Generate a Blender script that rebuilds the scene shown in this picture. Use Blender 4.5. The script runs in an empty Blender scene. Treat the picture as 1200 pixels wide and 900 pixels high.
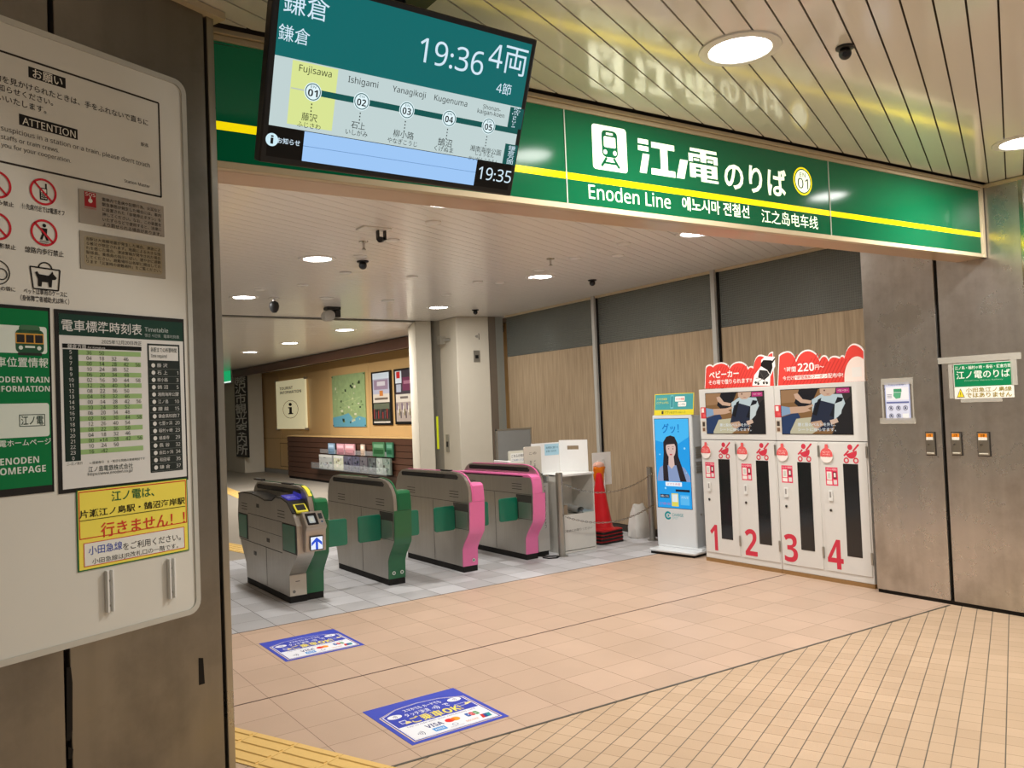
import bpy, math, random
from math import sin, cos, pi, radians, atan2, hypot
from mathutils import Vector, Matrix

sc = bpy.context.scene
COL = sc.collection
rnd = random.Random(7)

# ------------------------------------------------------------------ camera
YAW, PITCH, ROLL, FPX = 0.6107, 0.0272, -0.0402, 963.0
CAM = Vector((-1.868, -4.868, 1.6585))
_fwd = Vector((sin(YAW) * cos(PITCH), cos(YAW) * cos(PITCH), sin(PITCH)))
_r0 = Vector((cos(YAW), -sin(YAW), 0.0))
_u0 = _r0.cross(_fwd)
C_R = cos(ROLL) * _r0 + sin(ROLL) * _u0
C_U = -sin(ROLL) * _r0 + cos(ROLL) * _u0
camd = bpy.data.cameras.new('camera')
camd.sensor_fit = 'HORIZONTAL'
camd.sensor_width = 36.0
camd.lens = FPX * 36.0 / 1200.0
camd.clip_end = 200.0
camo = bpy.data.objects.new('camera', camd)
COL.objects.link(camo)
_m = Matrix((C_R, C_U, -_fwd)).transposed().to_4x4()
_m.translation = CAM
camo.matrix_world = _m
sc.camera = camo

# ------------------------------------------------------------------ world, exposure, lamp power
sc.view_settings.view_transform = 'Standard'
sc.view_settings.look = 'None'
sc.view_settings.exposure = -0.06
sc.view_settings.gamma = 1.0
sc.view_settings.use_curve_mapping = False
try:
    sc.cycles.use_denoising = True
    sc.cycles.max_bounces = 8
except Exception:
    pass
wd = bpy.data.worlds.new('station_air')
sc.world = wd
wd.use_nodes = True
wd.node_tree.nodes['Background'].inputs[0].default_value = (1.0, 0.97, 0.92, 1)
wd.node_tree.nodes['Background'].inputs[1].default_value = 0.29
LAMP_COLOR = (1.0, 0.97, 0.925)
LAMP_BACK = 39.0      # watts of each downlight beyond the sign
LAMP_FRONT = 57.0     # watts of each downlight in front of the sign

# ------------------------------------------------------------------ small maths helpers
def ray(x, y):
    return ((x - 600.0) / FPX) * C_R - ((y - 450.0) / FPX) * C_U + _fwd

def hit(x, y, n, d):
    """where the line of sight of image point (x, y) meets the plane n.X = d"""
    v = ray(x, y)
    n = Vector(n)
    return CAM + v * ((d - n.dot(CAM)) / n.dot(v))

def onx(x, y, X): return hit(x, y, (1, 0, 0), X)
def ony(x, y, Y): return hit(x, y, (0, 1, 0), Y)
def onz(x, y, Z=0.0): return hit(x, y, (0, 0, 1), Z)

def lin(c):
    c = c / 255.0
    return c / 12.92 if c <= 0.04045 else ((c + 0.055) / 1.055) ** 2.4

def rgb(r, g, b):
    return (lin(r), lin(g), lin(b), 1.0)

# ------------------------------------------------------------------ materials
MATS = {}

def mat(name, color, rough=0.5, metal=0.0, emit=0.0, spec=0.5, noise=0.06, nscale=30.0, coat=0.0, alpha=1.0, trans=0.0):
    if name in MATS:
        return MATS[name]
    m = bpy.data.materials.new(name)
    m.use_nodes = True
    nt = m.node_tree
    b = nt.nodes['Principled BSDF']
    b.inputs['Base Color'].default_value = color
    b.inputs['Roughness'].default_value = rough
    b.inputs['Metallic'].default_value = metal
    b.inputs['Specular IOR Level'].default_value = spec
    b.inputs['Coat Weight'].default_value = coat
    b.inputs['Coat Roughness'].default_value = 0.08
    b.inputs['Alpha'].default_value = alpha
    b.inputs['Transmission Weight'].default_value = trans
    if emit > 0:
        b.inputs['Emission Color'].default_value = color
        b.inputs['Emission Strength'].default_value = emit
    if noise > 0:
        tc = nt.nodes.new('ShaderNodeTexCoord')
        nz = nt.nodes.new('ShaderNodeTexNoise')
        nz.inputs['Scale'].default_value = nscale
        nz.inputs['Detail'].default_value = 4
        nt.links.new(tc.outputs['Object'], nz.inputs['Vector'])
        mx = nt.nodes.new('ShaderNodeMixRGB')
        mx.inputs[1].default_value = tuple(c * (1 - noise) for c in color[:3]) + (1,)
        mx.inputs[2].default_value = tuple(min(1, c * (1 + noise)) for c in color[:3]) + (1,)
        nt.links.new(nz.outputs['Fac'], mx.inputs[0])
        nt.links.new(mx.outputs[0], b.inputs['Base Color'])
    MATS[name] = m
    return m

def ink(r, g, b, glow=0.0):
    """a flat printed (or, with glow, self-lit) colour"""
    name = 'ink_%d_%d_%d_%d' % (r, g, b, int(glow * 100))
    new = name not in MATS
    m = mat(name, rgb(r, g, b), 0.45, 0, glow, 0.3, 0.0)
    if new and glow > 0:      # a lit screen is dark glass where it gives off no light
        m.node_tree.nodes['Principled BSDF'].inputs['Base Color'].default_value = (0.01, 0.01, 0.01, 1)
        m.node_tree.nodes['Principled BSDF'].inputs['Roughness'].default_value = 0.25
    return m

def steel(name, tint, rough, stretch, streak=0.25, bump=0.0, stain=0.0):
    """brushed stainless steel: noise stretched along z"""
    m = bpy.data.materials.new(name)
    m.use_nodes = True
    nt = m.node_tree
    L = nt.links.new
    b = nt.nodes['Principled BSDF']
    b.inputs['Metallic'].default_value = 0.9
    tc = nt.nodes.new('ShaderNodeTexCoord')
    mp = nt.nodes.new('ShaderNodeMapping')
    mp.inputs['Scale'].default_value = stretch
    L(tc.outputs['Object'], mp.inputs['Vector'])
    nz = nt.nodes.new('ShaderNodeTexNoise')
    nz.inputs['Scale'].default_value = 1.0
    nz.inputs['Detail'].default_value = 6
    L(mp.outputs[0], nz.inputs['Vector'])
    n2 = nt.nodes.new('ShaderNodeTexNoise')
    n2.inputs['Scale'].default_value = 2.3
    n2.inputs['Detail'].default_value = 8
    n2.inputs['Roughness'].default_value = 0.65
    L(tc.outputs['Object'], n2.inputs['Vector'])
    mr = nt.nodes.new('ShaderNodeMapRange')
    mr.inputs[1].default_value = 0.3; mr.inputs[2].default_value = 0.7
    mr.inputs[3].default_value = rough - 0.08; mr.inputs[4].default_value = rough + 0.12
    L(n2.outputs['Fac'], mr.inputs[0])
    L(mr.outputs[0], b.inputs['Roughness'])
    mx = nt.nodes.new('ShaderNodeMixRGB')
    mx.inputs[1].default_value = tuple(c * (1 - streak) for c in tint[:3]) + (1,)
    mx.inputs[2].default_value = tuple(min(1, c * (1 + streak)) for c in tint[:3]) + (1,)
    L(nz.outputs['Fac'], mx.inputs[0])
    out = mx.outputs[0]
    if stain > 0:
        cr = nt.nodes.new('ShaderNodeValToRGB')
        cr.color_ramp.elements[0].position = 0.48
        cr.color_ramp.elements[1].position = 0.72
        L(n2.outputs['Fac'], cr.inputs[0])
        m2 = nt.nodes.new('ShaderNodeMixRGB')
        m2.inputs[2].default_value = (tint[0] * 0.45, tint[1] * 0.40, tint[2] * 0.34, 1)
        mm = nt.nodes.new('ShaderNodeMath'); mm.operation = 'MULTIPLY'
        mm.inputs[1].default_value = stain
        L(cr.outputs[0], mm.inputs[0]); L(mm.outputs[0], m2.inputs[0]); L(out, m2.inputs[1])
        out = m2.outputs[0]
    L(out, b.inputs['Base Color'])
    MATS[name] = m
    return m

def grid_mat(name, ux, uy, wx, wy, px, py, lx, ly, base, var, linec, linec2, rough=0.35, speck=0.10, speckscale=180.0, spec=0.4, dirt=0.12):
    """tiles on a (rotated) grid: joints every wx along ux and every wy along uy"""
    m = bpy.data.materials.new(name)
    m.use_nodes = True
    nt = m.node_tree
    L = nt.links.new
    N = nt.nodes.new
    b = nt.nodes['Principled BSDF']
    b.inputs['Roughness'].default_value = rough
    b.inputs['Specular IOR Level'].default_value = spec
    tc = N('ShaderNodeTexCoord')
    def dot(vec):
        d = N('ShaderNodeVectorMath'); d.operation = 'DOT_PRODUCT'
        d.inputs[1].default_value = vec
        L(tc.outputs['Object'], d.inputs[0])
        return d.outputs['Value']
    def mth(op, a, bb):
        n = N('ShaderNodeMath'); n.operation = op
        for i, q in enumerate((a, bb)):
            if q is None: continue
            if isinstance(q, (int, float)): n.inputs[i].default_value = q
            else: L(q, n.inputs[i])
        return n.outputs[0]
    def axis(vec, w, p, lw):
        t = mth('DIVIDE', mth('SUBTRACT', dot(vec), p), w)
        fl = mth('FLOOR', mth('ADD', t, 0.5), None)
        dist = mth('MULTIPLY', mth('ABSOLUTE', mth('SUBTRACT', t, fl), None), w)
        line = mth('LESS_THAN', dist, lw * 0.5)
        return line, mth('FLOOR', t, None)
    l1, c1 = axis(ux, wx, px, lx)
    l2, c2 = axis(uy, wy, py, ly)
    cb = N('ShaderNodeCombineXYZ'); L(c1, cb.inputs[0]); L(c2, cb.inputs[1])
    wn = N('ShaderNodeTexWhiteNoise'); wn.noise_dimensions = '2D'
    L(cb.outputs[0], wn.inputs['Vector'])
    m1 = N('ShaderNodeMixRGB'); m1.inputs[1].default_value = base; m1.inputs[2].default_value = var
    L(wn.outputs['Value'], m1.inputs[0])
    ns = N('ShaderNodeTexNoise'); ns.inputs['Scale'].default_value = speckscale; ns.inputs['Detail'].default_value = 2
    L(tc.outputs['Object'], ns.inputs['Vector'])
    nb = N('ShaderNodeTexNoise'); nb.inputs['Scale'].default_value = 1.7; nb.inputs['Detail'].default_value = 6
    L(tc.outputs['Object'], nb.inputs['Vector'])
    v1 = mth('ADD', 1.0 - speck, mth('MULTIPLY', ns.outputs['Fac'], 2 * speck))
    v2 = mth('ADD', 1.0 - dirt, mth('MULTIPLY', nb.outputs['Fac'], 2 * dirt))
    vv = mth('MULTIPLY', v1, v2)
    sc_ = N('ShaderNodeVectorMath'); sc_.operation = 'SCALE'
    L(m1.outputs[0], sc_.inputs[0]); L(vv, sc_.inputs['Scale'])
    a = N('ShaderNodeMixRGB'); a.inputs[2].default_value = linec2
    L(l2, a.inputs[0]); L(sc_.outputs[0], a.inputs[1])
    c = N('ShaderNodeMixRGB'); c.inputs[2].default_value = linec
    L(l1, c.inputs[0]); L(a.outputs[0], c.inputs[1])
    L(c.outputs[0], b.inputs['Base Color'])
    mxl = mth('MAXIMUM', l1, l2)
    bp = N('ShaderNodeBump'); bp.inputs['Strength'].default_value = 0.25; bp.inputs['Distance'].default_value = 0.002
    L(mth('SUBTRACT', mth('MULTIPLY', ns.outputs['Fac'], 0.4), mxl), bp.inputs['Height'])
    L(bp.outputs[0], b.inputs['Normal'])
    MATS[name] = m
    return m

# ------------------------------------------------------------------ mesh builder
class MB:
    def __init__(s):
        s.v = []; s.f = []; s.m = []; s.mats = []
    def mi(s, m):
        if m not in s.mats: s.mats.append(m)
        return s.mats.index(m)
    def add(s, vs, fs, m):
        o = len(s.v); k = s.mi(m)
        s.v += [Vector(q) for q in vs]
        for f in fs:
            s.f.append(tuple(o + i for i in f)); s.m.append(k)
        return s
    def box(s, x0, x1, y0, y1, z0, z1, m, M=None):
        vs = [Vector((x, y, z)) for z in (z0, z1) for y in (y0, y1) for x in (x0, x1)]
        if M is not None: vs = [M @ q for q in vs]
        return s.add(vs, [(0, 2, 3, 1), (4, 5, 7, 6), (0, 1, 5, 4), (2, 6, 7, 3), (0, 4, 6, 2), (1, 3, 7, 5)], m)
    def prism(s, pts, vec, m, mside=None):
        """pts: planar outline (3-D), extruded by vec"""
        vec = Vector(vec); n = len(pts)
        P = [Vector(q) for q in pts]
        nrm = Vector((0, 0, 0))
        for i in range(n): nrm += P[i].cross(P[(i + 1) % n])
        if nrm.dot(vec) > 0: P.reverse()
        Q = [q + vec for q in P]
        s.add(P + Q, [tuple(range(n)), tuple(range(2 * n - 1, n - 1, -1))], m)
        o = len(s.v) - 2 * n; k = s.mi(mside or m)
        for i in range(n):
            j = (i + 1) % n
            s.f.append((o + i, o + n + i, o + n + j, o + j)); s.m.append(k)
        return s
    def cyl(s, p0, p1, r0, m, r1=None, n=20, caps=True):
        p0 = Vector(p0); p1 = Vector(p1); r1 = r0 if r1 is None else r1
        d = (p1 - p0).normalized()
        a = d.orthogonal().normalized(); b = d.cross(a)
        vs = [p0 + (a * cos(2 * pi * i / n) + b * sin(2 * pi * i / n)) * r0 for i in range(n)]
        vs += [p1 + (a * cos(2 * pi * i / n) + b * sin(2 * pi * i / n)) * r1 for i in range(n)]
        fs = [(i, (i + 1) % n, n + (i + 1) % n, n + i) for i in range(n)]
        if caps: fs += [tuple(range(n - 1, -1, -1)), tuple(range(n, 2 * n))]
        return s.add(vs, fs, m)
    def lathe(s, prof, c, m, n=32, axis=(0, 0, 1)):
        c = Vector(c); d = Vector(axis).normalized()
        a = d.orthogonal().normalized(); b = d.cross(a)
        vs = []
        for r, z in prof:
            vs += [c + d * z + (a * cos(2 * pi * i / n) + b * sin(2 * pi * i / n)) * r for i in range(n)]
        fs = []
        for k in range(len(prof) - 1):
            for i in range(n):
                j = (i + 1) % n
                fs.append((k * n + i, k * n + j, (k + 1) * n + j, (k + 1) * n + i))
        return s.add(vs, fs, m)
    def tube(s, path, r, m, n=8, closed=False):
        P = [Vector(q) for q in path]; k = len(P); vs = []; up = None
        for i in range(k):
            t = (P[(i + 1) % k] - P[i - 1]) if closed else (P[min(i + 1, k - 1)] - P[max(i - 1, 0)])
            t.normalize()
            if up is None: up = t.orthogonal().normalized()
            up = (up - t * up.dot(t)).normalized()
            bb = t.cross(up)
            vs += [P[i] + (up * cos(2 * pi * j / n) + bb * sin(2 * pi * j / n)) * r for j in range(n)]
        fs = []
        for i in range(k if closed else k - 1):
            for j in range(n):
                a0 = i * n; a1 = ((i + 1) % k) * n
                fs.append((a0 + j, a0 + (j + 1) % n, a1 + (j + 1) % n, a1 + j))
        if not closed:
            fs += [tuple(range(n - 1, -1, -1)), tuple(range((k - 1) * n, k * n))]
        return s.add(vs, fs, m)
    def sphere(s, c, r, m, n=16, sz=1.0, z0=-1.0, z1=1.0):
        k = 10
        prof = []
        for i in range(k + 1):
            z = z0 + (z1 - z0) * i / k if (z0 > -1 or z1 < 1) else -cos(pi * i / k)
            prof.append((max(1e-4, r * math.sqrt(max(0, 1 - z * z))), r * z * sz))
        return s.lathe(prof, c, m, n)
    def build(s, name, parent=None, bevel=0.0, smooth=True, origin=None, seg=2):
        me = bpy.data.meshes.new(name)
        if parent is not None: o0 = parent['_w'] if '_w' in parent else parent.location
        elif origin is not None: o0 = origin
        else:
            xs = [q.x for q in s.v]; ys = [q.y for q in s.v]; zs = [q.z for q in s.v]
            o0 = ((min(xs) + max(xs)) / 2, (min(ys) + max(ys)) / 2, min(zs))
        o0 = Vector(o0)
        me.from_pydata([q - o0 for q in s.v], [], s.f)
        for q in s.mats: me.materials.append(q)
        me.polygons.foreach_set('material_index', s.m)
        me.validate(); me.update()
        if smooth:
            for p in me.polygons: p.use_smooth = True
            me.set_sharp_from_angle(angle=radians(35))
        o = bpy.data.objects.new(name, me)
        COL.objects.link(o)
        if parent is not None:
            o.parent = parent
            o['_w'] = tuple(o0)
        else:
            o.location = o0
            o['_w'] = tuple(o0)
        if bevel > 0:
            bm = o.modifiers.new('bevel', 'BEVEL')
            bm.width = bevel; bm.segments = seg; bm.limit_method = 'ANGLE'; bm.angle_limit = radians(40)
        return o

def empty(name, loc, label=None, cat=None, group=None):
    o = bpy.data.objects.new(name, None)
    o.empty_display_size = 0.1
    COL.objects.link(o)
    o.location = loc
    o['_w'] = tuple(loc)
    if label: tag(o, label, cat, group)
    return o

def tag(o, label, cat, group=None):
    o['label'] = label; o['category'] = cat
    if group: o['group'] = group
    return o

def struct(o):
    o['kind'] = 'structure'
    return o

# ------------------------------------------------------------------ printed surfaces
TXT = {}

def sans(t, bold):
    """plain sans-serif forms of the Latin letters and digits"""
    o = ''
    for c in t:
        if '0' <= c <= '9': o += chr((0x1D7EC if bold else 0x1D7E2) + ord(c) - 48)
        elif 'A' <= c <= 'Z': o += chr((0x1D5D4 if bold else 0x1D5A0) + ord(c) - 65)
        elif 'a' <= c <= 'z': o += chr((0x1D5EE if bold else 0x1D5BA) + ord(c) - 97)
        else: o += c
    return o

def glyphs(s, bold=0.0, vertical=False):
    key = (s, bold, vertical)
    if key in TXT: return TXT[key]
    latin = all(ord(c) < 128 for c in s)
    s = sans(s, bold >= 0.018)
    if latin and bold >= 0.018: bold = 0.0
    if any(ord(c) > 0x3400 and ord(c) < 0xA000 for c in s): bold = min(bold, 0.011)     # keep dense characters open
    cu = bpy.data.curves.new('t', 'FONT')
    cu.body = '\n'.join(s) if vertical else s
    cu.size = 1.0; cu.resolution_u = 3; cu.offset = bold
    if vertical:
        cu.align_x = 'CENTER'; cu.space_line = 0.92
    ob = bpy.data.objects.new('t', cu)
    COL.objects.link(ob)
    dg = bpy.context.evaluated_depsgraph_get()
    dg.update()
    me = bpy.data.meshes.new_from_object(ob.evaluated_get(dg))
    vs = [(v.co.x, v.co.y) for v in me.vertices]
    fs = [tuple(p.vertices) for p in me.polygons]
    bpy.data.meshes.remove(me)
    bpy.data.objects.remove(ob); bpy.data.curves.remove(cu)
    if vs:
        x0 = min(q[0] for q in vs); x1 = max(q[0] for q in vs); y0 = min(q[1] for q in vs); y1 = max(q[1] for q in vs)
    else:
        x0 = y0 = 0; x1 = y1 = 1
    TXT[key] = (vs, fs, x0, y0, x1, y1)
    return TXT[key]

class Sheet:
    """flat print in a plane: origin O, right U, up V; layers stack outward by a fraction of a millimetre"""
    STEP = 0.0005
    def __init__(s, O, U, V):
        s.O = Vector(O); s.U = Vector(U).normalized(); s.V = Vector(V).normalized(); s.N = s.U.cross(s.V)
        s.mb = MB(); s.k = 1
    def P(s, u, v, k=0):
        return s.O + s.U * u + s.V * v + s.N * (k * s.STEP)
    def px(s, x, y):
        q = hit(x, y, s.N, s.N.dot(s.O)) - s.O
        return (q.dot(s.U), q.dot(s.V))
    def poly(s, pts, m, k=None):
        k = s.k if k is None else k
        a = sum(pts[i][0] * pts[(i + 1) % len(pts)][1] - pts[(i + 1) % len(pts)][0] * pts[i][1] for i in range(len(pts)))
        if a < 0: pts = pts[::-1]
        s.mb.add([s.P(u, v, k) for u, v in pts], [tuple(range(len(pts)))], m)
    def ppoly(s, pts, m, k=None): s.poly([s.px(*q) for q in pts], m, k)
    def rect(s, u0, v0, u1, v1, m, k=None, r=0.0):
        u0, u1 = min(u0, u1), max(u0, u1); v0, v1 = min(v0, v1), max(v0, v1)
        if r <= 0: return s.poly([(u0, v0), (u1, v0), (u1, v1), (u0, v1)], m, k)
        pts = []
        for cx, cy, a in ((u1 - r, v0 + r, -90), (u1 - r, v1 - r, 0), (u0 + r, v1 - r, 90), (u0 + r, v0 + r, 180)):
            for i in range(6):
                t = radians(a + 18 * i)
                pts.append((cx + r * cos(t), cy + r * sin(t)))
        s.poly(pts, m, k)
    def prect(s, a, b, m, k=None, r=0.0):
        p = s.px(*a); q = s.px(*b)
        s.rect(p[0], p[1], q[0], q[1], m, k, r)
    def frame(s, u0, v0, u1, v1, t, m, k=None):
        s.rect(u0, v0, u1, v0 + t, m, k); s.rect(u0, v1 - t, u1, v1, m, k)
        s.rect(u0, v0 + t, u0 + t, v1 - t, m, k); s.rect(u1 - t, v0 + t, u1, v1 - t, m, k)
    def disc(s, u, v, r, m, k=None, n=28, ry=None):
        ry = ry or r
        s.poly([(u + r * cos(2 * pi * i / n), v + ry * sin(2 * pi * i / n)) for i in range(n)], m, k)
    def ring(s, u, v, r, t, m, k=None, n=32, a0=0, a1=360):
        k = s.k if k is None else k
        full = (a1 - a0) >= 360
        vs = []; fs = []
        for i in range(n + (0 if full else 1)):
            a = radians(a0 + (a1 - a0) * i / n)
            vs.append(s.P(u + (r - t) * cos(a), v + (r - t) * sin(a), k)); vs.append(s.P(u + r * cos(a), v + r * sin(a), k))
        c = len(vs) // 2
        for i in range(c if full else c - 1):
            j = (i + 1) % c
            fs.append((2 * i, 2 * i + 1, 2 * j + 1, 2 * j))
        s.mb.add(vs, fs, m)
    def line(s, a, b, t, m, k=None):
        dx = b[0] - a[0]; dy = b[1] - a[1]; l = hypot(dx, dy) or 1
        nx, ny = -dy / l * t / 2, dx / l * t / 2
        s.poly([(a[0] + nx, a[1] + ny), (a[0] - nx, a[1] - ny), (b[0] - nx, b[1] - ny), (b[0] + nx, b[1] + ny)], m, k)
    def text(s, t, u0, v0, u1, v1, m, k=None, bold=0.0, fit=True, align='L', vertical=False):
        """set t into the box (stretched to fill it when fit)"""
        k = s.k + 1 if k is None else k
        vs, fs, x0, y0, x1, y1 = glyphs(t, bold, vertical)
        if not vs: return
        sx = (u1 - u0) / max(1e-6, x1 - x0); sy = (v1 - v0) / max(1e-6, y1 - y0)
        if not fit:
            q = min(sx, sy); w = q * (x1 - x0)
            if align == 'C': u0 = (u0 + u1) / 2 - w / 2
            elif align == 'R': u0 = u1 - w
            v0 = (v0 + v1) / 2 - q * (y1 - y0) / 2
            sx = sy = q
        s.mb.add([s.P(u0 + (x - x0) * sx, v0 + (y - y0) * sy, k) for x, y in vs], fs, m)
    def ntext(s, t, u0, v0, u1, v1, m, **kw):
        """text as wide as u0..u1 in its own proportions, centred on the box"""
        g = glyphs(t, kw.get('bold', 0.0))
        h = abs(u1 - u0) * (g[5] - g[3]) / max(1e-6, g[4] - g[2]) * kw.pop('ys', 1.0)
        c = (v0 + v1) / 2
        s.text(t, u0, c - h / 2, u1, c + h / 2, m, **kw)
    def ptext(s, t, a, b, m, **kw):
        p = s.px(*a); q = s.px(*b)
        if kw.get('vertical'):
            return s.text(t, min(p[0], q[0]), min(p[1], q[1]), max(p[0], q[0]), max(p[1], q[1]), m, **kw)
        ys = kw.pop('ys', 1.0)
        g = glyphs(t, kw.get('bold', 0.0))
        h = (q[0] - p[0]) * (g[5] - g[3]) / max(1e-6, g[4] - g[2]) * ys
        c = (p[1] + q[1]) / 2
        s.text(t, p[0], c - h / 2, q[0], c + h / 2, m, **kw)
    def build(s, name, parent=None, **kw):
        return s.mb.build(name, parent, smooth=False, **kw)

# ------------------------------------------------------------------ shared materials
U2 = Vector((0.9164, 0.4003, 0)).normalized()      # the concourse grid, turned 24 degrees from the gate hall's
V2 = Vector((-U2.y, U2.x, 0))
M_WHITE = mat('white_enamel', rgb(226, 226, 222), 0.3, noise=0.02)
M_OFFWHITE = mat('offwhite_plaster', rgb(205, 198, 182), 0.65, noise=0.04, nscale=6)
M_BLACK = mat('black_plastic', rgb(22, 22, 22), 0.35, noise=0.05)
M_RUBBER = mat('black_rubber', rgb(28, 27, 26), 0.8, noise=0.2)
M_DARK = mat('dark_gap', rgb(14, 12, 10), 0.8, noise=0)
M_GLASS = mat('smoked_glass', rgb(30, 30, 31), 0.12, noise=0, coat=0.3)
M_ALU = mat('satin_aluminium', rgb(176, 174, 166), 0.35, 0.8, noise=0.05)
M_CHROME = mat('chrome', rgb(200, 198, 192), 0.18, 1.0, noise=0.02)
M_GATE = steel('gate_steel', rgb(186, 182, 174), 0.38, (2.0, 60.0, 0.8), 0.12)
M_STEEL = steel('pillar_steel', rgb(202, 198, 191), 0.28, (14.0, 14.0, 0.6), 0.16, stain=0.5)
M_STEELL = steel('shade_tinted_pillar_steel', rgb(142, 138, 130), 0.36, (14.0, 14.0, 0.6), 0.14, stain=0.4)  # left pillar's copy of the steel, the dim concourse's shade put into its tint
M_STEEL2 = steel('clean_steel', rgb(170, 166, 155), 0.30, (30.0, 30.0, 0.5), 0.15)
M_GREEN = mat('gate_green', rgb(20, 96, 56), 0.35, noise=0.05, coat=0.4)
M_FLAP = mat('flap_green', rgb(6, 110, 84), 0.3, noise=0.05, coat=0.4)
M_PINK = mat('gate_pink', rgb(226, 112, 166), 0.35, noise=0.04, coat=0.4)
M_TAN = mat('fascia_beige', rgb(196, 164, 132), 0.3, noise=0.03, coat=0.2)
M_CREAM = mat('frame_cream', rgb(206, 190, 158), 0.35, noise=0.03)
M_LAMP = mat('lamp_diffuser', (1, 0.98, 0.95, 1), 0.4, 0, 20.0, 0.3, 0)
M_CEILF = mat('glossy_ceiling_panel', rgb(232, 229, 221), 0.15, noise=0.03, nscale=2.0, spec=0.6, coat=0.5)
M_CEILB = mat('satin_ceiling_panel', rgb(236, 233, 229), 0.24, noise=0.03, nscale=2.0, spec=0.5, coat=0.15)

# ------------------------------------------------------------------ floor
M_BEIGE = grid_mat('beige_floor_tiles', (1, 0, 0), (0, 1, 0), 0.3, 0.3, 0, 0, 0.0035, 0.0035, rgb(184, 159, 138), rgb(193, 167, 146),
                   rgb(112, 90, 74), rgb(128, 104, 86), 0.42, 0.07, 160, 0.35)
M_GREY = grid_mat('grey_floor_tiles', (1, 0, 0), (0, 1, 0), 0.3, 0.3, 0, 0.1, 0.005, 0.004, rgb(163, 162, 162), rgb(190, 190, 192),
                  rgb(70, 66, 62), rgb(86, 82, 78), 0.5, 0.12, 220, 0.3)
M_SMALL = grid_mat('small_brown_tiles', tuple(V2), tuple(U2), 0.1025, 0.113, -3.0859, 0.0, 0.0055, 0.0035, rgb(184, 159, 132), rgb(193, 168, 141),
                   rgb(104, 96, 84), rgb(140, 118, 92), 0.42, 0.12, 260, 0.35)
M_FAR = mat('worn_floor_sheet', rgb(150, 142, 130), 0.5, noise=0.08, nscale=1.2)

def fl(p, q, t):
    return (p[0] + q[0] * t, p[1] + q[1] * t)
T0 = (-0.16, -1.325)
T1 = fl(T0, (V2.x, V2.y), 3.19)
FD = (0.99882, -0.0486)
FR = fl(T0, FD, 8.5)
TS = (T0[0] - 0.30 * U2.x, T0[1] - 0.30 * U2.y)
TS1 = fl(TS, (V2.x, V2.y), 3.19 + 0.13)
TM = fl(T0, (V2.x, V2.y), -6.0)
TSM = fl(TS, (V2.x, V2.y), -6.0)
mb = MB()
def fpoly(pts, m):
    mb.add([(x, y, 0) for x, y in pts], [tuple(range(len(pts)))], m)
fpoly([T0, FR, (8.3, 1.6), T1], M_BEIGE)
fpoly([(-3.2, 1.6), T1, (8.3, 1.6), (8.3, 4.9), (-3.2, 4.9)], M_GREY)
fpoly([(-4.5, 4.9), (9.5, 4.9), (9.5, 26), (-4.5, 26)], M_FAR)
fpoly([T0, TM, (8.3, -11), FR], M_SMALL)
fpoly([TS, TS1, (-3.2, 1.6), (-9, 1.6), (-9, -11), TSM], M_SMALL)
fpoly([(-9, 1.6), (-3.2, 1.6), (-3.2, 4.9), (-4.5, 4.9), (-9, 4.9)], M_FAR)
struct(mb.build('floor', smooth=False, origin=(0, 0, 0)))

# dark joints and the metal strip between the two pavings
def strip(name, a, b, w, z, m):
    d = Vector((b[0] - a[0], b[1] - a[1], 0)).normalized(); n = Vector((-d.y, d.x, 0)) * (w / 2)
    A = Vector((a[0], a[1], 0)); B = Vector((b[0], b[1], 0))
    return struct(MB().prism([A - n, B - n, B + n, A + n], (0, 0, z), m).build(name, smooth=False))
M_JOINT = mat('dark_joint', rgb(74, 56, 50), 0.6, noise=0.1)
M_STRIP = mat('grey_metal_strip', rgb(112, 110, 102), 0.4, 0.6, noise=0.1)
strip('trim_1', (-0.72, 0.0), (4.55, 0.0), 0.011, 0.0012, M_JOINT)
strip('trim_2', (T1[0], 1.603), (4.6, 1.603), 0.010, 0.0012, mat('dark_grey_joint', rgb(70, 66, 64), 0.6))
strip('trim_3', T0, fl(T0, FD, 4.63), 0.016, 0.002, M_STRIP)

# tactile paving: yellow slabs with long ribs
M_TACT = mat('yellow_tactile_slab', rgb(224, 188, 116), 0.5, noise=0.06, nscale=60)
def tactile(name, O, du, dv, n, lo=0):
    O = Vector((O[0], O[1], 0)); mb = MB()
    R = Matrix((du, dv, Vector((0, 0, 1)))).transposed().to_4x4()
    for i in range(lo, n):
        R.translation = O + dv * (0.3 * i)
        mb.box(-0.2985, -0.0015, 0.0015, 0.2985, -0.002, 0.004, M_TACT, R)
        for k in range(4):
            c = -0.3 + 0.0375 + 0.075 * k
            mb.prism([R @ Vector(q) for q in ((c - 0.013, 0.012, 0.004), (c + 0.013, 0.012, 0.004), (c + 0.009, 0.012, 0.009), (c - 0.009, 0.012, 0.009))],
                     dv * 0.276, M_TACT)
    MB.add(mb, [O + dv * (0.3 * lo) - du * 0.3 + Vector((0, 0, 0.0006)), O + dv * (0.3 * lo) + Vector((0, 0, 0.0006)), O + dv * (0.3 * n) + Vector((0, 0, 0.0006)), O + dv * (0.3 * n) - du * 0.3 + Vector((0, 0, 0.0006))], [(0, 1, 2, 3)], M_JOINT)
    return struct(mb.build(name, smooth=False))
tactile('floor_tactile', T0, U2, V2, 11, -12)
# two more strips crossing the hall beyond the gates
for a, b in (((262, 644), (297, 651)), ((262, 577), (283, 586))):
    A = onz(*a); B = onz(*b); d = (B - A).normalized(); n = Vector((-d.y, d.x, 0))
    O = A - d * 3.0
    tactile('floor_tactile', (O.x, O.y), -n, d, 13 if a[1] > 600 else 24)

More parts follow.
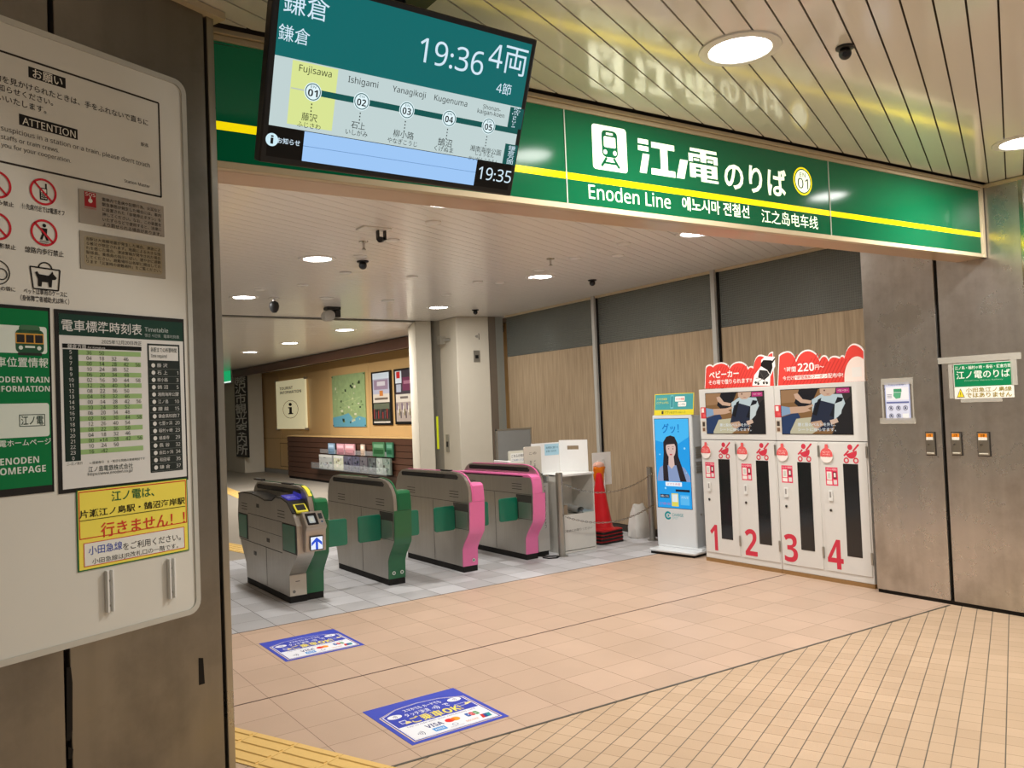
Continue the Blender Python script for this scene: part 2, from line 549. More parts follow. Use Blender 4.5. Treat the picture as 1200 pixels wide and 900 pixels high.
# ------------------------------------------------------------------ ceilings
ZF, ZB = 3.155, 3.08
mb = MB()
w = 0.1075
i0 = int(math.floor((-9.5 + 3.3017) / w))
for i in range(i0, i0 + 92):
    v = -3.3017 + i * w
    # panel strip along U2, clipped to the concourse side of the sign
    a, b = v + 0.004, v + w - 0.004
    def lim(vv, X=None):
        # u at which the strip meets the line just behind the sign face
        # line: y = -1.72 - 0.0455*(x+1.05)
        # x = u*Ux - vv*Uy ; y = u*Uy + vv*Ux
        ux, uy = U2.x, U2.y
        return (-1.74 - 0.0455 * 1.05 - vv * ux - 0.0455 * (-vv * uy)) / (uy + 0.0455 * ux)
    def pt(u, vv): return (u * U2.x - vv * U2.y, u * U2.y + vv * U2.x, ZF)
    ua, ub = min(lim(a), 9.0), min(lim(b), 9.0)
    lo = -7.5
    if ua <= lo or ub <= lo: continue
    mb.prism([pt(lo, a), pt(ua, a), pt(ub, b), pt(lo, b)], (0, 0, 0.012), M_CEILF)
mb.add([(-12, -11, ZF + 0.02), (12, -11, ZF + 0.02), (12, -1.62, ZF + 0.02), (-12, -1.62, ZF + 0.02)], [(0, 1, 2, 3)], mat('ceiling_void', rgb(70, 60, 48), 0.8))
struct(mb.build('ceiling', smooth=False, origin=(0, 0, ZF)))

mb = MB()
w = 0.1075
lox, hix = -4.3, 5.62
for i in range(-20, 120):
    v = -3.0 + i * w
    a, b = v + 0.0022, v + w - 0.0022
    def ptb(x, vv):
        u = (x + vv * U2.y) / U2.x
        return (x, u * U2.y + vv * U2.x)
    P = [ptb(lox, a), ptb(hix, a), ptb(hix, b), ptb(lox, b)]
    # clip to the line behind the sign and the joint before the far hall
    def clip(P, f):
        out = []
        for k in range(len(P)):
            p, q = P[k], P[(k + 1) % len(P)]
            fp, fq = f(p), f(q)
            if fp >= 0: out.append(p)
            if (fp >= 0) != (fq >= 0):
                t = fp / (fp - fq); out.append((p[0] + (q[0] - p[0]) * t, p[1] + (q[1] - p[1]) * t))
        return out
    P = clip(P, lambda p: p[1] + 1.55 + 0.0455 * (p[0] + 1.05))
    if len(P) > 2: P = clip(P, lambda p: 6.62 + 0.02 * p[0] - p[1])
    if len(P) > 2: mb.prism([(x, y, ZB) for x, y in P], (0, 0, 0.010), M_CEILB)
mb.add([(lox, -1.7, ZB + 0.015), (7.0, -1.7, ZB + 0.015), (7.0, 6.9, ZB + 0.015), (lox, 6.9, ZB + 0.015)], [(0, 1, 2, 3)], mat('ceiling_void_back', rgb(96, 84, 74), 0.8))
struct(mb.build('ceiling_back', smooth=False, origin=(0, 0, ZB)))
mb = MB()
for i in range(90):
    y = 6.82 + i * 0.22
    mb.box(-4.5, 6.4, y, y + 0.214, ZB + 0.0, ZB + 0.02, M_CEILB)
mb.box(-4.5, 6.4, 6.8, 26.7, ZB + 0.022, ZB + 0.03, M_DARK)
struct(mb.build('ceiling_far', smooth=False, origin=(0, 0, ZB)))
# dark shadow gap with a steel channel between the two ceilings
mb = MB()
mb.box(-4.3, 5.6, 6.66, 6.80, ZB - 0.004, ZB + 0.02, M_DARK)
mb.box(-4.3, 5.6, 6.70, 6.73, ZB - 0.025, ZB + 0.0, M_ALU)
struct(mb.build('trim_4', smooth=False))

# ------------------------------------------------------------------ right wall of the gate hall: wood laminate below, grey perforated band above
def wx(y): return 5.30 + 0.05 * (y - 2.5)
mw = bpy.data.materials.new('wood_laminate'); mw.use_nodes = True
nt = mw.node_tree; bs = nt.nodes['Principled BSDF']; bs.inputs['Roughness'].default_value = 0.45
tc = nt.nodes.new('ShaderNodeTexCoord'); mp = nt.nodes.new('ShaderNodeMapping'); mp.inputs['Scale'].default_value = (1, 22, 0.9)
nz = nt.nodes.new('ShaderNodeTexNoise'); nz.inputs['Scale'].default_value = 2.2; nz.inputs['Detail'].default_value = 7; nz.inputs['Roughness'].default_value = 0.6
cr = nt.nodes.new('ShaderNodeValToRGB')
cr.color_ramp.elements[0].position = 0.32; cr.color_ramp.elements[0].color = rgb(142, 122, 97)
cr.color_ramp.elements[1].position = 0.68; cr.color_ramp.elements[1].color = rgb(174, 153, 125)
nt.links.new(tc.outputs['Object'], mp.inputs[0]); nt.links.new(mp.outputs[0], nz.inputs['Vector']); nt.links.new(nz.outputs['Fac'], cr.inputs[0]); nt.links.new(cr.outputs[0], bs.inputs['Base Color'])

mg = bpy.data.materials.new('perforated_grey_panel'); mg.use_nodes = True
nt = mg.node_tree; bs = nt.nodes['Principled BSDF']; bs.inputs['Roughness'].default_value = 0.16; bs.inputs['Metallic'].default_value = 0.5
tc = nt.nodes.new('ShaderNodeTexCoord'); vo = nt.nodes.new('ShaderNodeTexVoronoi'); vo.inputs['Scale'].default_value = 42; vo.inputs['Randomness'].default_value = 0.0; vo.voronoi_dimensions = '2D'; sx_ = nt.nodes.new('ShaderNodeSeparateXYZ'); cx_ = nt.nodes.new('ShaderNodeCombineXYZ'); nt.links.new(tc.outputs['Object'], sx_.inputs[0]); nt.links.new(sx_.outputs[1], cx_.inputs[0]); nt.links.new(sx_.outputs[2], cx_.inputs[1])
nt.links.new(cx_.outputs[0], vo.inputs['Vector'])
cr = nt.nodes.new('ShaderNodeValToRGB'); cr.color_ramp.elements[0].position = 0.30; cr.color_ramp.elements[0].color = rgb(104, 107, 102)
cr.color_ramp.elements[1].position = 0.36; cr.color_ramp.elements[1].color = rgb(118, 122, 117)
nt.links.new(vo.outputs['Distance'], cr.inputs[0]); nt.links.new(cr.outputs[0], bs.inputs['Base Color'])
bp = nt.nodes.new('ShaderNodeBump'); bp.inputs['Strength'].default_value = 0.8; bp.inputs['Distance'].default_value = 0.012
nt.links.new(vo.outputs['Distance'], bp.inputs['Height']); nt.links.new(bp.outputs[0], bs.inputs['Normal'])

mb = MB()
ys = [-0.95, 1.27, 3.43, 5.70]
for a, b in zip(ys[:-1], ys[1:]):
    a2, b2 = a + 0.006, b - 0.006
    for z0, z1, m in ((0.09, 2.432, mw), (2.436, ZB, mg)):
        mb.prism([(wx(a2), a2, z0), (wx(b2), b2, z0), (wx(b2), b2, z1), (wx(a2), a2, z1)], (0.06, 0, 0), m)
mb.prism([(wx(-0.95) + 0.02, -0.95, 0), (wx(5.7) + 0.02, 5.7, 0), (wx(5.7) + 0.02, 5.7, 3.2), (wx(-0.95) + 0.02, -0.95, 3.2)], (0.15, 0, 0), M_DARK)
struct(mb.build('wall_right', smooth=False, origin=(5.3, 2.5, 0)))
mb = MB(); mb.prism([(wx(-0.95) - 0.012, -0.95, 0), (wx(5.7) - 0.012, 5.7, 0), (wx(5.7) - 0.012, 5.7, 0.085), (wx(-0.95) - 0.012, -0.95, 0.085)], (0.03, 0, 0), mat('dark_skirting', rgb(52, 46, 40), 0.5))
struct(mb.build('baseboard_right', smooth=False))
for y in (1.27, 3.43):
    mb = MB(); x = wx(y)
    mb.box(x - 0.055, x + 0.01, y - 0.028, y + 0.028, 0, ZB, mat('mullion_grey', rgb(176, 174, 167), 0.3))
    mb.box(x - 0.02, x + 0.01, y - 0.055, y - 0.028, 0, ZB, M_DARK)
    struct(mb.build('trim_5', bevel=0.003))
mb = MB(); mb.prism([(wx(-0.9) - 0.025, -0.9, ZB - 0.03), (wx(5.7) - 0.025, 5.7, ZB - 0.03), (wx(5.7) - 0.025, 5.7, ZB - 0.002), (wx(-0.9) - 0.025, -0.9, ZB - 0.002)], (0.03, 0, 0), M_CREAM)
struct(mb.build('trim_6', smooth=False))

# ------------------------------------------------------------------ steel-clad pillar on the right
SX = 4.49
mb = MB()
for a, b in ((-0.945, -1.548), (-1.576, -2.20), (-2.212, -3.4)):
    mb.box(SX, SX + 0.03, b, a, 0.03, ZF, M_STEEL)
mb.box(SX + 0.02, SX + 0.9, -3.4, -0.95, 0, ZF, M_DARK)
mb.box(SX + 0.006, SX + 0.03, -3.4, -0.95, 0, 0.04, M_DARK)
mb.box(SX + 0.01, SX + 0.8, -0.955, -0.943, 0.03, ZF, M_STEEL)
struct(mb.build('wall_steel_right', bevel=0.003, origin=(SX, -1.5, 0)))
mb = MB()
mb.box(SX - 0.012, SX + 0.02, -2.222, -2.19, 0.0, ZF, M_CHROME)
mb.box(SX - 0.02, SX + 0.01, -3.4, -1.96, ZF - 0.028, ZF - 0.004, M_CREAM)
struct(mb.build('trim_7', bevel=0.003))

# ------------------------------------------------------------------ steel-clad pillar on the left
PA = Vector((-1.012, -1.824, 0))          # its right-hand front corner
def pw(s, d, z): return PA + U2 * s + V2 * d + Vector((0, 0, z))
def pbox(mb, s0, s1, d0, d1, z0, z1, m):
    R = Matrix((U2, V2, Vector((0, 0, 1)))).transposed().to_4x4(); R.translation = PA
    mb.box(s0, s1, d0, d1, z0, z1, m, R)
mb = MB()
pbox(mb, -0.030, 0.0, 0.0, 0.06, 0.0, ZF, M_STEEL2)
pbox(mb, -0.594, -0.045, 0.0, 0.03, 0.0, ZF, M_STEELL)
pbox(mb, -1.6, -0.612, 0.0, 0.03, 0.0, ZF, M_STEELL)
pbox(mb, -1.6, -0.02, 0.024, 0.05, 0.0, ZF, M_DARK)
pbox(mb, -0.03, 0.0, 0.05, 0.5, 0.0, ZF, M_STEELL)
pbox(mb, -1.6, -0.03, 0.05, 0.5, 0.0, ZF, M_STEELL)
struct(mb.build('wall_steel_left', bevel=0.003, origin=tuple(PA)))
# scraped patches where the cladding paint has come off
mb = MB()
sh = Sheet(PA, U2, (0, 0, 1))
sh.ppoly([(78, 782), (83, 782), (85, 800), (85, 855), (82, 868), (78, 868)], M_DARK)
sh.ppoly([(80, 875), (86, 878), (84, 888), (80, 890)], M_DARK)
sh.ppoly([(232.5, 771), (238, 771), (240, 801), (233, 803)], M_DARK)
struct(sh.build('trim_8'))
# ceiling collar round the pillar head
mb = MB(); pbox(mb, -1.6, 0.03, -0.03, 0.5, ZF - 0.03, ZF - 0.004, M_CREAM)
struct(mb.build('trim_9', smooth=False))

# ------------------------------------------------------------------ columns at the back of the hall
def zb(x, y): return onz(x, y, ZB)
A = zb(486.3, 376); Bq = zb(504.5, 376)
c0 = zb(515, 375.5); c1 = zb(534, 371); c2 = zb(572, 371)
def vprism(pts, z0, z1, m, mb): mb.prism([(p.x, p.y, z0) for p in pts], (0, 0, z1 - z0), m)
mb = MB(); d = Vector((0.35, 0.9, 0))
vprism([A, Bq, Bq + d, A + d], 0, ZB, M_OFFWHITE, mb)
struct(mb.build('wall_column_left', bevel=0.01))
mb = MB()
vprism([Bq + d * 0.1, c0 + Vector((0.01, 0, 0)), c0 + d * 0.5, Bq + d * 0.5], 0, ZB - 0.005, M_ALU, mb)
q0 = Bq + (c0 - Bq) * 0.42 + d * 0.06; q1 = Bq + (c0 - Bq) * 0.8 + d * 0.06
vprism([q0, q1, q1 + d * 0.05, q0 + d * 0.05], 0, ZB - 0.01, M_STEEL2, mb)
struct(mb.build('trim_10', smooth=False))
mb = MB()
vprism([c0, c1, c2, c2 + Vector((0.2, 1.2, 0)), c0 + Vector((0.2, 1.2, 0))], 0, ZB, M_OFFWHITE, mb)
struct(mb.build('wall_column_right', bevel=0.012))
c3 = zb(580, 371); c4 = zb(588.7, 371.5)
mb = MB()
vprism([c2, c3, c3 + Vector((0.1, 0.3, 0)), c2 + Vector((0.1, 0.3, 0))], 0, ZB - 0.004, mat('brown_grey_steel', rgb(128, 118, 106), 0.4, 0.5), mb)
vprism([c3, c4, c4 + Vector((0.1, 0.3, 0)), c3 + Vector((0.1, 0.3, 0))], 0, ZB - 0.004, mat('pale_steel', rgb(180, 180, 168), 0.35, 0.3), mb)
struct(mb.build('trim_11', smooth=False))
# yellow reflective strip on the steel upright between the columns
nU = (c0 - Bq).normalized()
sh = Sheet(q0 - Vector((0, 0.004, 0)), nU, (0, 0, 1))
sh.prect((511, 488), (515.5, 526), ink(214, 224, 40))
tag(sh.build('reflective_tape'), 'yellow reflective tape on the steel upright between the two pale columns', 'tape')

# ------------------------------------------------------------------ far hall: tourist information wall
FX = 6.2
M_PLY = mat('plywood_panel', rgb(202, 166, 112), 0.4, noise=0.05, nscale=3)
M_PLY2 = mat('plywood_panel_darker', rgb(196, 160, 108), 0.4, noise=0.05, nscale=3)  # slightly darker plywood tone for alternate upper panels
mb = MB()
yl = [20.6, 18.3, 14.6, 12.3, 9.0, 6.5]
for i, (a, b) in enumerate(zip(yl[:-1], yl[1:])):
    mb.box(FX, FX + 0.2, b + 0.006, a - 0.006, 0.12, 1.0, M_PLY)
    mb.box(FX - (0.0 if i < 2 else 0.03), FX + 0.2, b + 0.006, a - 0.006, 1.008, 3.1, M_PLY if i % 2 == 0 else M_PLY2)
mb.box(FX + 0.01, FX + 0.3, 6.5, 20.6, 0, 3.1, M_DARK)
struct(mb.build('wall_far', smooth=False, origin=(FX, 14, 0)))
mb = MB(); mb.box(FX - 0.02, FX + 0.05, 16.6, 20.6, 0, 0.11, mat('grey_skirting', rgb(140, 138, 134), 0.5)); struct(mb.build('baseboard_far', smooth=False))
sh = Sheet((FX - 0.001, 20, 0), (0, -1, 0), (0, 0, 1))
a0, b0 = sh.px(328, 519); a1, b1 = sh.px(352, 549)
sh.frame(a0, min(b0, b1), a1, max(b0, b1), 0.02, mat('ply_joint', rgb(120, 92, 56), 0.5))
sh.prect((352.5, 531), (354.5, 536), ink(60, 44, 30))
struct(sh.build('door_1'))
mb = MB()
M_SLAT = mat('dark_brown_slat', rgb(78, 52, 40), 0.4, noise=0.08, nscale=6)
for i in range(8):
    z = 0.06 + i * 0.13
    mb.box(FX - 0.44, FX - 0.045, 6.6, 16.58, z, z + 0.118, M_SLAT)
mb.box(FX - 0.42, FX - 0.05, 6.6, 16.56, 0.0, 1.1, M_DARK)
mb.box(FX - 0.45, FX - 0.04, 6.6, 16.6, 1.10, 1.125, M_PLY)
tag(mb.build('slatted_counter', smooth=False), 'dark brown slatted counter with pale wooden top along the far wall', 'counter')
mb = MB()
mb.prism([(FX - 0.75, 20.9, 2.86), (FX - 0.75, 6.8, 2.86), (FX - 0.75, 6.8, 3.06), (FX - 0.75, 20.9, 3.06)], (0.1, 0, 0), mat('bronze_fascia', rgb(96, 66, 54), 0.3, 0.3))
mb.box(FX - 0.65, FX, 6.8, 20.9, 2.95, 3.06, M_DARK)
struct(mb.build('trim_12', smooth=False))
# pale end wall with the concrete pier
mb = MB()
p0 = onx(276, 548, 5.9); 
mb.box(5.56, 6.15, 19.7, 21.6, 0, ZB, M_OFFWHITE)
struct(mb.build('wall_pier', bevel=0.01))
mb = MB()
mb.box(-4.5, 7.5, 26.3, 26.6, 0, ZB, M_OFFWHITE)
struct(mb.build('wall_back', smooth=False))
mb = MB()
mb.box(-4.6, -4.3, -1.2, 26.6, 0, ZB, mat('plain_wall_panel', rgb(196, 188, 172), 0.5))
struct(mb.build('wall_left', smooth=False))

# ================================================================== things
# ------------------------------------------------------------------ station sign over the gate line
SD = Vector((0.99896, -0.0455, 0)).normalized()
SO = Vector((-1.045, -1.70, 0))
SN = Vector((SD.y, -SD.x, 0))                      # towards the concourse
SL = 5.53
root = empty('station_sign', (SO.x + SD.x * SL / 2, SO.y + SD.y * SL / 2, 2.62), 'long green illuminated platform sign with a yellow stripe above the ticket gates', 'sign')
def sbox(mb, a, b, d0, d1, z0, z1, m):
    R = Matrix((SD, -SN, Vector((0, 0, 1)))).transposed().to_4x4(); R.translation = SO
    mb.box(a, b, d0, d1, z0, z1, m, R)
mb = MB()
sbox(mb, 0.0, SL, 0.03, 0.22, 2.612, 3.14, M_TAN)
mb.build('housing', root, bevel=0.004)
mb = MB()
sbox(mb, 0.0, SL, 0.0, 0.04, 2.612, 2.640, M_CREAM)
sbox(mb, 0.0, SL, 0.0, 0.04, 3.106, 3.128, M_CREAM)
sbox(mb, 0.0, SL, -0.012, 0.04, 3.13, 3.150, M_CREAM)
sbox(mb, SL - 0.035, SL, -0.004, 0.04, 2.612, 3.15, M_CREAM)
mb.build('frame', root, bevel=0.002)
G_SIGN = mat('sign_green_acrylic', rgb(6, 88, 54), 0.12, 0, 0.24, 0.5, 0)
G_YEL = mat('sign_yellow_acrylic', rgb(250, 226, 10), 0.15, 0, 0.75, 0.5, 0)
G_CRM = mat('sign_cream_acrylic', rgb(236, 246, 214), 0.15, 0, 0.95, 0.5, 0)
seams = [0.01, 1.722, 3.752, SL - 0.04]
for a, b in zip(seams[:-1], seams[1:]):
    mb = MB(); sbox(mb, a + 0.003, b - 0.003, 0.010, 0.03, 2.640, 3.106, G_SIGN); mb.build('panel', root, smooth=False)
for s in seams[1:3]:
    mb = MB(); sbox(mb, s - 0.003, s + 0.003, 0.006, 0.03, 2.640, 3.106, ink(200, 206, 190)); mb.build('panel_joint', root, smooth=False)
sh = Sheet(SO - SN * 0.010, SD, (0, 0, 1))
sh.rect(0.012, 2.762, seams[1] - 0.003, 2.795, G_YEL); sh.rect(seams[1] + 0.003, 2.762, seams[2] - 0.003, 2.795, G_YEL); sh.rect(seams[2] + 0.003, 2.762, SL - 0.04, 2.795, G_YEL)
sh.build('stripe', root)
# train pictogram: cream square, green train front
sh = Sheet(SO - SN * 0.010, SD, (0, 0, 1))
u0, v0 = sh.px(693, 147); u1, v1 = sh.px(735.5, 203.5)
a, b, c, d = u0, v1, u1, v0 + 0.012
W_, H_ = c - a, d - b
sh.rect(a, b, c, d, G_CRM, 2, r=0.018)
def q(x, y): return (a + W_ * x, b + H_ * y)
def qr(x0, y0, x1, y1, m, k, r): sh.rect(*q(x0, y0), *q(x1, y1), m, k, r)
qr(0.27, 0.30, 0.73, 0.90, G_SIGN, 3, 0.025)
qr(0.33, 0.52, 0.67, 0.76, G_CRM, 4, 0.008)
qr(0.40, 0.80, 0.60, 0.85, G_CRM, 4, 0.004)
for x in (0.36, 0.64): sh.disc(*q(x, 0.41), 0.012, G_CRM, 4)
sh.line(q(0.40, 0.29), q(0.24, 0.08), 0.015, G_SIGN, 3); sh.line(q(0.60, 0.29), q(0.76, 0.08), 0.015, G_SIGN, 3)
sh.line(q(0.30, 0.17), q(0.70, 0.17), 0.012, G_SIGN, 3)
sh.build('train_pictogram', root)
sh = Sheet(SO - SN * 0.010, SD, (0, 0, 1))
def bars(x0, y0, x1, y1, rects):
    p = sh.px(x0, y0); r = sh.px(x1, y1)
    W_, H_ = r[0] - p[0], p[1] - r[1]
    for (l, t, rr, bb_, *sk) in rects:
        s = sk[0] if sk else 0.0        # slant: lower end shifted
        sh.poly([(p[0] + W_ * (l + s), r[1] + H_ * (1 - bb_)), (p[0] + W_ * (rr + s), r[1] + H_ * (1 - bb_)), (p[0] + W_ * rr, r[1] + H_ * (1 - t)), (p[0] + W_ * l, r[1] + H_ * (1 - t))], G_CRM, 2)
bars(747, 161, 791.5, 208.5, [(0.0, 0.02, 0.28, 0.16), (0.0, 0.22, 0.28, 0.36), (0.12, 0.44, 0.30, 1.0, -0.10), (0.36, 0.05, 1.0, 0.22), (0.60, 0.22, 0.80, 0.82), (0.34, 0.82, 1.0, 1.0)])
bars(791, 169.5, 842, 216, [(0.10, 0.42, 0.28, 1.0, -0.10), (0.34, 0.0, 0.98, 0.10), (0.58, 0.10, 0.72, 0.40), (0.30, 0.17, 1.0, 0.27), (0.30, 0.27, 0.40, 0.42), (0.90, 0.27, 1.0, 0.42), (0.42, 0.31, 0.55, 0.38), (0.75, 0.31, 0.88, 0.38),
                            (0.32, 0.47, 0.98, 0.57), (0.32, 0.47, 0.46, 0.90), (0.84, 0.47, 0.98, 0.84), (0.32, 0.64, 0.98, 0.70), (0.32, 0.78, 0.98, 0.86), (0.58, 0.47, 0.72, 1.0), (0.58, 0.92, 1.0, 1.0)])
sh.ptext('のりば', (848, 190), (922, 229), G_CRM, k=2, bold=0.022)
sh.ptext('Enoden Line', (689.5, 217), (786, 243), G_CRM, k=2, bold=0.004)
sh.ptext('에노시마 전철선', (799, 235), (878, 251.5), G_CRM, k=2, bold=0.016)
sh.ptext('江之岛电车线', (892, 248), (958.5, 266), G_CRM, k=2, bold=0.004)
sh.build('lettering', root)
sh = Sheet(SO - SN * 0.010, SD, (0, 0, 1))
cu, cv = sh.px(940.5, 212.5); R_ = 0.086
sh.disc(cu, cv, R_, G_YEL, 2); sh.disc(cu, cv, R_ * 0.88, G_SIGN, 3); sh.disc(cu, cv, R_ * 0.80, G_CRM, 4)
INK_G = ink(20, 52, 40)
sh.text('EN', cu - 0.026, cv + 0.026, cu + 0.026, cv + 0.052, INK_G, k=5)
sh.text('01', cu - 0.048, cv - 0.046, cu + 0.048, cv + 0.018, INK_G, k=5, bold=0.0)
sh.build('station_number', root)

# ------------------------------------------------------------------ departure display hung in front of the sign
TL = radians(21.6)
DW, DH = 1.016, 0.592
DO = Vector((-0.985, -2.2, 2.5))
DU = Vector((1, 0, 0)); DV = Vector((0, -sin(TL), cos(TL))); DN = DU.cross(DV)
root = empty('departure_display', (DO.x + DW / 2, DO.y, 2.5), 'large tilted black departure monitor hanging from the ceiling in front of the green sign', 'monitor')
R = Matrix((DU, DV, DN)).transposed().to_4x4(); R.translation = DO
mb = MB(); mb.box(0, DW, 0, DH, -0.055, 0.0, M_BLACK, R); mb.box(0.2, DW - 0.2, 0.12, DH - 0.12, -0.09, -0.05, M_BLACK, R)
mb.build('housing', root, bevel=0.006)
mb = MB(); c = R @ Vector((DW / 2, DH * 0.6, -0.08))
mb.cyl((c.x, c.y, c.z), (c.x, c.y, ZF - 0.0), 0.03, M_BLACK); mb.box(c.x - 0.12, c.x + 0.12, c.y - 0.08, c.y + 0.08, ZF - 0.012, ZF - 0.001, M_BLACK)
mb.build('ceiling_mount', root)
sh = Sheet(DO, DU, DV); G = 1.0
TEAL = ink(0, 104, 104, G); PALE = ink(196, 214, 214, G); YG = ink(220, 232, 150, G); BLUE = ink(160, 202, 250, G); LW = ink(214, 236, 250, G); TD = ink(0, 84, 80, G); DK = ink(30, 44, 44)
bz = 0.022
sh.rect(bz, bz, DW - bz, DH - bz, ink(10, 10, 11), 1)
yb = sh.px(322, 64)[1]; ya = sh.px(314, 146)[1]
sh.rect(bz, yb, DW - bz, DH - bz, TEAL, 2)
sh.rect(bz, ya, DW - bz, yb, PALE, 2)
p0 = sh.px(357, 153); p1 = sh.px(555, 215)
sh.rect(p0[0], bz, p1[0], ya - 0.002, BLUE, 2)
sh.rect(p0[0], (bz + ya) / 2 - 0.001, p1[0], (bz + ya) / 2 + 0.001, ink(110, 150, 200, G), 3)
sh.prect((343, 70), (388.5, 153.5), YG, 3)
ptx = [(366.5, 107), (423.5, 118.5), (476.5, 129), (526, 139), (572, 148.5)]
pts = [sh.px(*p) for p in ptx]
ly = sum(p[1] for p in pts) / 5
sh.rect(pts[0][0], ly - 0.010, DW - bz, ly + 0.010, TD, 4)
sh.rect(pts[0][0] - 0.075, ly - 0.002, pts[0][0], ly + 0.002, ink(190, 200, 190, G), 4)
for i, (u, v) in enumerate(pts):
    sh.disc(u, ly, 0.030, ink(230, 250, 255, G), 5); sh.ring(u, ly, 0.027, 0.003, TD, 6)
    sh.text('0%d' % (i + 1), u - 0.017, ly - 0.015, u + 0.017, ly + 0.008, DK, k=6, bold=0.02)
    sh.text('EN', u - 0.009, ly + 0.012, u + 0.009, ly + 0.020, TD, k=6)
    for j in range(4): sh.rect(u - 0.002, ly - 0.042 - j * 0.011, u + 0.002, ly - 0.037 - j * 0.011, DK, 5)
sh.ptext('Fujisawa', (350.5, 77.5), (388, 91), DK, k=6)
sh.ptext('Ishigami', (408, 91), (442.5, 103), DK, k=6)
sh.ptext('Yanagikoji', (460, 102), (498, 115), DK, k=6)
sh.ptext('Kugenuma', (509, 112), (546.5, 126), DK, k=6)
sh.ptext('Shonan-', (566, 123), (586, 130), DK, k=6); sh.ptext('kaigan-koen', (559.5, 127.5), (590, 139), DK, k=6)
sh.ptext('藤沢', (353.5, 132), (371, 143), DK, k=6); sh.ptext('ふじさわ', (348, 142.5), (375, 151.5), DK, k=6)
sh.ptext('石上', (411.5, 142), (427, 152), DK, k=6); sh.ptext('いしがみ', (405, 151), (430, 160), DK, k=6)
sh.ptext('柳小路', (461, 152), (484, 163), DK, k=6); sh.ptext('やなぎこうじ', (454, 161), (488, 171.5), DK, k=6)
sh.ptext('鵠沼', (513.5, 162), (528.5, 172), DK, k=6); sh.ptext('くげぬま', (509, 170.5), (530, 179), DK, k=6)
sh.ptext('湘南海岸公園', (551, 170), (586, 182), DK, k=6); sh.ptext('しょうなん', (557, 178), (578, 184), DK, k=6); sh.ptext('かいがんこうえん', (549, 183), (583, 191.5), DK, k=6)
sh.prect((598, 125), (610, 152), TD, 5); sh.prect((592, 168), (603, 194), TD, 5)
sh.ptext('For', (606, 126), (608.5, 134), LW, k=6, vertical=True); sh.ptext('Kamakura', (601, 126), (604, 150), LW, k=6, vertical=True)
sh.ptext('鎌倉方面', (596, 170), (600.5, 193), LW, k=6, vertical=True)
sh.ptext('鎌倉', (333, -8), (385, 20), LW, k=4); sh.ptext('鎌倉', (327, 28), (362, 53), LW, k=4)
sh.ptext('19:36', (493.5, 45), (564.5, 87), LW, k=4); sh.ptext('4両', (575, 53), (615, 86), LW, k=4); sh.ptext('4節', (582.5, 97), (598, 111), LW, k=4)
u, v = sh.px(318.5, 163.5); sh.disc(u, v, 0.021, ink(210, 240, 250, G), 3); sh.text('i', u - 0.005, v - 0.013, u + 0.005, v + 0.014, ink(10, 10, 11), k=4, bold=0.03)
sh.ptext('お知らせ', (325, 160), (351, 172), LW, k=4, bold=0.01); sh.ptext('19:35', (561.5, 195.5), (597.5, 214), LW, k=4)
sh.build('screen', root)

# ------------------------------------------------------------------ notice board on the left pillar
BO = PA - V2 * 0.0
BZ0, BZ1, BR, BL = 0.995, 2.838, -0.145, -1.45
root = empty('notice_board', tuple(PA + U2 * ((BL + BR) / 2) - V2 * 0.02 + Vector((0, 0, BZ0))), 'tall white metal notice board with rounded corners on the left steel pillar', 'notice board')
B_W = mat('board_white', rgb(214, 212, 202), 0.4, noise=0.03, nscale=4)
mb = MB(); pbox(mb, BL + 0.012, BR - 0.012, -0.018, -0.0005, BZ0 + 0.012, BZ1 - 0.012, B_W); mb.build('panel', root, smooth=False)
mb = MB()
R = Matrix((U2, V2, Vector((0, 0, 1)))).transposed().to_4x4(); R.translation = PA
r_ = 0.035
def rr(s0, s1, z0, z1, r, n=6):
    out = []
    for cx, cz, a in ((s1 - r, z0 + r, -90), (s1 - r, z1 - r, 0), (s0 + r, z1 - r, 90), (s0 + r, z0 + r, 180)):
        for i in range(n): out.append((cx + r * cos(radians(a + 90 * i / (n - 1))), cz + r * sin(radians(a + 90 * i / (n - 1)))))
    return out
o_ = rr(BL, BR, BZ0, BZ1, 0.045); i_ = rr(BL + 0.018, BR - 0.018, BZ0 + 0.018, BZ1 - 0.018, 0.03)
n = len(o_); vs = []
for d, pts in ((-0.023, o_), (-0.023, i_), (-0.017, i_), (0.0, o_)):
    vs += [R @ Vector((x, d, z)) for x, z in pts]
fs = []
for i in range(n):
    j = (i + 1) % n
    fs += [(i, j, n + j, n + i), (n + i, n + j, 2 * n + j, 2 * n + i), (i, 3 * n + i, 3 * n + j, j)]
mb.add(vs, fs, mat('board_frame', rgb(196, 196, 188), 0.35, 0.3)); mb.build('frame', root, smooth=False)
# printed upper half
PO = PA - V2 * 0.018
K_ = ink(44, 38, 34); K2 = ink(24, 22, 20); W_ = ink(228, 224, 212); RED_ = ink(196, 36, 50)
sh = Sheet(PO, U2, (0, 0, 1))
def pl(a, b, t, m, k=2): sh.line(sh.px(*a), sh.px(*b), t, m, k)
fu1 = sh.px(186, 122)[0]; fzt = sh.px(186, 121)[1]; fzb = sh.px(189, 231)[1]
sh.rect(-1.38, fzt - 0.003, fu1, fzt + 0.003, K_); sh.rect(-1.38, fzb - 0.003, fu1, fzb + 0.003, K_); sh.rect(fu1 - 0.004, fzb, fu1 + 0.002, fzt, K_)
sh.prect((33, 77.5), (77, 104), K2); sh.ptext('お願い', (38, 83), (73, 99), W_, bold=0.012)
sh.ptext('物を見かけられたときは、手をふれないで直ちに', (-8, 86), (173.5, 147), K_, bold=0.006)
sh.ptext('知らせください。', (-3, 99), (62, 123), K_, bold=0.006)
sh.ptext('願いいたします。', (-14, 109), (54, 131), K_, bold=0.006)
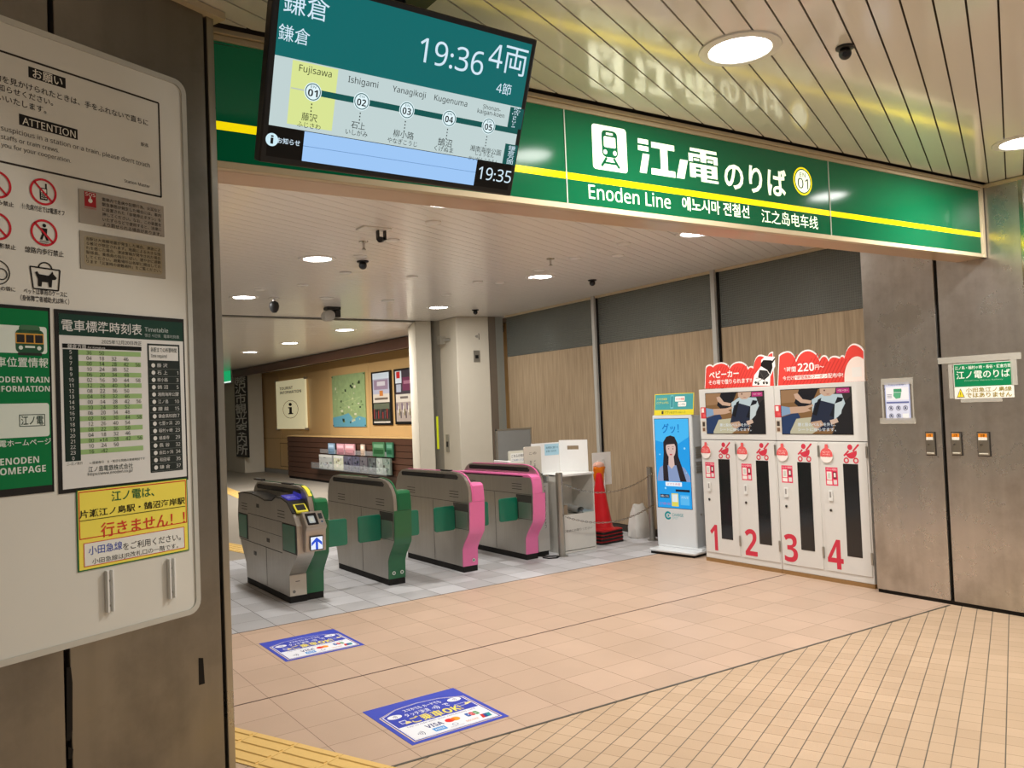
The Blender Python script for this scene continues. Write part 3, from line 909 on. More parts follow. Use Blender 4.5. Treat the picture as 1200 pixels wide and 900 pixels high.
sh.prect((22, 133), (91, 164), K2); sh.ptext('ATTENTION', (26, 139), (88.5, 160), W_, bold=0.004)
sh.ptext('suspicious in a station or a train, please don\'t touch', (1, 149), (175.5, 196), K_)
sh.ptext('staffs or train crews.', (1, 158), (69, 178), K_)
sh.ptext('you for your cooperation.', (1, 168), (83, 191), K_)
sh.ptext('駅長', (165, 167), (174, 173), K_); sh.ptext('Station Master', (145.5, 210.5), (175.5, 220), K_)
def nosign(cx, cy, r=0.040):
    u, v = sh.px(cx, cy)
    sh.ring(u, v, r, 0.0065, RED_, 3)
    d = r * 0.70
    sh.line((u - d, v + d), (u + d, v - d), 0.006, RED_, 3)
    return u, v
u, v = nosign(50.5, 225)
sh.rect(u - 0.010, v - 0.024, u + 0.012, v + 0.012, K2, 2); sh.rect(u - 0.007, v - 0.002, u + 0.009, v + 0.009, W_, 2.5); sh.rect(u + 0.006, v + 0.010, u + 0.011, v + 0.026, K2, 2)
for i in range(3):
    for j in range(3): sh.rect(u - 0.006 + i * 0.006, v - 0.020 + j * 0.006, u - 0.003 + i * 0.006, v - 0.017 + j * 0.006, W_, 2.5)
u, v = nosign(51.5, 273)
sh.disc(u + 0.001, v + 0.022, 0.0055, K2, 2)
sh.poly([(u - 0.010, v + 0.014), (u + 0.010, v + 0.014), (u + 0.008, v - 0.006), (u + 0.013, v - 0.022), (u + 0.006, v - 0.022), (u, v - 0.006), (u - 0.006, v - 0.022), (u - 0.012, v - 0.020), (u - 0.006, v - 0.004)], K2, 2)
for i in range(3): sh.rect(u - 0.012 - i * 0.004, v - 0.025 - i * 0.004, u + 0.012 + i * 0.004, v - 0.0235 - i * 0.004, K2, 2)
nosign(-4, 216); nosign(-4, 265)
u, v = sh.px(-4, 319); sh.ring(u, v, 0.036, 0.003, K2, 3); sh.ring(u + 0.012, v - 0.004, 0.017, 0.003, K2, 3)
sh.ptext('優先席付近では電源オフ', (25.5, 240), (75.5, 251), K_, bold=0.012, ys=1.6); sh.ptext('線路内歩行禁止', (29, 290), (74.5, 300), K_, bold=0.012, ys=1.2)
sh.ptext('み禁止', (-3, 234), (16, 243), K_, bold=0.012); sh.ptext('撮影禁止', (-8, 284), (18.5, 293), K_, bold=0.012); sh.ptext('専用の袋に', (-12, 334), (18, 342), K_, bold=0.012)
sh.ptext('ペットは専用のケースに', (27.5, 339), (78.5, 347), K_, bold=0.012, ys=1.5); sh.ptext('（身体障害者補助犬は除く）', (24, 346.5), (81, 356), K_, bold=0.012, ys=1.5)
# pet in a carrier
u, v = sh.px(53, 326)
bag = [(u - 0.044, v + 0.030), (u + 0.044, v + 0.028), (u + 0.038, v - 0.034), (u - 0.036, v - 0.034)]
for i in range(4): sh.line(bag[i], bag[(i + 1) % 4], 0.004, K2, 3)
sh.ring(u, v + 0.026, 0.022, 0.004, K2, 3, a0=10, a1=170)
sh.poly([(u - 0.024, v + 0.018), (u - 0.018, v + 0.010), (u + 0.010, v + 0.008), (u + 0.022, v + 0.022), (u + 0.024, v + 0.014), (u + 0.034, v + 0.004), (u + 0.030, v - 0.002), (u + 0.020, v - 0.004), (u + 0.018, v - 0.026), (u + 0.010, v - 0.026), (u + 0.008, v - 0.012),
         (u - 0.010, v - 0.012), (u - 0.012, v - 0.026), (u - 0.022, v - 0.026), (u - 0.022, v - 0.004), (u - 0.030, v + 0.014)], K2, 3)
sh.build('printing', root)

def notice(name, label, a, b, base, body, cat='notice', tilt=0.0, frame=None):
    """thin card on the board, a..b photo corners"""
    sh = Sheet(PO, U2, (0, 0, 1))
    p = sh.px(*a); q = sh.px(*b)
    u0, u1, v0, v1 = p[0], q[0], q[1], p[1]
    mb = sh.mb
    R = Matrix((U2, V2, Vector((0, 0, 1)))).transposed().to_4x4(); R.translation = PO
    mb.box(u0, u1, -0.003, -0.0002, v0, v1, base, R)
    sh.k = 7
    body(sh, u0, v0, u1, v1)
    return tag(sh.build(name), label, cat)
def b1(sh, u0, v0, u1, v1):
    u, v = sh.px(98, 224); q = sh.px(112, 244)
    sh.rect(u, q[1], q[0], v, ink(160, 34, 42), 7); sh.text('SOS', u + 0.003, v - 0.013, q[0] - 0.003, v - 0.003, W_, k=8)
    m = (u + q[0]) / 2; sh.disc(m, v - 0.027, 0.007, W_, 8); sh.rect(m - 0.002, v - 0.025, m + 0.002, v - 0.014, W_, 8)
    t = ['電車内で急病や犯罪行為、火災など', '緊急事態が発生した場合には、車内', 'に設置された「非常停止ボタン」を', '押してください。なお、この装置を', 'いたずらなどで使用すると、法律に', 'より罰せられる場合があります。']
    h = (v1 - v0) / 6.6
    for i, s in enumerate(t): sh.text(s, u0 + 0.075, v1 - 0.012 - h * (i + 0.8), u1 - 0.012, v1 - 0.012 - h * (i + 0.05), K_, k=8)
    sh.text('Emergency', u, q[1] - 0.008, q[0], q[1] - 0.002, RED_, k=8)
notice('emergency_notice', 'grey emergency button notice with a red square, upper of two stickers on the board', (91.5, 221), (192, 278), mat('grey_card', rgb(158, 150, 138), 0.5, noise=0.02), b1)
def b2(sh, u0, v0, u1, v1):
    sh.rect(u0 + 0.012, v0 + 0.012, u1 - 0.012, v1 - 0.012, ink(150, 138, 112), 7, r=0.01)
    t = ['当駅は大規模地震が発生した場合、津波によ', 'る被災が想定されます。地震による大きな揺', 'れを感じた場合、津波警報が発令された場合', '駅係員、乗務員の指示に従い、速やかに避難', 'してください。避難場所は各駅に掲出してお', 'ります「災害時の避難場所」をご覧ください。']
    h = (v1 - v0 - 0.03) / 6.2
    for i, s in enumerate(t): sh.text(s, u0 + 0.018, v1 - 0.016 - h * (i + 0.85), u1 - 0.018, v1 - 0.016 - h * (i + 0.05), K_, k=8)
notice('tsunami_notice', 'brownish grey notice full of small print, lower of two stickers on the board', (93, 270), (193.5, 327), mat('grey_card2', rgb(146, 138, 122), 0.5, noise=0.02), b2)

# the two posters in one black frame
def bt(sh, u0, v0, u1, v1):
    TT = ink(30, 62, 52); W2 = ink(216, 216, 212); LG = ink(150, 184, 122); K3 = ink(26, 46, 40)
    sh.rect(u0 + 0.012, v0 + 0.012, u1 - 0.006, v1 - 0.012, W2, 7)
    yy = sh.px(68, 392.5)[1]
    sh.rect(u0 + 0.012, yy, u1 - 0.006, v1 - 0.012, TT, 7.5)
    sh.ptext('電車標準時刻表', (71, 374.5), (165.5, 392.5), W2, k=9, bold=0.006); sh.ptext('Timetable', (168.5, 383), (196, 390.5), ink(190, 200, 196), k=9); sh.ptext('행선 시간표   電車时刻表', (168.5, 391), (209, 397), ink(170, 180, 176), k=9)
    sh.ptext('2025年12月20日改正', (118, 398.5), (165, 404.5), K3, k=9)
    p = sh.px(72, 402.5); q = sh.px(165, 411); 
    sh.rect(p[0], q[1] - 0.001, q[0], p[1], ink(14, 18, 16), 8); sh.ptext('鎌倉方面', (78, 403), (100, 409), W2, k=9); sh.ptext('For Kamakura', (102, 405.5), (122, 409.5), W2, k=9)
    rows = [('5', '36 50'), ('6', '04 18 32 46'), ('7', '00 14 28 42 56'), ('8', '10 24 38 52'), ('9', '06 20 34 48'), ('10', '02 16 30 44 58'), ('11', '12 26 40 54'), ('12', '08 22 36 50'), ('13', '04 18 32 46'), ('14', '00 14 28 42 56'),
            ('15', '10 24 38 52'), ('16', '06 20 34 48'), ('17', '02 16 30 44 58'), ('18', '12 26 40 54'), ('19', '08 22 36 50'), ('20', '04 18 32 46'), ('21', '00 ▪14 28 42 56'), ('22', '10 24 50'), ('23', '16 ▵42'), ('0', '')]
    top = sh.px(73, 409)[1]; bot = sh.px(78, 541)[1]; h = (top - bot) / 20
    ul = sh.px(74, 470)[0]; ur = sh.px(165.5, 470)[0]; uc = ul + 0.048
    sh.rect(ul, bot, uc, top, K3, 8)
    for i, (a, b) in enumerate(rows):
        y1 = top - h * i; y0 = y1 - h
        if i % 2 == 0 and i < 19: sh.rect(uc, y0 + 0.001, ur, y1 - 0.001, LG, 8)
        sh.text(a, ul + 0.010, y0 + h * 0.18, ul + 0.038, y0 + h * 0.82, W2, k=9, fit=False, align='C')
        for j, t in enumerate(b.split()):
            sh.text(t, uc + 0.020 + j * 0.041, y0 + h * 0.16, uc + 0.048 + j * 0.041, y0 + h * 0.84, K3, k=9, fit=False, align='C')
    p = sh.px(171.5, 402.5); q = sh.px(213.5, 550.5)
    sh.rect(p[0], q[1], q[0], p[1], ink(40, 48, 46), 8)
    sh.rect(p[0] + 0.006, p[1] - 0.055, q[0] - 0.006, p[1] - 0.006, W2, 8.5); sh.text('各駅までの所要時間', p[0] + 0.012, p[1] - 0.028, q[0] - 0.012, p[1] - 0.012, K3, k=9.5); sh.text('Time required', p[0] + 0.012, p[1] - 0.050, q[0] - 0.05, p[1] - 0.034, K3, k=9.5)
    st = [('藤 沢', ''), ('石 上', '1'), ('柳小路', '3'), ('鵠 沼', '5'), ('湘南海岸公園', '7'), ('江ノ島', '10'), ('腰 越', '15'), ('鎌倉高校前', '17'), ('七里ヶ浜', '20'), ('稲村ヶ崎', '23'), ('極楽寺', '29'), ('長 谷', '32'), ('由比ヶ浜', '34'), ('和田塚', '35'), ('鎌 倉', '37')]
    t0 = p[1] - 0.060; hh = (t0 - q[1] - 0.004) / 15
    for i, (a, b) in enumerate(st):
        y = t0 - hh * (i + 0.5)
        sh.disc(p[0] + 0.020, y, 0.007, W2, 9)
        sh.text(a, p[0] + 0.034, y - 0.006, p[0] + 0.034 + 0.013 * len(a), y + 0.007, W2, k=9)
        if b: sh.text(b, q[0] - 0.026, y - 0.006, q[0] - 0.008, y + 0.006, W2, k=9, fit=False, align='R')
        sh.rect(p[0] + 0.004, y - hh / 2 - 0.0005, q[0] - 0.004, y - hh / 2 + 0.0005, ink(120, 124, 120), 9)
    sh.ptext('江ノ島電鉄株式会社', (102.5, 544.5), (155, 551), K3, k=9, ys=1.15); sh.ptext('https://www.enoden.co.jp/', (102, 551), (155, 556.5), K3, k=9)
    sh.ptext('二–江ノ島行', (77, 541.5), (96, 545), K3, k=9); sh.ptext('▪–極楽寺行　土・祝日も同様の発車時刻です', (104, 538), (169, 541.5), K3, k=9)
notice('timetable_poster', 'train timetable poster with green and white rows on the lower half of the notice board', (63, 362), (220, 562), mat('poster_black_edge', rgb(20, 20, 20), 0.4, noise=0), bt, 'poster')
def bg(sh, u0, v0, u1, v1):
    GN = ink(0, 116, 62); W2 = ink(214, 224, 214)
    sh.rect(u0, sh.px(30, 571)[1], u1 - 0.006, sh.px(30, 363)[1], GN, 7)
    sh.prect((-40, 378), (54.5, 415), W2, 8, r=0.008); sh.prect((-40, 474), (57.5, 511), W2, 8, r=0.008)
    # little tram front
    u, v = sh.px(34, 399); T1c = ink(40, 84, 60); T2c = ink(206, 152, 66)
    sh.rect(u - 0.040, v - 0.036, u + 0.040, v + 0.030, T1c, 9, r=0.012); sh.rect(u - 0.030, v + 0.022, u + 0.030, v + 0.044, ink(70, 110, 80), 9, r=0.01)
    sh.rect(u - 0.040, v - 0.010, u + 0.040, v + 0.020, T2c, 9.5)
    for j in (-1, 0, 1): sh.rect(u - 0.011 + j * 0.026, v - 0.007, u + 0.011 + j * 0.026, v + 0.016, ink(40, 40, 40), 10)
    for j in (-1, 1): sh.disc(u + j * 0.026, v - 0.022, 0.006, W2, 10)
    sh.rect(u - 0.014, v - 0.022, u + 0.014, v - 0.016, W2, 10); sh.rect(u - 0.034, v - 0.044, u + 0.034, v - 0.036, ink(46, 50, 46), 9)
    sh.ptext('車位置情報', (-6, 419), (56, 430), W2, k=9, bold=0.02)
    sh.ptext('ENODEN TRAIN', (-17, 440), (57, 449.5), W2, k=9, bold=0.02); sh.ptext('INFORMATION', (-12, 450.5), (57.5, 460.5), W2, k=9, bold=0.02)
    u, v = sh.px(21.5, 486); q = sh.px(52, 499)
    sh.frame(u, q[1], q[0], v, 0.002, INK_G, 9); sh.text('江ノ電', u + 0.005, q[1] + 0.004, q[0] - 0.005, v - 0.004, INK_G, k=9, bold=0.03)
    sh.ptext('電ホームページ', (-2, 513), (59, 524), W2, k=9, bold=0.02)
    sh.ptext('ENODEN', (-1, 535), (45, 544.5), W2, k=9, bold=0.02); sh.ptext('HOMEPAGE', (-10, 545.5), (53, 556.5), W2, k=9, bold=0.02)
    sh.rect(u1 - 0.006, v0, u1, v1, ink(20, 20, 20), 7)
notice('train_information_poster', 'green train information poster with a small tram picture beside the timetable', (-90, 349), (63, 576), mat('poster_black_edge', rgb(20, 20, 20)), bg, 'poster')
def by(sh, u0, v0, u1, v1):
    YW = ink(240, 224, 92); RD = ink(206, 60, 48); GD = ink(30, 100, 60)
    sh.rect(u0 + 0.004, v0 + 0.004, u1 - 0.004, v1 - 0.004, YW, 7)
    zt, zm = v1 - 0.008, sh.px(92, 633)[1]
    sh.frame(u0 + 0.006, zm, u1 - 0.006, zt, 0.003, RD, 8)
    p = sh.px(97, 637); q = sh.px(216, 647)
    sh.rect(p[0], v0 + 0.012, q[0], zm - 0.012, ink(228, 228, 220), 8); sh.frame(p[0], v0 + 0.012, q[0], zm - 0.012, 0.002, RD, 9)
    sh.ptext('江ノ電は、', (129.5, 573.5), (180, 583.5), GD, k=9, bold=0.02)
    sh.ptext('片瀬江ノ島駅・鵠沼海岸駅', (92, 596.5), (216, 592.5), K2, k=9, bold=0.02, ys=0.82)
    sh.line((sh.px(92, 606)[0], sh.px(92, 611)[1]), (sh.px(216, 592)[0], sh.px(92, 611)[1]), 0.002, K2, 9)
    sh.ptext('行きません！！', (117, 611), (216, 615.5), RD, k=9, bold=0.02)
    sh.ptext('小田急線', (102.5, 639), (142.5, 645), ink(70, 90, 170), k=9, bold=0.01); sh.ptext('をご利用ください。', (143, 633.5), (211, 635.5), K2, k=9, bold=0.004)
    sh.ptext('小田急線はJR改札口の一階です。', (107, 650.5), (208, 646.5), K2, k=9, ys=0.85)
notice('odakyu_notice', 'yellow and white laminated notice with red lettering below the timetable', (88.5, 574), (221, 645), mat('green_card_edge', rgb(40, 110, 60), 0.4, noise=0), by)
bpy.data.objects['odakyu_notice'].name = 'yellow_notice'

# white plastic brochure clips, one left and one right
for (x0, y0, x1, y1), lb in (((122, 669, 131.5, 716), 'white plastic clip strip on the board, left of the pair under the yellow notice'), ((195, 655, 203.5, 700), 'white plastic clip strip on the board, right of the pair under the yellow notice')):
    sh = Sheet(PO, U2, (0, 0, 1)); p = sh.px(x0, y0); q_ = sh.px(x1, y1)
    R = Matrix((U2, V2, Vector((0, 0, 1)))).transposed().to_4x4(); R.translation = PO
    root = empty('clip_strip', tuple(PO + U2 * ((p[0] + q_[0]) / 2) + Vector((0, 0, q_[1]))), lb, 'clip', 'clip strips')
    mb = MB(); mb.box(p[0], q_[0], -0.003, -0.0002, q_[1], p[1], M_WHITE, R); w = 0.006
    mb.box(p[0], p[0] + w, -0.016, -0.003, q_[1], p[1], M_WHITE, R); mb.box(q_[0] - w, q_[0], -0.016, -0.003, q_[1], p[1], M_WHITE, R)
    mb.build('channel', root, bevel=0.001)
    for t in (0.15, 0.75):
        z = q_[1] + (p[1] - q_[1]) * t; c = R @ Vector(((p[0] + q_[0]) / 2, -0.003, z))
        mb = MB(); mb.cyl(c, c - V2 * 0.003, 0.004, M_ALU, n=10); mb.build('screw', root)

# ------------------------------------------------------------------ ticket gates
FRONT = [(2.300, 0.06), (2.292, 0.235), (2.255, 0.30), (2.185, 0.385), (2.150, 0.43), (2.140, 0.52), (2.132, 0.72), (2.136, 0.80), (2.150, 0.865), (2.180, 0.918), (2.225, 0.96), (2.285, 0.988), (2.36, 1.003), (2.46, 1.010)]
REAR = [(3.48, 0.995), (3.57, 0.982), (3.64, 0.945), (3.69, 0.89), (3.72, 0.81), (3.735, 0.66), (3.715, 0.50), (3.66, 0.40), (3.58, 0.30), (3.52, 0.20), (3.49, 0.06)]
PROF_T = FRONT + REAR                                         # tall panel outline in (y, z)
PROF_L = FRONT[:8] + [(2.148, 0.872), (2.165, 0.885), (2.19, 0.89), (3.70, 0.875)] + REAR[4:]
def yz(prof, x, dy=0.0): return [(x, y + dy, z) for y, z in prof]
def edge_band(mb, prof, x0, x1, t, m):
    """a band of thickness t lying on the outside of an open (y, z) polyline"""
    n = len(prof); off = []
    for i in range(n):
        a = prof[max(i - 1, 0)]; b = prof[min(i + 1, n - 1)]
        dy, dz = b[0] - a[0], b[1] - a[1]; l = hypot(dy, dz) or 1
        off.append((prof[i][0] - dz / l * t, prof[i][1] + dy / l * t))
    vs = []
    for (y, z), (oy, oz) in zip(prof, off): vs += [(x0, y, z), (x1, y, z), (x0, oy, oz), (x1, oy, oz)]
    fs = []
    for i in range(n - 1):
        a, b = 4 * i, 4 * i + 4
        fs += [(a + 2, a + 3, b + 3, b + 2), (a, a + 2, b + 2, b), (a + 1, b + 1, b + 3, a + 3), (a, b, b + 1, a + 1)]
    fs += [(0, 1, 3, 2), (4 * n - 4, 4 * n - 2, 4 * n - 1, 4 * n - 3)]
    mb.add(vs, fs, m)
def flap(root, x0, x1, y, z0, z1):
    mb = MB(); R = rr(min(x0, x1), max(x0, x1), z0, z1, 0.022)
    mb.prism([(x, y - 0.014, z) for x, z in R], (0, 0.028, 0), M_FLAP)
    f = mb.build('flap', root, bevel=0.004)
    hx = x1
    for z in (z0 + 0.02, z1 - 0.02):
        mb = MB(); mb.cyl((hx, y, z - 0.02), (hx, y, z + 0.02), 0.012, M_CHROME, n=12); mb.build('hinge', f)
def vents(mb, side, x, y, z, m):
    for i in range(3): mb.box(min(x, x + side * 0.002), max(x, x + side * 0.002), y - 0.09, y + 0.09, z - 0.028 * i, z - 0.028 * i + 0.006, m)
M_SEAM = mat('dark_seam', rgb(58, 54, 50), 0.6, noise=0)
def common(root, x0, x1, tall0, tall1, low0, low1, colour, left, right, tall_left=True, name='gate'):
    mb = MB(); mb.box(x0 + 0.004, x1 - 0.002, 2.29, 3.495, 0.0, 0.062, M_RUBBER); mb.build('base', root, bevel=0.004)
    mb = MB(); mb.prism(yz(PROF_T, tall0), (tall1 - tall0, 0, 0), M_GATE); mb.build('side_panel', root, bevel=0.003)
    mb = MB(); mb.prism(yz(PROF_L, low0), (low1 - low0, 0, 0), M_GATE); mb.build('body', root, bevel=0.003)
    # coloured front plate, full width below, and the rim that follows the arch
    mb = MB()
    edge_band(mb, FRONT[:7], x0, x1, 0.012, colour)
    lo = FRONT[6:8] + [(2.148, 0.872), (2.165, 0.885), (2.19, 0.89), (2.30, 0.888)]
    lo = [(y, z + 0.002) for y, z in lo]
    edge_band(mb, lo, low0, low1, 0.012, colour)
    rx = (tall1 - 0.014, tall1) if tall_left else (tall0, tall0 + 0.014)
    edge_band(mb, [(y, z + 0.001) for y, z in FRONT[6:]] + [REAR[0]], rx[0], rx[1], 0.009, colour)
    mb.build('front_trim', root)
    mb = MB(); edge_band(mb, FRONT[7:] + REAR[:4], tall0 + 0.002, (tall1 - 0.016) if tall_left else tall1 - 0.002, 0.004, M_GATE); mb.build('top_rail', root)
    # dark band along the head of the tall panel
    xs = tall0 if tall_left else tall0
    mb = MB(); q_ = [(2.34, 0.938), (3.55, 0.930), (3.565, 0.955), (3.545, 0.975), (2.36, 0.984), (2.325, 0.96)]
    mb.prism(yz(q_, xs - 0.003), (0.004, 0, 0), M_GLASS); mb.build('indicator_band', root)
    mb = MB()
    if left:
        X = x0 - 0.0012
        mb.box(X, X + 0.002, 2.15, 3.70, 0.706, 0.711, M_SEAM)
        mb.box(X, X + 0.002, 2.86, 2.864, 0.07, 0.70, M_SEAM)
        vents(mb, -1, X + 0.001, 2.42, 0.81, M_SEAM); vents(mb, -1, X + 0.001, 3.35, 0.80, M_SEAM)
        mb.build('panel_seams', root, smooth=False)
        mb = MB()
        mb.box(X - 0.001, X + 0.002, 2.155, 2.44, 0.44, 0.70, M_SEAM)
        mb.box(X - 0.004, X + 0.001, 2.16, 2.40, 0.445, 0.62, M_GATE)
        mb.build('flap_recess', root, bevel=0.001)
def emblem(root, x, y, z, m, r=0.012):
    sh = Sheet((0, y, 0), (1, 0, 0), (0, 0, 1)); sh.disc(x, z, r, m, 1, n=16); sh.disc(x, z, r * 0.6, ink(40, 60, 50), 2, n=12)
    return sh
def gate(x0, x1, colour, label, badge=2):
    root = empty('ticket_gate', ((x0 + x1) / 2, 2.9, 0), label, 'ticket gate')
    common(root, x0, x1, x0, x0 + 0.05, x0 + 0.05, x1, colour, True, True)
    flap(root, x0 - 0.235, x0 - 0.002, 2.43, 0.42, 0.668)
    flap(root, x1 + 0.235, x1 + 0.002, 2.43, 0.42, 0.668)
    sh = Sheet((0, 2.276, 0), (1, 0, 0), (0, 0, 1))
    for k in range(badge):
        sh = Sheet((0, 2.276, 0), (1, 0, 0), (0, 0, 1))
        u = x0 + 0.05 + k * 0.085 if badge == 2 else x0 + 0.12
        sh.disc(u, 0.115, 0.018, ink(206, 214, 206), 1, n=18); sh.disc(u, 0.115, 0.010, ink(60, 90, 74), 2, n=14)
        sh.build('badge', root)
    mb = MB(); mb.box(x0 + 0.008, x0 + 0.044, 2.50, 2.70, 1.012, 1.026, M_BLACK); mb.build('people_sensor', root, bevel=0.003)
    return root
gate(1.622, 1.800, M_GREEN, 'second ticket gate from the left, plain steel side with a green front edge')
gate(2.452, 2.628, M_PINK, 'third ticket gate from the left, plain steel arch with a pink front edge', 1)
# gate with card reader
root = empty('ticket_gate', (0.81, 2.9, 0), 'leftmost ticket gate, green edged, with card reader and lit blue arrow', 'ticket gate')
common(root, 0.80, 0.972, 0.80, 0.86, 0.86, 0.972, M_GREEN, False, True)
flap(root, 0.972 + 0.30, 0.974, 2.43, 0.42, 0.668)
A0, A1 = 0.645, 0.80
PA_ = [(2.268, 0.06), (2.262, 0.25), (2.20, 0.31), (2.06, 0.43), (2.035, 0.47), (2.04, 0.70), (2.13, 0.80), (2.26, 0.885), (2.42, 0.915), (2.56, 0.912), (2.66, 0.875), (2.86, 0.862), (3.05, 0.885), (3.28, 0.90), (3.55, 0.895), (3.69, 0.875), (3.735, 0.66), (3.715, 0.50), (3.66, 0.40), (3.58, 0.30), (3.50, 0.20), (3.48, 0.06)]
mb = MB(); mb.prism(yz(PA_, A0), (A1 - A0, 0, 0), M_GATE); mb.build('reader_body', root, bevel=0.003)
mb = MB(); mb.box(A0 + 0.004, A1 + 0.01, 2.27, 3.49, 0, 0.058, M_RUBBER); mb.build('reader_base', root, bevel=0.004)
mb = MB(); edge_band(mb, PA_[6:16], A0 - 0.003, A1 + 0.002, 0.012, M_BLACK); mb.build('top_cover', root)
mb = MB()
for y0, y1, z0, z1 in ((2.045, 2.40, 0.452, 0.705), (3.40, 3.70, 0.44, 0.69)):
    mb.box(A0 - 0.002, A0 + 0.002, y0, y1, z0, z1, M_SEAM)
mb.box(A0 - 0.0015, A0 + 0.001, 2.42, 3.39, 0.702, 0.707, M_SEAM); mb.box(A0 - 0.0015, A0 + 0.001, 2.42, 3.70, 0.425, 0.431, M_SEAM); mb.box(A0 - 0.0015, A0 + 0.001, 2.42, 3.38, 0.57, 0.573, M_SEAM)
mb.box(A0 - 0.0015, A0 + 0.001, 2.86, 2.863, 0.07, 0.43, M_SEAM)
vents(mb, -1, A0, 2.42, 0.80, M_SEAM); vents(mb, -1, A0, 3.50, 0.79, M_SEAM)
for y, z in ((3.08, 0.80), (3.2, 0.33), (2.80, 0.50)): mb.box(A0 - 0.003, A0 + 0.001, y - 0.035, y + 0.035, z - 0.018, z + 0.018, M_BLACK)
mb.build('panel_seams', root, smooth=False)
for y0, y1, z0, z1 in ((2.075, 2.38, 0.462, 0.695), (3.43, 3.69, 0.45, 0.68)):
    mb = MB(); mb.box(A0 - 0.006, A0 + 0.003, y0, y1, z0, z1, M_FLAP); mb.build('flap', root, bevel=0.003)
# reader head
mb = MB()
hd = [(2.04, 0.47), (1.985, 0.475), (1.975, 0.65), (1.945, 0.69), (2.06, 0.815), (2.10, 0.80), (2.12, 0.72)]
mb.prism(yz(hd, 0.70), (0.185, 0, 0), M_GATE); h = mb.build('reader_head', root, bevel=0.006)
S_O = Vector((0.70, 1.945, 0.69)); SV_ = Vector((0, 0.115, 0.125)).normalized()
sh = Sheet(S_O, (1, 0, 0), SV_)
L_ = hypot(0.115, 0.125)
sh.rect(0.02, 0.025, 0.12, L_ - 0.02, ink(20, 20, 22), 2, r=0.008); sh.rect(0.04, 0.045, 0.095, L_ - 0.05, ink(225, 230, 228, 0.5), 3, r=0.004); sh.rect(0.052, 0.06, 0.083, L_ - 0.07, ink(170, 176, 170), 4)
sh.rect(0.135, 0.08, 0.17, L_ - 0.03, ink(40, 46, 48), 2); sh.disc(0.153, 0.05, 0.010, ink(60, 80, 110), 2)
sh.build('card_reader', h)
sh = Sheet((0.70, 1.98, 0), (1, 0, 0.0), (0, 0, 1))
sh.O = Vector((0.70, 1.9715, 0)); sh.rect(0.035, 0.487, 0.155, 0.608, ink(18, 18, 20), 4)
sh.rect(0.042, 0.494, 0.148, 0.601, ink(236, 242, 255, 1.0), 5)
B_A = ink(24, 82, 220, 0.9); m_ = 0.095
sh.rect(m_ - 0.011, 0.494, m_ + 0.011, 0.585, B_A, 6)
for sx in (-1, 1): sh.poly([(m_, 0.597), (m_ + sx * 0.048, 0.553), (m_ + sx * 0.048, 0.525), (m_, 0.569)], B_A, 6 + 0.2 * sx)
sh.build('arrow_display', h)
# screens and coin slot on the sloping top
for (x0, x1, y0, y1, z0, z1), m in (((0.665, 0.775, 2.28, 2.46, 0.905, 0.932), ink(72, 70, 200, 0.6)),):
    mb = MB(); mb.prism([(x0, y0, z0), (x0, y1, z1), (x0, y1, z1 + 0.008), (x0, y0, z0 + 0.008)], (x1 - x0, 0, 0), m); s_ = mb.build('fare_screen', root)
    sh = Sheet((x0, y0, z0 + 0.008), (1, 0, 0), (0, y1 - y0, z1 - z0)); sh.text('ご利用ください', 0.015, 0.07, 0.095, 0.10, ink(200, 200, 250, 0.9)); sh.build('screen_text', s_)
mb = MB(); mb.prism([(0.675, 2.11, 0.80), (0.675, 2.20, 0.86), (0.675, 2.20, 0.875), (0.675, 2.11, 0.815)], (0.11, 0, 0), mat('yellow_bezel', rgb(206, 196, 60), 0.4)); e_ = mb.build('ticket_slot', root, bevel=0.003)
mb = MB(); mb.prism([(0.69, 2.125, 0.822), (0.69, 2.185, 0.862), (0.69, 2.185, 0.870), (0.69, 2.125, 0.830)], (0.08, 0, 0), M_BLACK); mb.build('slot_mouth', e_)
mb = MB(); edge_band(mb, [(y, z + 0.001) for y, z in ((2.19, 0.925), (2.24, 0.968), (2.30, 0.992), (2.36, 1.004))], 0.815, 0.85, 0.012, mat('yellow_band', rgb(214, 202, 64), 0.4)); mb.build('yellow_marking', root)
mb = MB(); mb.prism([(0.793, 2.30, 0.90), (0.793, 2.52, 0.93), (0.793, 2.50, 0.962), (0.793, 2.32, 0.945)], (0.008, 0, 0), ink(64, 62, 190, 0.45)); mb.build('side_screen', root)
for y in (2.62, 3.45): mb = MB(); mb.box(0.805, 0.85, y, y + 0.24, 1.006, 1.024, M_BLACK); mb.build('people_sensor', root, bevel=0.004)
sh = Sheet((0, 2.258, 0), (1, 0, 0), (0, 0, 1)); sh.rect(A0 + 0.055, 0.185, A0 + 0.095, 0.191, M_SEAM, 1); sh.disc(A0 + 0.04, 0.10, 0.014, ink(110, 108, 104), 1, n=14); sh.rect(A0 + 0.003, 0.062, A1, 0.245, mat('pale_kick_plate', rgb(196, 188, 174), 0.4, 0.2), 0.4); sh.build('kick_plate', root)
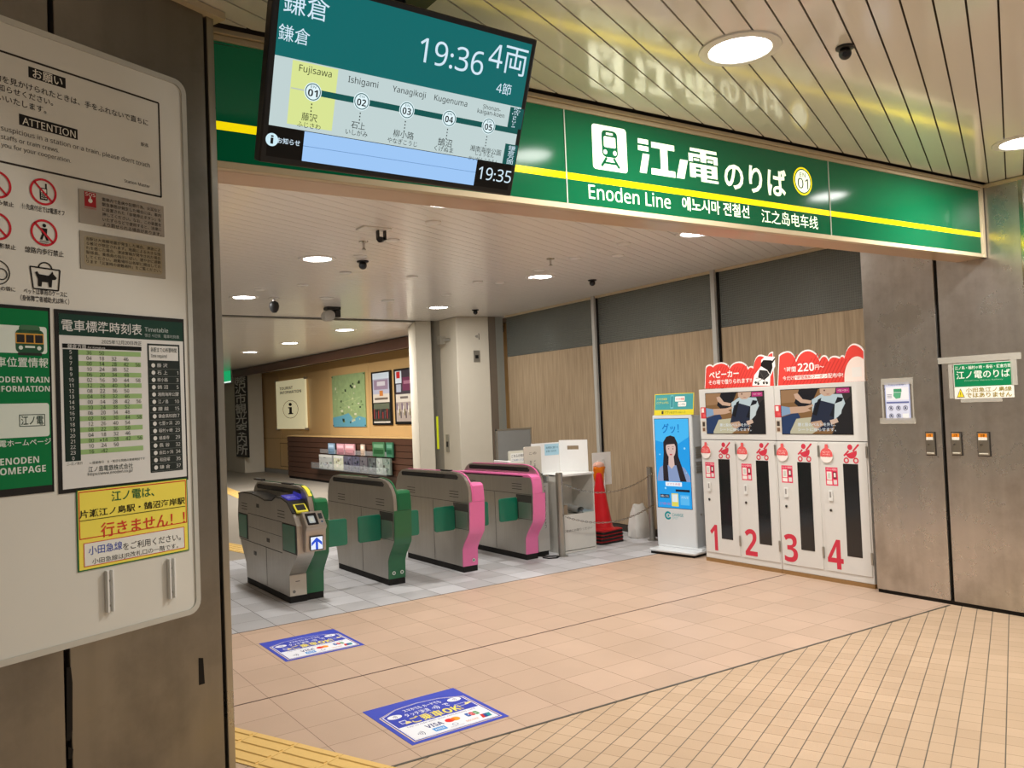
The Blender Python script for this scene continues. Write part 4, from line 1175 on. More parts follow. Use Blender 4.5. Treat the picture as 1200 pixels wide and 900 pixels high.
# gate with the reader on its far side, tall pink-edged panel on the right
root = empty('ticket_gate', (3.38, 2.9, 0), 'rightmost ticket gate, pink edge running along its lower top and front', 'ticket gate')
common(root, 3.295, 3.452, 3.405, 3.452, 3.295, 3.405, M_PINK, True, False, tall_left=False)
flap(root, 3.295 - 0.235, 3.293, 2.43, 0.42, 0.668)
mb = MB(); edge_band(mb, [(2.132, 0.72), (2.136, 0.82), (2.155, 0.885), (2.20, 0.905), (3.69, 0.890)], 3.293, 3.405, 0.014, M_PINK); mb.build('top_trim', root)
mb = MB(); mb.prism(yz([(2.34, 0.938), (3.55, 0.930), (3.565, 0.955), (3.545, 0.975), (2.36, 0.984), (2.325, 0.96)], 3.401), (0.004, 0, 0), M_GLASS); mb.build('indicator_window', root)
root.location.y += 0.075

# ------------------------------------------------------------------ stroller lockers
LX = 4.57; LY0 = 0.978; LW_ = 0.928; LH = 1.752
M_LK = mat('locker_white', rgb(216, 215, 210), 0.28, noise=0.015, coat=0.2)
RD = ink(204, 58, 76); RD2 = ink(208, 70, 76); PKC = ink(226, 96, 96); CR = ink(240, 232, 226)
DOORU = [0.018, 0.482]
def locker(k):
    yl = LY0 - LW_ * k                      # left edge (greater y)
    root = empty('stroller_locker', (LX + 0.2, yl - LW_ / 2, 0),
                 ['white stroller rental locker with red doors numbers 1 and 2, beside the phone charging stand', 'white stroller rental locker with red door numbers 3 and 4, beside the steel pillar'][k], 'locker')
    def lb(mb, u0, u1, d0, d1, z0, z1, m): mb.box(LX + d0, LX + d1, yl - u1, yl - u0, z0, z1, m)
    mb = MB(); lb(mb, 0.002, LW_ - 0.002, 0.0, 0.42, 0.035, LH, M_LK); mb.build('cabinet', root, bevel=0.004)
    mb = MB(); lb(mb, 0.002, LW_ - 0.002, -0.004, 0.42, 0.0, 0.034, mat('wood_plinth', rgb(150, 116, 74), 0.6, noise=0.15)); mb.build('plinth', root)
    # header cloud board
    sh = Sheet((LX + 0.02, yl, 0), (0, -1, 0), (0, 0, 1))
    Z = lambda x, y: sh.px(815 + x / 5.581, 395 + y / 5.585)
    if k == 0:
        arcs = [(60, 338), (66, 212)] ; hu = [((66, 200), (112, 190)), ((112, 190), (222, 200)), ((222, 200), (345, 205)), ((345, 205), (378, 198)), ((378, 198), (470, 130)), ((470, 130), (545, 118))]
        tops = [180, 165, 160, 190, 115, 95]
        base = [(536, 318), (60, 338)]
    else:
        hu = [((545, 118), (655, 155)), ((655, 155), (812, 150)), ((812, 150), (870, 150)), ((870, 150), (945, 135)), ((945, 135), (975, 130)), ((975, 130), (1103, 85))]
        tops = [92, 82, 118, 122, 118, 42]
        base = [(1108, 288), (536, 318)]
    pts = []
    for ((xa, ya), (xb, yb)), t in zip(hu, tops):
        for i in range(10):
            s_ = i / 10; x = xa + (xb - xa) * s_; lo = ya + (yb - ya) * s_
            pts.append(Z(x, lo - (lo - t) * max(0, 1 - (2 * s_ - 1) ** 2) ** 0.75))
    pts.append(Z(*hu[-1][1]))
    pts += [Z(*q_) for q_ in base]
    u_min = 0.012; u_max = LW_ - 0.004
    pts = [(min(max(u, u_min), u_max), max(v, LH)) for u, v in pts]
    mb = MB(); mb.prism([sh.P(u, v, 0) + Vector((0.012, 0, 0)) for u, v in pts], (-0.012, 0, 0), ink(244, 238, 234)); hb = mb.build('header_board', root, smooth=False)
    cu = sum(p[0] for p in pts) / len(pts); cv = LH + 0.05
    inn = [(cu + (u - cu) * 0.985, max(LH + 0.001, v - 0.014) if v > LH + 0.01 else v) for u, v in pts]
    sh.poly(inn, ink(226, 74, 66), 1)
    # darker slanting stripes
    def top_at(u):
        b = LH
        for i in range(len(inn) - 1):
            (ua, va), (ub, vb) = inn[i], inn[i + 1]
            if min(ua, ub) <= u <= max(ua, ub) and abs(ub - ua) > 1e-6: b = max(b, va + (vb - va) * (u - ua) / (ub - ua))
        return b
    us = [p[0] for p in inn]
    u = min(us) + 0.012
    while u < max(us) - 0.05:
        t = min(top_at(u), top_at(u + 0.014), top_at(max(min(us) + .002, u + 0.1)), top_at(u + 0.05), top_at(min(u + 0.11, max(us) - 0.002)))
        hgt = t - LH - 0.006
        if hgt > 0.03:
            dx = hgt * 0.62
            if u + dx + 0.012 < max(us): sh.poly([(u, LH + 0.002), (u + 0.011, LH + 0.002), (u + 0.011 + dx, LH + hgt), (u + dx, LH + hgt)], ink(204, 60, 56), 2)
        u += 0.036
    WT = ink(250, 246, 240)
    if k == 0:
        sh.ntext('ベビーカー', *Z(90, 262), *Z(283, 222), WT, k=3, bold=0.03); sh.ntext('その場で借りられます!!', *Z(88, 310), *Z(368, 270), WT, k=3, bold=0.02)
        # photo cut-out of a stroller: white outline, dark hood, frame and wheels
        p = Z(445, 235); s_ = 0.0011
        def zz(x, y): return Z(x, y)
        sh.poly([zz(372, 318), zz(385, 250), zz(430, 190), (zz(430, 150)), zz(460, 125), zz(520, 130), zz(522, 190), zz(490, 260), zz(488, 318)], WT, 3)
        BK = ink(34, 32, 32); GY = ink(90, 88, 86)
        sh.poly([zz(430, 170), zz(445, 150), zz(500, 152), zz(505, 200), zz(490, 245), zz(470, 215), zz(428, 190)], BK, 4)
        sh.poly([zz(498, 160), zz(520, 135), zz(524, 142), zz(504, 172)], BK, 4)
        sh.poly([zz(420, 215), zz(470, 220), zz(486, 250), zz(450, 282), zz(410, 262)], ink(54, 52, 52), 4.5)
        sh.line(zz(485, 240), zz(400, 300), 0.005, GY, 5); sh.line(zz(425, 230), zz(465, 305), 0.005, GY, 5); sh.line(zz(395, 270), zz(470, 262), 0.005, BK, 5)
        for x, y in ((395, 298), (412, 305), (448, 300), (468, 300)):
            a = zz(x, y); sh.disc(a[0], a[1], 0.013, BK, 5, n=14); sh.disc(a[0], a[1], 0.006, GY, 6, n=10)
    else:
        sh.ntext('1時間', *Z(580, 228), *Z(656, 195), WT, k=3, bold=0.01); sh.ntext('220', *Z(670, 218), *Z(775, 175), WT, k=3, bold=0.03); sh.ntext('円～', *Z(782, 210), *Z(840, 182), WT, k=3, bold=0.01)
        sh.ntext('今だけ', *Z(572, 285), *Z(645, 252), WT, k=3, bold=0.01)
        a = Z(650, 280); b = Z(862, 240); sh.rect(a[0], a[1], b[0], b[1], WT, 3); sh.ntext('1時間無料クーポン', a[0] + 0.006, a[1] + 0.004, b[0] - 0.006, b[1] - 0.004, ink(206, 60, 60), k=4, bold=0.02, ys=0.9)
        sh.ntext('配布中!', *Z(868, 268), *Z(965, 232), WT, k=3, bold=0.01)
        cc = Z(1060, 250); umx = max(us)
        n_ = []
        for i in range(25):
            t = radians(180 - i * 180 / 24 ); n_.append((min(umx, cc[0] + 0.125 * cos(t)), max(LH + 0.002, LH + 0.02 + 0.195 * sin(t))))
        sh.poly(n_ + [(umx, LH + 0.002), (cc[0] - 0.125, LH + 0.002)], ink(244, 228, 218), 3)
        a = Z(1025, 262); b = Z(1086, 195); sh.rect(a[0], a[1], b[0], b[1], ink(236, 232, 226), 4)
    sh.build('header_print', hb)
    # screen
    z0, z1 = 1.303, 1.707
    u0, u1 = (0.092, 0.812) if k == 0 else (0.078, 0.795)
    mb = MB(); lb(mb, u0 - 0.006, u1 + 0.006, -0.003, 0.01, z0 - 0.006, z1 + 0.006, M_BLACK); sc_ = mb.build('screen', root)
    sh = Sheet((LX - 0.003, yl - u0, z0), (0, -1, 0), (0, 0, 1)); W, H = u1 - u0, z1 - z0; g = 0.8
    def S(*p): return [(x * W, (1 - y) * H) for x, y in p]
    sh.rect(0, 0, W, H, ink(150, 108, 66, g), 1)
    sh.poly(S((0, 0), (0.28, 0), (0.22, 0.28), (0, 0.3)), ink(176, 132, 92, g), 1.5)
    sh.poly(S((0.28, 0), (0.56, 0), (0.42, 0.42), (0.30, 0.44), (0.20, 0.30)), ink(26, 26, 32, g), 2)
    sh.poly(S((0.55, 0), (1, 0), (1, 1), (0.72, 1), (0.86, 0.5), (0.78, 0.12)), ink(60, 52, 50, g), 2)
    sh.poly(S((0.80, 0.46), (1, 0.18), (1, 1), (0.74, 1)), ink(34, 32, 34, g), 2.5)
    sh.poly(S((0.0, 0.62), (0.24, 0.50), (0.28, 0.62), (0.12, 1), (0, 1)), ink(44, 66, 104, g), 2)
    sh.poly(S((0.12, 0.95), (0.22, 0.66), (0.48, 0.62), (0.56, 0.88), (0.44, 1), (0.12, 1)), ink(214, 204, 170, g), 2.5)
    sh.poly(S((0.46, 0.24), (0.60, 0.12), (0.88, 0.14), (0.92, 0.34), (0.82, 0.62), (0.60, 0.86), (0.46, 0.72)), ink(208, 222, 222, g), 3)
    sh.poly(S((0.58, 0.0), (0.80, 0.0), (0.79, 0.10), (0.72, 0.17), (0.64, 0.17), (0.58, 0.10)), ink(226, 186, 158, g), 4)
    sh.disc(0.645 * W, 0.955 * H, 0.008, ink(90, 50, 40, g), 5, n=10); sh.poly(S((0.66, 0.125), (0.72, 0.125), (0.69, 0.14)), ink(180, 90, 80, g), 5)
    sh.poly(S((0.50, 0.32), (0.58, 0.26), (0.80, 0.36), (0.74, 0.86), (0.58, 0.94), (0.42, 0.76)), ink(38, 46, 66, g), 4)
    sh.poly(S((0.55, 0.24), (0.60, 0.20), (0.52, 0.60), (0.46, 0.56)), ink(20, 22, 28, g), 5); sh.poly(S((0.82, 0.20), (0.90, 0.22), (0.76, 0.64), (0.70, 0.60)), ink(24, 26, 34, g), 5)
    sh.poly(S((0.78, 0.34), (0.90, 0.28), (0.86, 0.56), (0.76, 0.70)), ink(220, 228, 224, g), 6)
    sh.poly(S((0.0, 0.36), (0.14, 0.40), (0.14, 0.54), (0.0, 0.60)), ink(150, 178, 206, g), 3); sh.poly(S((0.13, 0.39), (0.36, 0.38), (0.47, 0.34), (0.48, 0.38), (0.40, 0.43), (0.45, 0.48), (0.34, 0.52), (0.14, 0.54)), ink(224, 180, 148, g), 6.5)
    sh.poly(S((0.20, 0.10), (0.26, 0.08), (0.33, 0.22), (0.46, 0.26), (0.44, 0.33), (0.30, 0.30), (0.22, 0.20)), ink(228, 186, 156, g), 6.5)
    sh.poly(S((0.42, 0.74), (0.58, 0.70), (0.62, 0.80), (0.50, 0.90)), ink(214, 172, 140, g), 6.5); sh.poly(S((0.70, 0.70), (0.80, 0.66), (0.82, 0.74), (0.72, 0.80)), ink(232, 196, 170, g), 7)
    sh.rect(W * 0.81, H * 0.885, W * 0.985, H * 0.99, ink(210, 60, 130, g), 7); sh.text('ベビーカー', W * 0.83, H * 0.92, W * 0.97, H * 0.96, WT, k=8)
    for i, t in enumerate(('腰と股のベルトを外し、', 'シートに座らせます。')): sh.text(t, W * 0.24, H * (0.17 - 0.11 * i), W * 0.78, H * (0.25 - 0.11 * i), ink(236, 240, 240, g), k=8, bold=0.01)
    sh.build('screen_picture', sc_)
    # small stickers left of the screen
    sh = Sheet((LX, yl, 0), (0, -1, 0), (0, 0, 1)); a = 0.015 if k == 0 else 0.0
    sh.rect(a, 1.455, a + 0.07, 1.57, RD2, 1); sh.rect(a + 0.012, 1.515, a + 0.045, 1.56, CR, 2); sh.rect(a + 0.03, 1.47, a + 0.062, 1.50, PKC, 2)
    sh.rect(a + 0.006, 1.315, a + 0.066, 1.43, ink(206, 196, 180), 1); sh.rect(a + 0.018, 1.375, a + 0.05, 1.42, ink(70, 62, 56), 2); sh.rect(a + 0.018, 1.325, a + 0.05, 1.36, ink(120, 90, 70), 2)
    sh.build('sticker', root)
    mb = MB(); lb(mb, 0.0, LW_, -0.0012, 0.002, 1.236, 1.242, M_SEAM); mb.build('panel_seam', root)
    for j in range(2):
        n = 2 * k + j + 1; du = DOORU[j]; w_ = 0.43
        mb = MB(); lb(mb, du, du + w_, -0.006, 0.004, 0.095, 1.228, M_LK); door = mb.build('door', root, bevel=0.002)
        mb = MB(); lb(mb, du + 0.205, du + 0.348, -0.0075, 0.0, 0.247, 1.046, M_GLASS); mb.build('door_window', door)
        for z in (0.20, 1.10): mb = MB(); lb(mb, du + w_ - 0.006, du + w_ + 0.012, -0.010, -0.002, z, z + 0.10, M_ALU); mb.build('hinge', door, bevel=0.001)
        mb = MB(); lb(mb, du + 0.055, du + 0.095, -0.018, -0.006, 0.715, 0.805, M_WHITE); lb(mb, du + 0.066, du + 0.084, -0.0185, -0.017, 0.745, 0.795, mat('handle_recess', rgb(150, 148, 144), 0.5)); mb.build('handle', door, bevel=0.003)
        c = (LX - 0.006, yl - du - 0.068, 0.632); mb = MB(); mb.cyl(c, (c[0] - 0.006, c[1], c[2]), 0.013, M_CHROME, n=16); mb.cyl((c[0] - 0.006, c[1], c[2]), (c[0] - 0.008, c[1], c[2]), 0.008, M_BLACK, n=12); mb.build('keyhole', door)
        sh = Sheet((LX - 0.006, yl - du, 0), (0, -1, 0), (0, 0, 1))
        bx = {1: (0.055, 0.150), 2: (0.030, 0.175), 3: (0.020, 0.165), 4: (0.010, 0.165)}[n]
        sh.text(str(n), bx[0], 0.120, bx[1], 0.378, RD, k=1, bold=0.035); sh.build('number', door)
        sh = Sheet((LX - 0.006, yl - du, 0), (0, -1, 0), (0, 0, 1))
        cu = 0.285; sh.disc(cu - 0.006, 1.190, 0.024, RD, 1)
        sh.poly([(cu - 0.07, 1.118), (cu - 0.056, 1.102), (cu + 0.072, 1.205), (cu + 0.058, 1.221)], RD, 1.5) if False else None
        sh.line((cu - 0.066, 1.115), (cu - 0.018, 1.160), 0.016, RD, 1)
        p_ = [(cu - 0.036, 1.118), (cu + 0.022, 1.158)]
        sh.poly([(cu - 0.046, 1.128)] + [(cu + 0.004 + 0.054 * cos(t), 1.145 + 0.054 * sin(t)) for t in [radians(-160 + i * 20) for i in range(10)]] , RD, 1.2)
        sh.line((cu + 0.02, 1.155), (cu + 0.078, 1.215), 0.016, RD, 1.4)
        for d in (-0.045, 0.045): sh.ring(cu + d, 1.076, 0.026, 0.012, RD, 1.6, n=20)
        sh.build('stroller_symbol', door)
        sh = Sheet((LX - 0.006, yl - du, 0), (0, -1, 0), (0, 0, 1))
        sh.rect(0.030, 0.850, 0.150, 1.010, ink(222, 62, 96), 1); sh.rect(0.042, 0.900, 0.090, 0.972, ink(238, 232, 226), 2); sh.rect(0.052, 0.912, 0.080, 0.958, ink(200, 206, 196), 3)
        sh.rect(0.104, 0.910, 0.138, 0.972, ink(120, 52, 60), 2); sh.rect(0.112, 0.925, 0.130, 0.962, ink(238, 232, 226), 3); sh.rect(0.040, 0.860, 0.092, 0.893, ink(238, 232, 226), 2); sh.rect(0.106, 0.862, 0.140, 0.900, ink(220, 214, 212), 2)
        sh.text('ベビーカー利用方法', 0.038, 0.982, 0.142, 1.002, WT, k=2); sh.build('instruction_sticker', door)
        mb = MB(); cz = 1.115; cy = yl - du - 0.055
        prof = [(cy + 0.062 * cos(t), cz + 0.066 * sin(t)) for t in [2 * pi * i / 36 for i in range(36)]]
        mb.prism([(LX - 0.012, y, z) for y, z in prof], (-0.006, 0, 0), CR); mb.prism([(LX - 0.012, cy - 0.017, cz + 0.05), (LX - 0.012, cy + 0.017, cz + 0.05), (LX - 0.012, cy + 0.012, cz + 0.098), (LX - 0.012, cy - 0.012, cz + 0.098)], (-0.006, 0, 0), PKC)
        mb.box(LX - 0.012, LX - 0.002, cy - 0.01, cy + 0.01, cz + 0.03, cz + 0.05, PKC)
        tg = mb.build('round_tag', door, smooth=False)
        sh = Sheet((LX - 0.018, cy, 0), (0, -1, 0), (0, 0, 1))
        sh.poly([(0.062 * cos(t), cz + 0.066 * sin(t)) for t in [radians(-10 + i * 10) for i in range(21)]], PKC, 1)
        sh.text('ベビーカー', -0.045, cz + 0.022, 0.045, cz + 0.038, WT, k=2); sh.text('レンタル', -0.036, cz + 0.002, 0.036, cz + 0.016, WT, k=2)
        sh.text('スマホで予約', -0.045, cz - 0.018, 0.045, cz - 0.006, RD, k=2)
        sh.build('tag_print', tg)
for k in range(2): locker(k)

# ------------------------------------------------------------------ phone charging stand
KA = Vector((0.142, -0.99, 0)).normalized(); KN = Vector((KA.y, -KA.x, 0)); KN = -KN if KN.x > 0 else KN
KO = Vector((4.465, 1.711, 0))
kp = KO - KN * 0.17
root = empty('charging_stand', tuple(KO + KA * 0.3 - KN * 0.2), 'tall white phone charging stand with a bright blue portrait screen', 'charging stand')
def kb(mb, u0, u1, d0, d1, z0, z1, m):
    R = Matrix((KA, -KN, Vector((0, 0, 1)))).transposed().to_4x4(); R.translation = KO
    mb.box(u0, u1, d0, d1, z0, z1, m, R)
M_KI = mat('kiosk_white', rgb(216, 220, 222), 0.25, noise=0.015, coat=0.2); M_KG = mat('kiosk_grey', rgb(176, 180, 184), 0.35, noise=0.02)
tray = [KO + KA * u - KN * d for u, d in ((0.03, 0.0), (0.575, 0.0), (0.60, 0.02), (0.60, 0.42), (0.0, 0.42), (0.0, 0.02))]
mb = MB(); mb.prism([Vector((p.x, p.y, 0.028)) for p in tray], (0, 0, 0.028), M_KI); kb(mb, 0.02, 0.58, 0.16, 0.42, 0.03, 0.075, M_KI)
mb.build('base', root, bevel=0.008)
mb = MB(); kb(mb, 0.02, 0.58, 0.02, 0.41, 0.0, 0.028, M_RUBBER); mb.build('castor_skirt', root)
sh = Sheet(kp, KA, (0, 0, 1))
e0 = sh.px(764, 489); e1 = sh.px(810, 489); e2 = sh.px(769, 634)
KU0, KU1, KT = e0[0] + 0.002, e1[0], 1.495
mb = MB(); kb(mb, KU0, KU1, 0.17, 0.20, 0.06, KT, M_KI); fb = mb.build('front_panel', root, bevel=0.01)
mb = MB(); kb(mb, KU0 + 0.01, KU1 - 0.005, 0.20, 0.36, 0.06, KT - 0.01, M_KG); bd = mb.build('cabinet', root, bevel=0.006)
R = Matrix((KA, -KN, Vector((0, 0, 1)))).transposed().to_4x4(); R.translation = KO
for j in range(2):
    mb = MB()
    for i in range(5): kb(mb, KU1 - 0.006, KU1 + 0.003, 0.225, 0.325, 1.03 - j * 0.16 + i * 0.026, 1.042 - j * 0.16 + i * 0.026, M_ALU)
    mb.build('battery_slots', bd)
c = R @ Vector((KU1 - 0.006, 0.28, 0.42)); mb = MB(); mb.cyl(c, c + KA * 0.004, 0.012, M_ALU, n=14); mb.build('lock', bd)
# screen: pale blue poster with a dark-haired woman
sh = Sheet(kp, KA, (0, 0, 1))
a = sh.px(766.5, 493); b = sh.px(810.5, 598); c_ = sh.px(806.5, 494)
su0, su1, sv1, sv0 = a[0] + 0.005, c_[0], 1.452, 0.485
W, H = su1 - su0, sv1 - sv0; g = 1.0
sh.O = sh.P(su0, sv0, 0)
def S(*p): return [(x * W, (1 - y) * H) for x, y in p]
sh.rect(-0.006, -0.006, W + 0.006, H + 0.006, ink(40, 60, 80), 1); sh.rect(0, 0, W, H, ink(30, 158, 232, g), 2)
sh.poly(S((0, 0), (1, 0), (1, 0.20), (0.6, 0.3), (0, 0.24)), ink(70, 186, 246, g), 2.5)
HAIR = ink(46, 38, 44, 0.7); SKIN = ink(240, 206, 196, 0.8); TOP = ink(150, 170, 214, 0.8)
sh.poly(S((0.02, 0.66), (0.10, 0.55), (0.30, 0.50), (0.62, 0.50), (0.84, 0.55), (0.98, 0.64), (1.0, 0.70), (0.02, 0.70)), TOP, 3)
sh.poly(S((0.24, 0.38), (0.24, 0.26), (0.34, 0.20), (0.46, 0.185), (0.58, 0.20), (0.66, 0.27), (0.67, 0.42), (0.78, 0.56), (0.88, 0.70), (0.70, 0.70), (0.60, 0.52), (0.34, 0.52), (0.36, 0.70), (0.20, 0.70), (0.20, 0.54)), HAIR, 4)
sh.poly(S((0.39, 0.40), (0.53, 0.40), (0.55, 0.52), (0.46, 0.56), (0.37, 0.52)), SKIN, 5)
sh.poly([((0.46 + 0.145 * cos(t)) * W, (1 - 0.325 - 0.115 * sin(t) * (1.0 if sin(t) > 0 else 0.72)) * H) for t in [2 * pi * i / 26 for i in range(26)]], SKIN, 6)
sh.poly(S((0.30, 0.32), (0.34, 0.23), (0.50, 0.215), (0.60, 0.24), (0.63, 0.33), (0.57, 0.28), (0.42, 0.285), (0.34, 0.29)), HAIR, 7)
for x in (0.395, 0.525): sh.disc(x * W, (1 - 0.335) * H, 0.007, ink(50, 36, 36), 8, n=12, ry=0.006); sh.line(((x - 0.03) * W, (1 - 0.312) * H), ((x + 0.03) * W, (1 - 0.310) * H), 0.003, HAIR, 8)
sh.line((0.46 * W, (1 - 0.35) * H), (0.468 * W, (1 - 0.372) * H), 0.003, ink(214, 170, 158, 0.8), 8)
sh.poly(S((0.415, 0.392), (0.505, 0.392), (0.485, 0.408), (0.435, 0.408)), ink(214, 100, 104, 0.8), 8)
sh.text('グッ！', 0.22 * W, 0.84 * H, 0.72 * W, 0.95 * H, ink(10, 120, 200, g), k=4, bold=0.02)
WTg = ink(240, 248, 250, g)
sh.rect(0.26 * W, 0.245 * H, 0.74 * W, 0.292 * H, WTg, 9, r=0.006); sh.text('スマホ充電', 0.30 * W, 0.255 * H, 0.70 * W, 0.282 * H, ink(210, 60, 120, g), k=10)
sh.rect(0.55 * W, 0.185 * H, 0.96 * W, 0.212 * H, ink(30, 40, 60, 0.6), 9); sh.rect(0.08 * W, 0.11 * H, 0.36 * W, 0.15 * H, ink(20, 50, 90, 0.6), 9); sh.text('充電レンタル', 0.10 * W, 0.118 * H, 0.34 * W, 0.142 * H, WTg, k=10)
sh.rect(0.42 * W, 0.02 * H, 0.62 * W, 0.165 * H, ink(226, 214, 90, g), 9); sh.rect(0.44 * W, 0.07 * H, 0.60 * W, 0.155 * H, ink(226, 232, 232, g), 10)
sh.rect(0.68 * W, 0.04 * H, 0.94 * W, 0.15 * H, ink(90, 186, 240, g), 9); sh.text('アプリで', 0.71 * W, 0.11 * H, 0.91 * W, 0.135 * H, WTg, k=10)
sh.text('どこでも借りて返せる', 0.06 * W, 0.03 * H, 0.40 * W, 0.06 * H, ink(200, 60, 120, g), k=10)
for x, y, r in ((0.86, 0.33, 0.012), (0.12, 0.40, 0.009), (0.20, 0.62, 0.010), (0.88, 0.60, 0.008), (0.25, 0.78, 0.012)):
    sh.disc(x * W, (1 - y) * H, r, ink(150, 220, 255, g), 3, n=14)
sh.build('screen', fb)
sh = Sheet(kp, KA, (0, 0, 1)); TL_ = ink(20, 150, 160); m = sh.px(783, 604); r = 0.045
sh.ring(m[0], m[1], r, 0.020, TL_, 1, a0=30, a1=330); sh.poly([(m[0] - 0.004, m[1] + 0.018), (m[0] + 0.02, m[1]), (m[0] - 0.004, m[1] - 0.018)], TL_, 1)
sh.text('CHARGE', m[0] + 0.055, m[1] - 0.004, m[0] + 0.20, m[1] + 0.028, TL_, k=1, bold=0.01); sh.text('SPOT', m[0] + 0.055, m[1] - 0.036, m[0] + 0.13, m[1] - 0.012, ink(130, 190, 196), k=1); sh.build('logo', fb)
# header card leaning slightly back
sh = Sheet(kp + Vector((0, 0, KT + 0.0)) + KN * 0.0, KA, Vector((0, 0, 1)) - KN * 0.12)
hu0, hu1, hh = KU0 + 0.03, KU1 + 0.03, 0.235
mb = MB(); mb.prism([sh.P(hu0, 0, 0) - sh.N * 0.004, sh.P(hu1, 0, 0) - sh.N * 0.004, sh.P(hu1, hh, 0) - sh.N * 0.004, sh.P(hu0, hh, 0) - sh.N * 0.004], sh.N * 0.004, ink(226, 212, 60)); hc = mb.build('header_card', root, smooth=False)
W = hu1 - hu0; sh.O = sh.P(hu0, 0, 0)
sh.rect(0.008, 0.058, W - 0.008, hh - 0.008, ink(76, 160, 164), 1); sh.text('スマホ充電器', 0.03, 0.165, 0.17, 0.19, ink(220, 216, 80), k=2, bold=0.02); sh.text('ここで レンタル', 0.03, 0.125, 0.19, 0.15, ink(220, 216, 80), k=2, bold=0.02)
sh.rect(0.215, 0.07, 0.255, 0.215, ink(120, 196, 204), 2, r=0.008); sh.rect(0.222, 0.085, 0.248, 0.205, ink(60, 140, 150), 3)
WT = ink(250, 246, 240)
sh.rect(0.275, 0.145, 0.40, 0.20, WT, 2, r=0.008); sh.rect(0.315, 0.09, 0.42, 0.138, WT, 2, r=0.008); sh.text('スマホ充電', 0.285, 0.158, 0.39, 0.186, ink(206, 60, 50), k=3, bold=0.02); sh.text('レンタル', 0.325, 0.10, 0.41, 0.128, ink(40, 130, 140), k=3, bold=0.02)
sh.rect(0.10, 0.012, 0.125, 0.046, ink(70, 70, 60), 2); sh.text('アプリをダウンロード', 0.14, 0.016, W - 0.10, 0.042, ink(90, 120, 60), k=2)
sh.build('header_print', hc)

# ------------------------------------------------------------------ the corner between the last gate and the charging stand
# steel chain posts
def post(P, h, r, lb):
    root = empty('chain_post', tuple(P), lb, 'post', 'chain posts')
    mb = MB(); mb.cyl((P[0], P[1], 0.0), (P[0], P[1], h), r, M_ALU, n=20); mb.build('tube', root, bevel=0.004)
    mb = MB(); mb.cyl((P[0], P[1], h - 0.002), (P[0], P[1], h + 0.008), r * 1.04, M_CHROME, r1=r * 0.8, n=20); mb.build('cap', root)
    mb = MB(); mb.cyl((P[0], P[1], 0.0), (P[0], P[1], 0.012), r * 1.6, M_ALU, n=20); mb.build('foot_plate', root)
    for z in (0.80, 0.45):
        mb = MB(); a = [Vector((P[0], P[1] - r - 0.008 + 0.0, z)) + Vector((0, 0.012 * cos(t), 0.012 * sin(t))) for t in [2 * pi * i / 12 for i in range(12)]]
        mb.tube(a, 0.003, M_CHROME, 6, True); mb.build('chain_ring', root)
PL = Vector((3.70, 2.262, 0)); PR = Vector((5.08, 2.27, 0))
post(PL, 0.905, 0.040, 'steel chain post standing beside the rightmost ticket gate')
post(PR, 0.865, 0.036, 'steel chain post standing beside the charging stand')
def chain(name, a, b, sag, lb, shift=Vector((0, 0, 0))):
    a = Vector(a); b = Vector(b); N = 44; mb = MB(); M = M_CHROME
    pts = []
    for i in range(N + 1):
        t = i / N; p = a.lerp(b, t); p.z -= sag * 4 * t * (1 - t); pts.append(p)
    for i in range(N):
        p, q_ = pts[i], pts[i + 1]; c = (p + q_) / 2; d = (q_ - p); l = d.length * 0.70; d.normalize()
        s = d.cross(Vector((0, 0, 1))).normalized(); 
        if i % 2: s = d.cross(s)
        w = 0.0085; ring = []
        for k in range(12):
            t = 2 * pi * k / 12; ring.append(c + d * (l * cos(t)) + s * (w * sin(t)))
        mb.tube(ring, 0.0028, M, 5, True)
    return tag(mb.build(name), lb, 'chain', 'chains')
chain('chain', (PL.x + 0.03, PL.y - 0.05, 0.78), (PR.x, PR.y - 0.05, 0.80), 0.15, 'sagging steel chain, upper of the two hung between the steel posts')
chain('chain', (PL.x + 0.03, PL.y - 0.05, 0.43), (PR.x, PR.y - 0.05, 0.43), 0.13, 'sagging steel chain, lower of the two hung between the steel posts')

# white open cabinet with newspapers, screens of white card on top
CX0, CX1, CY0, CY1, CZ = 3.775, 4.262, 2.34, 2.74, 0.872
root = empty('open_cabinet', ((CX0 + CX1) / 2, (CY0 + CY1) / 2, 0), 'scuffed white open-fronted cabinet standing between the steel post and the traffic cones', 'cabinet')
M_CB = mat('scuffed_white', rgb(214, 212, 204), 0.5, noise=0.07, nscale=9)
mb = MB(); t = 0.015
mb.box(CX0, CX0 + t, CY0, CY1, 0.02, CZ, M_CB); mb.box(CX1 - t, CX1, CY0, CY1, 0.02, CZ, M_CB); mb.box(CX0, CX1, CY0 - 0.01, CY1, CZ - 0.02, CZ + 0.004, M_WHITE); mb.box(CX0, CX1, CY1 - t, CY1, 0.02, CZ, M_CB); mb.box(CX0, CX1, CY0 - 0.008, CY1, 0.0, 0.022, M_CB)
mb.build('carcass', root, bevel=0.003)
mb = MB(); mb.box(CX0 + t, CX1 - t, CY0 + 0.005, CY1, 0.395, 0.412, M_CB); mb.build('shelf', root, bevel=0.002)
mb = MB(); mb.box(CX0 + 0.008, CX1 - 0.008, CY0 - 0.004, CY0 + 0.012, 0.03, 0.425, M_CB); dr = mb.build('front_panel', root, bevel=0.002)
sh = Sheet((CX0, CY0 - 0.0045, 0), (1, 0, 0), (0, 0, 1)); sh.text('ご自由にお取りください', 0.02, 0.235, 0.43, 0.262, ink(70, 66, 62), k=1); sh.build('printing', dr)
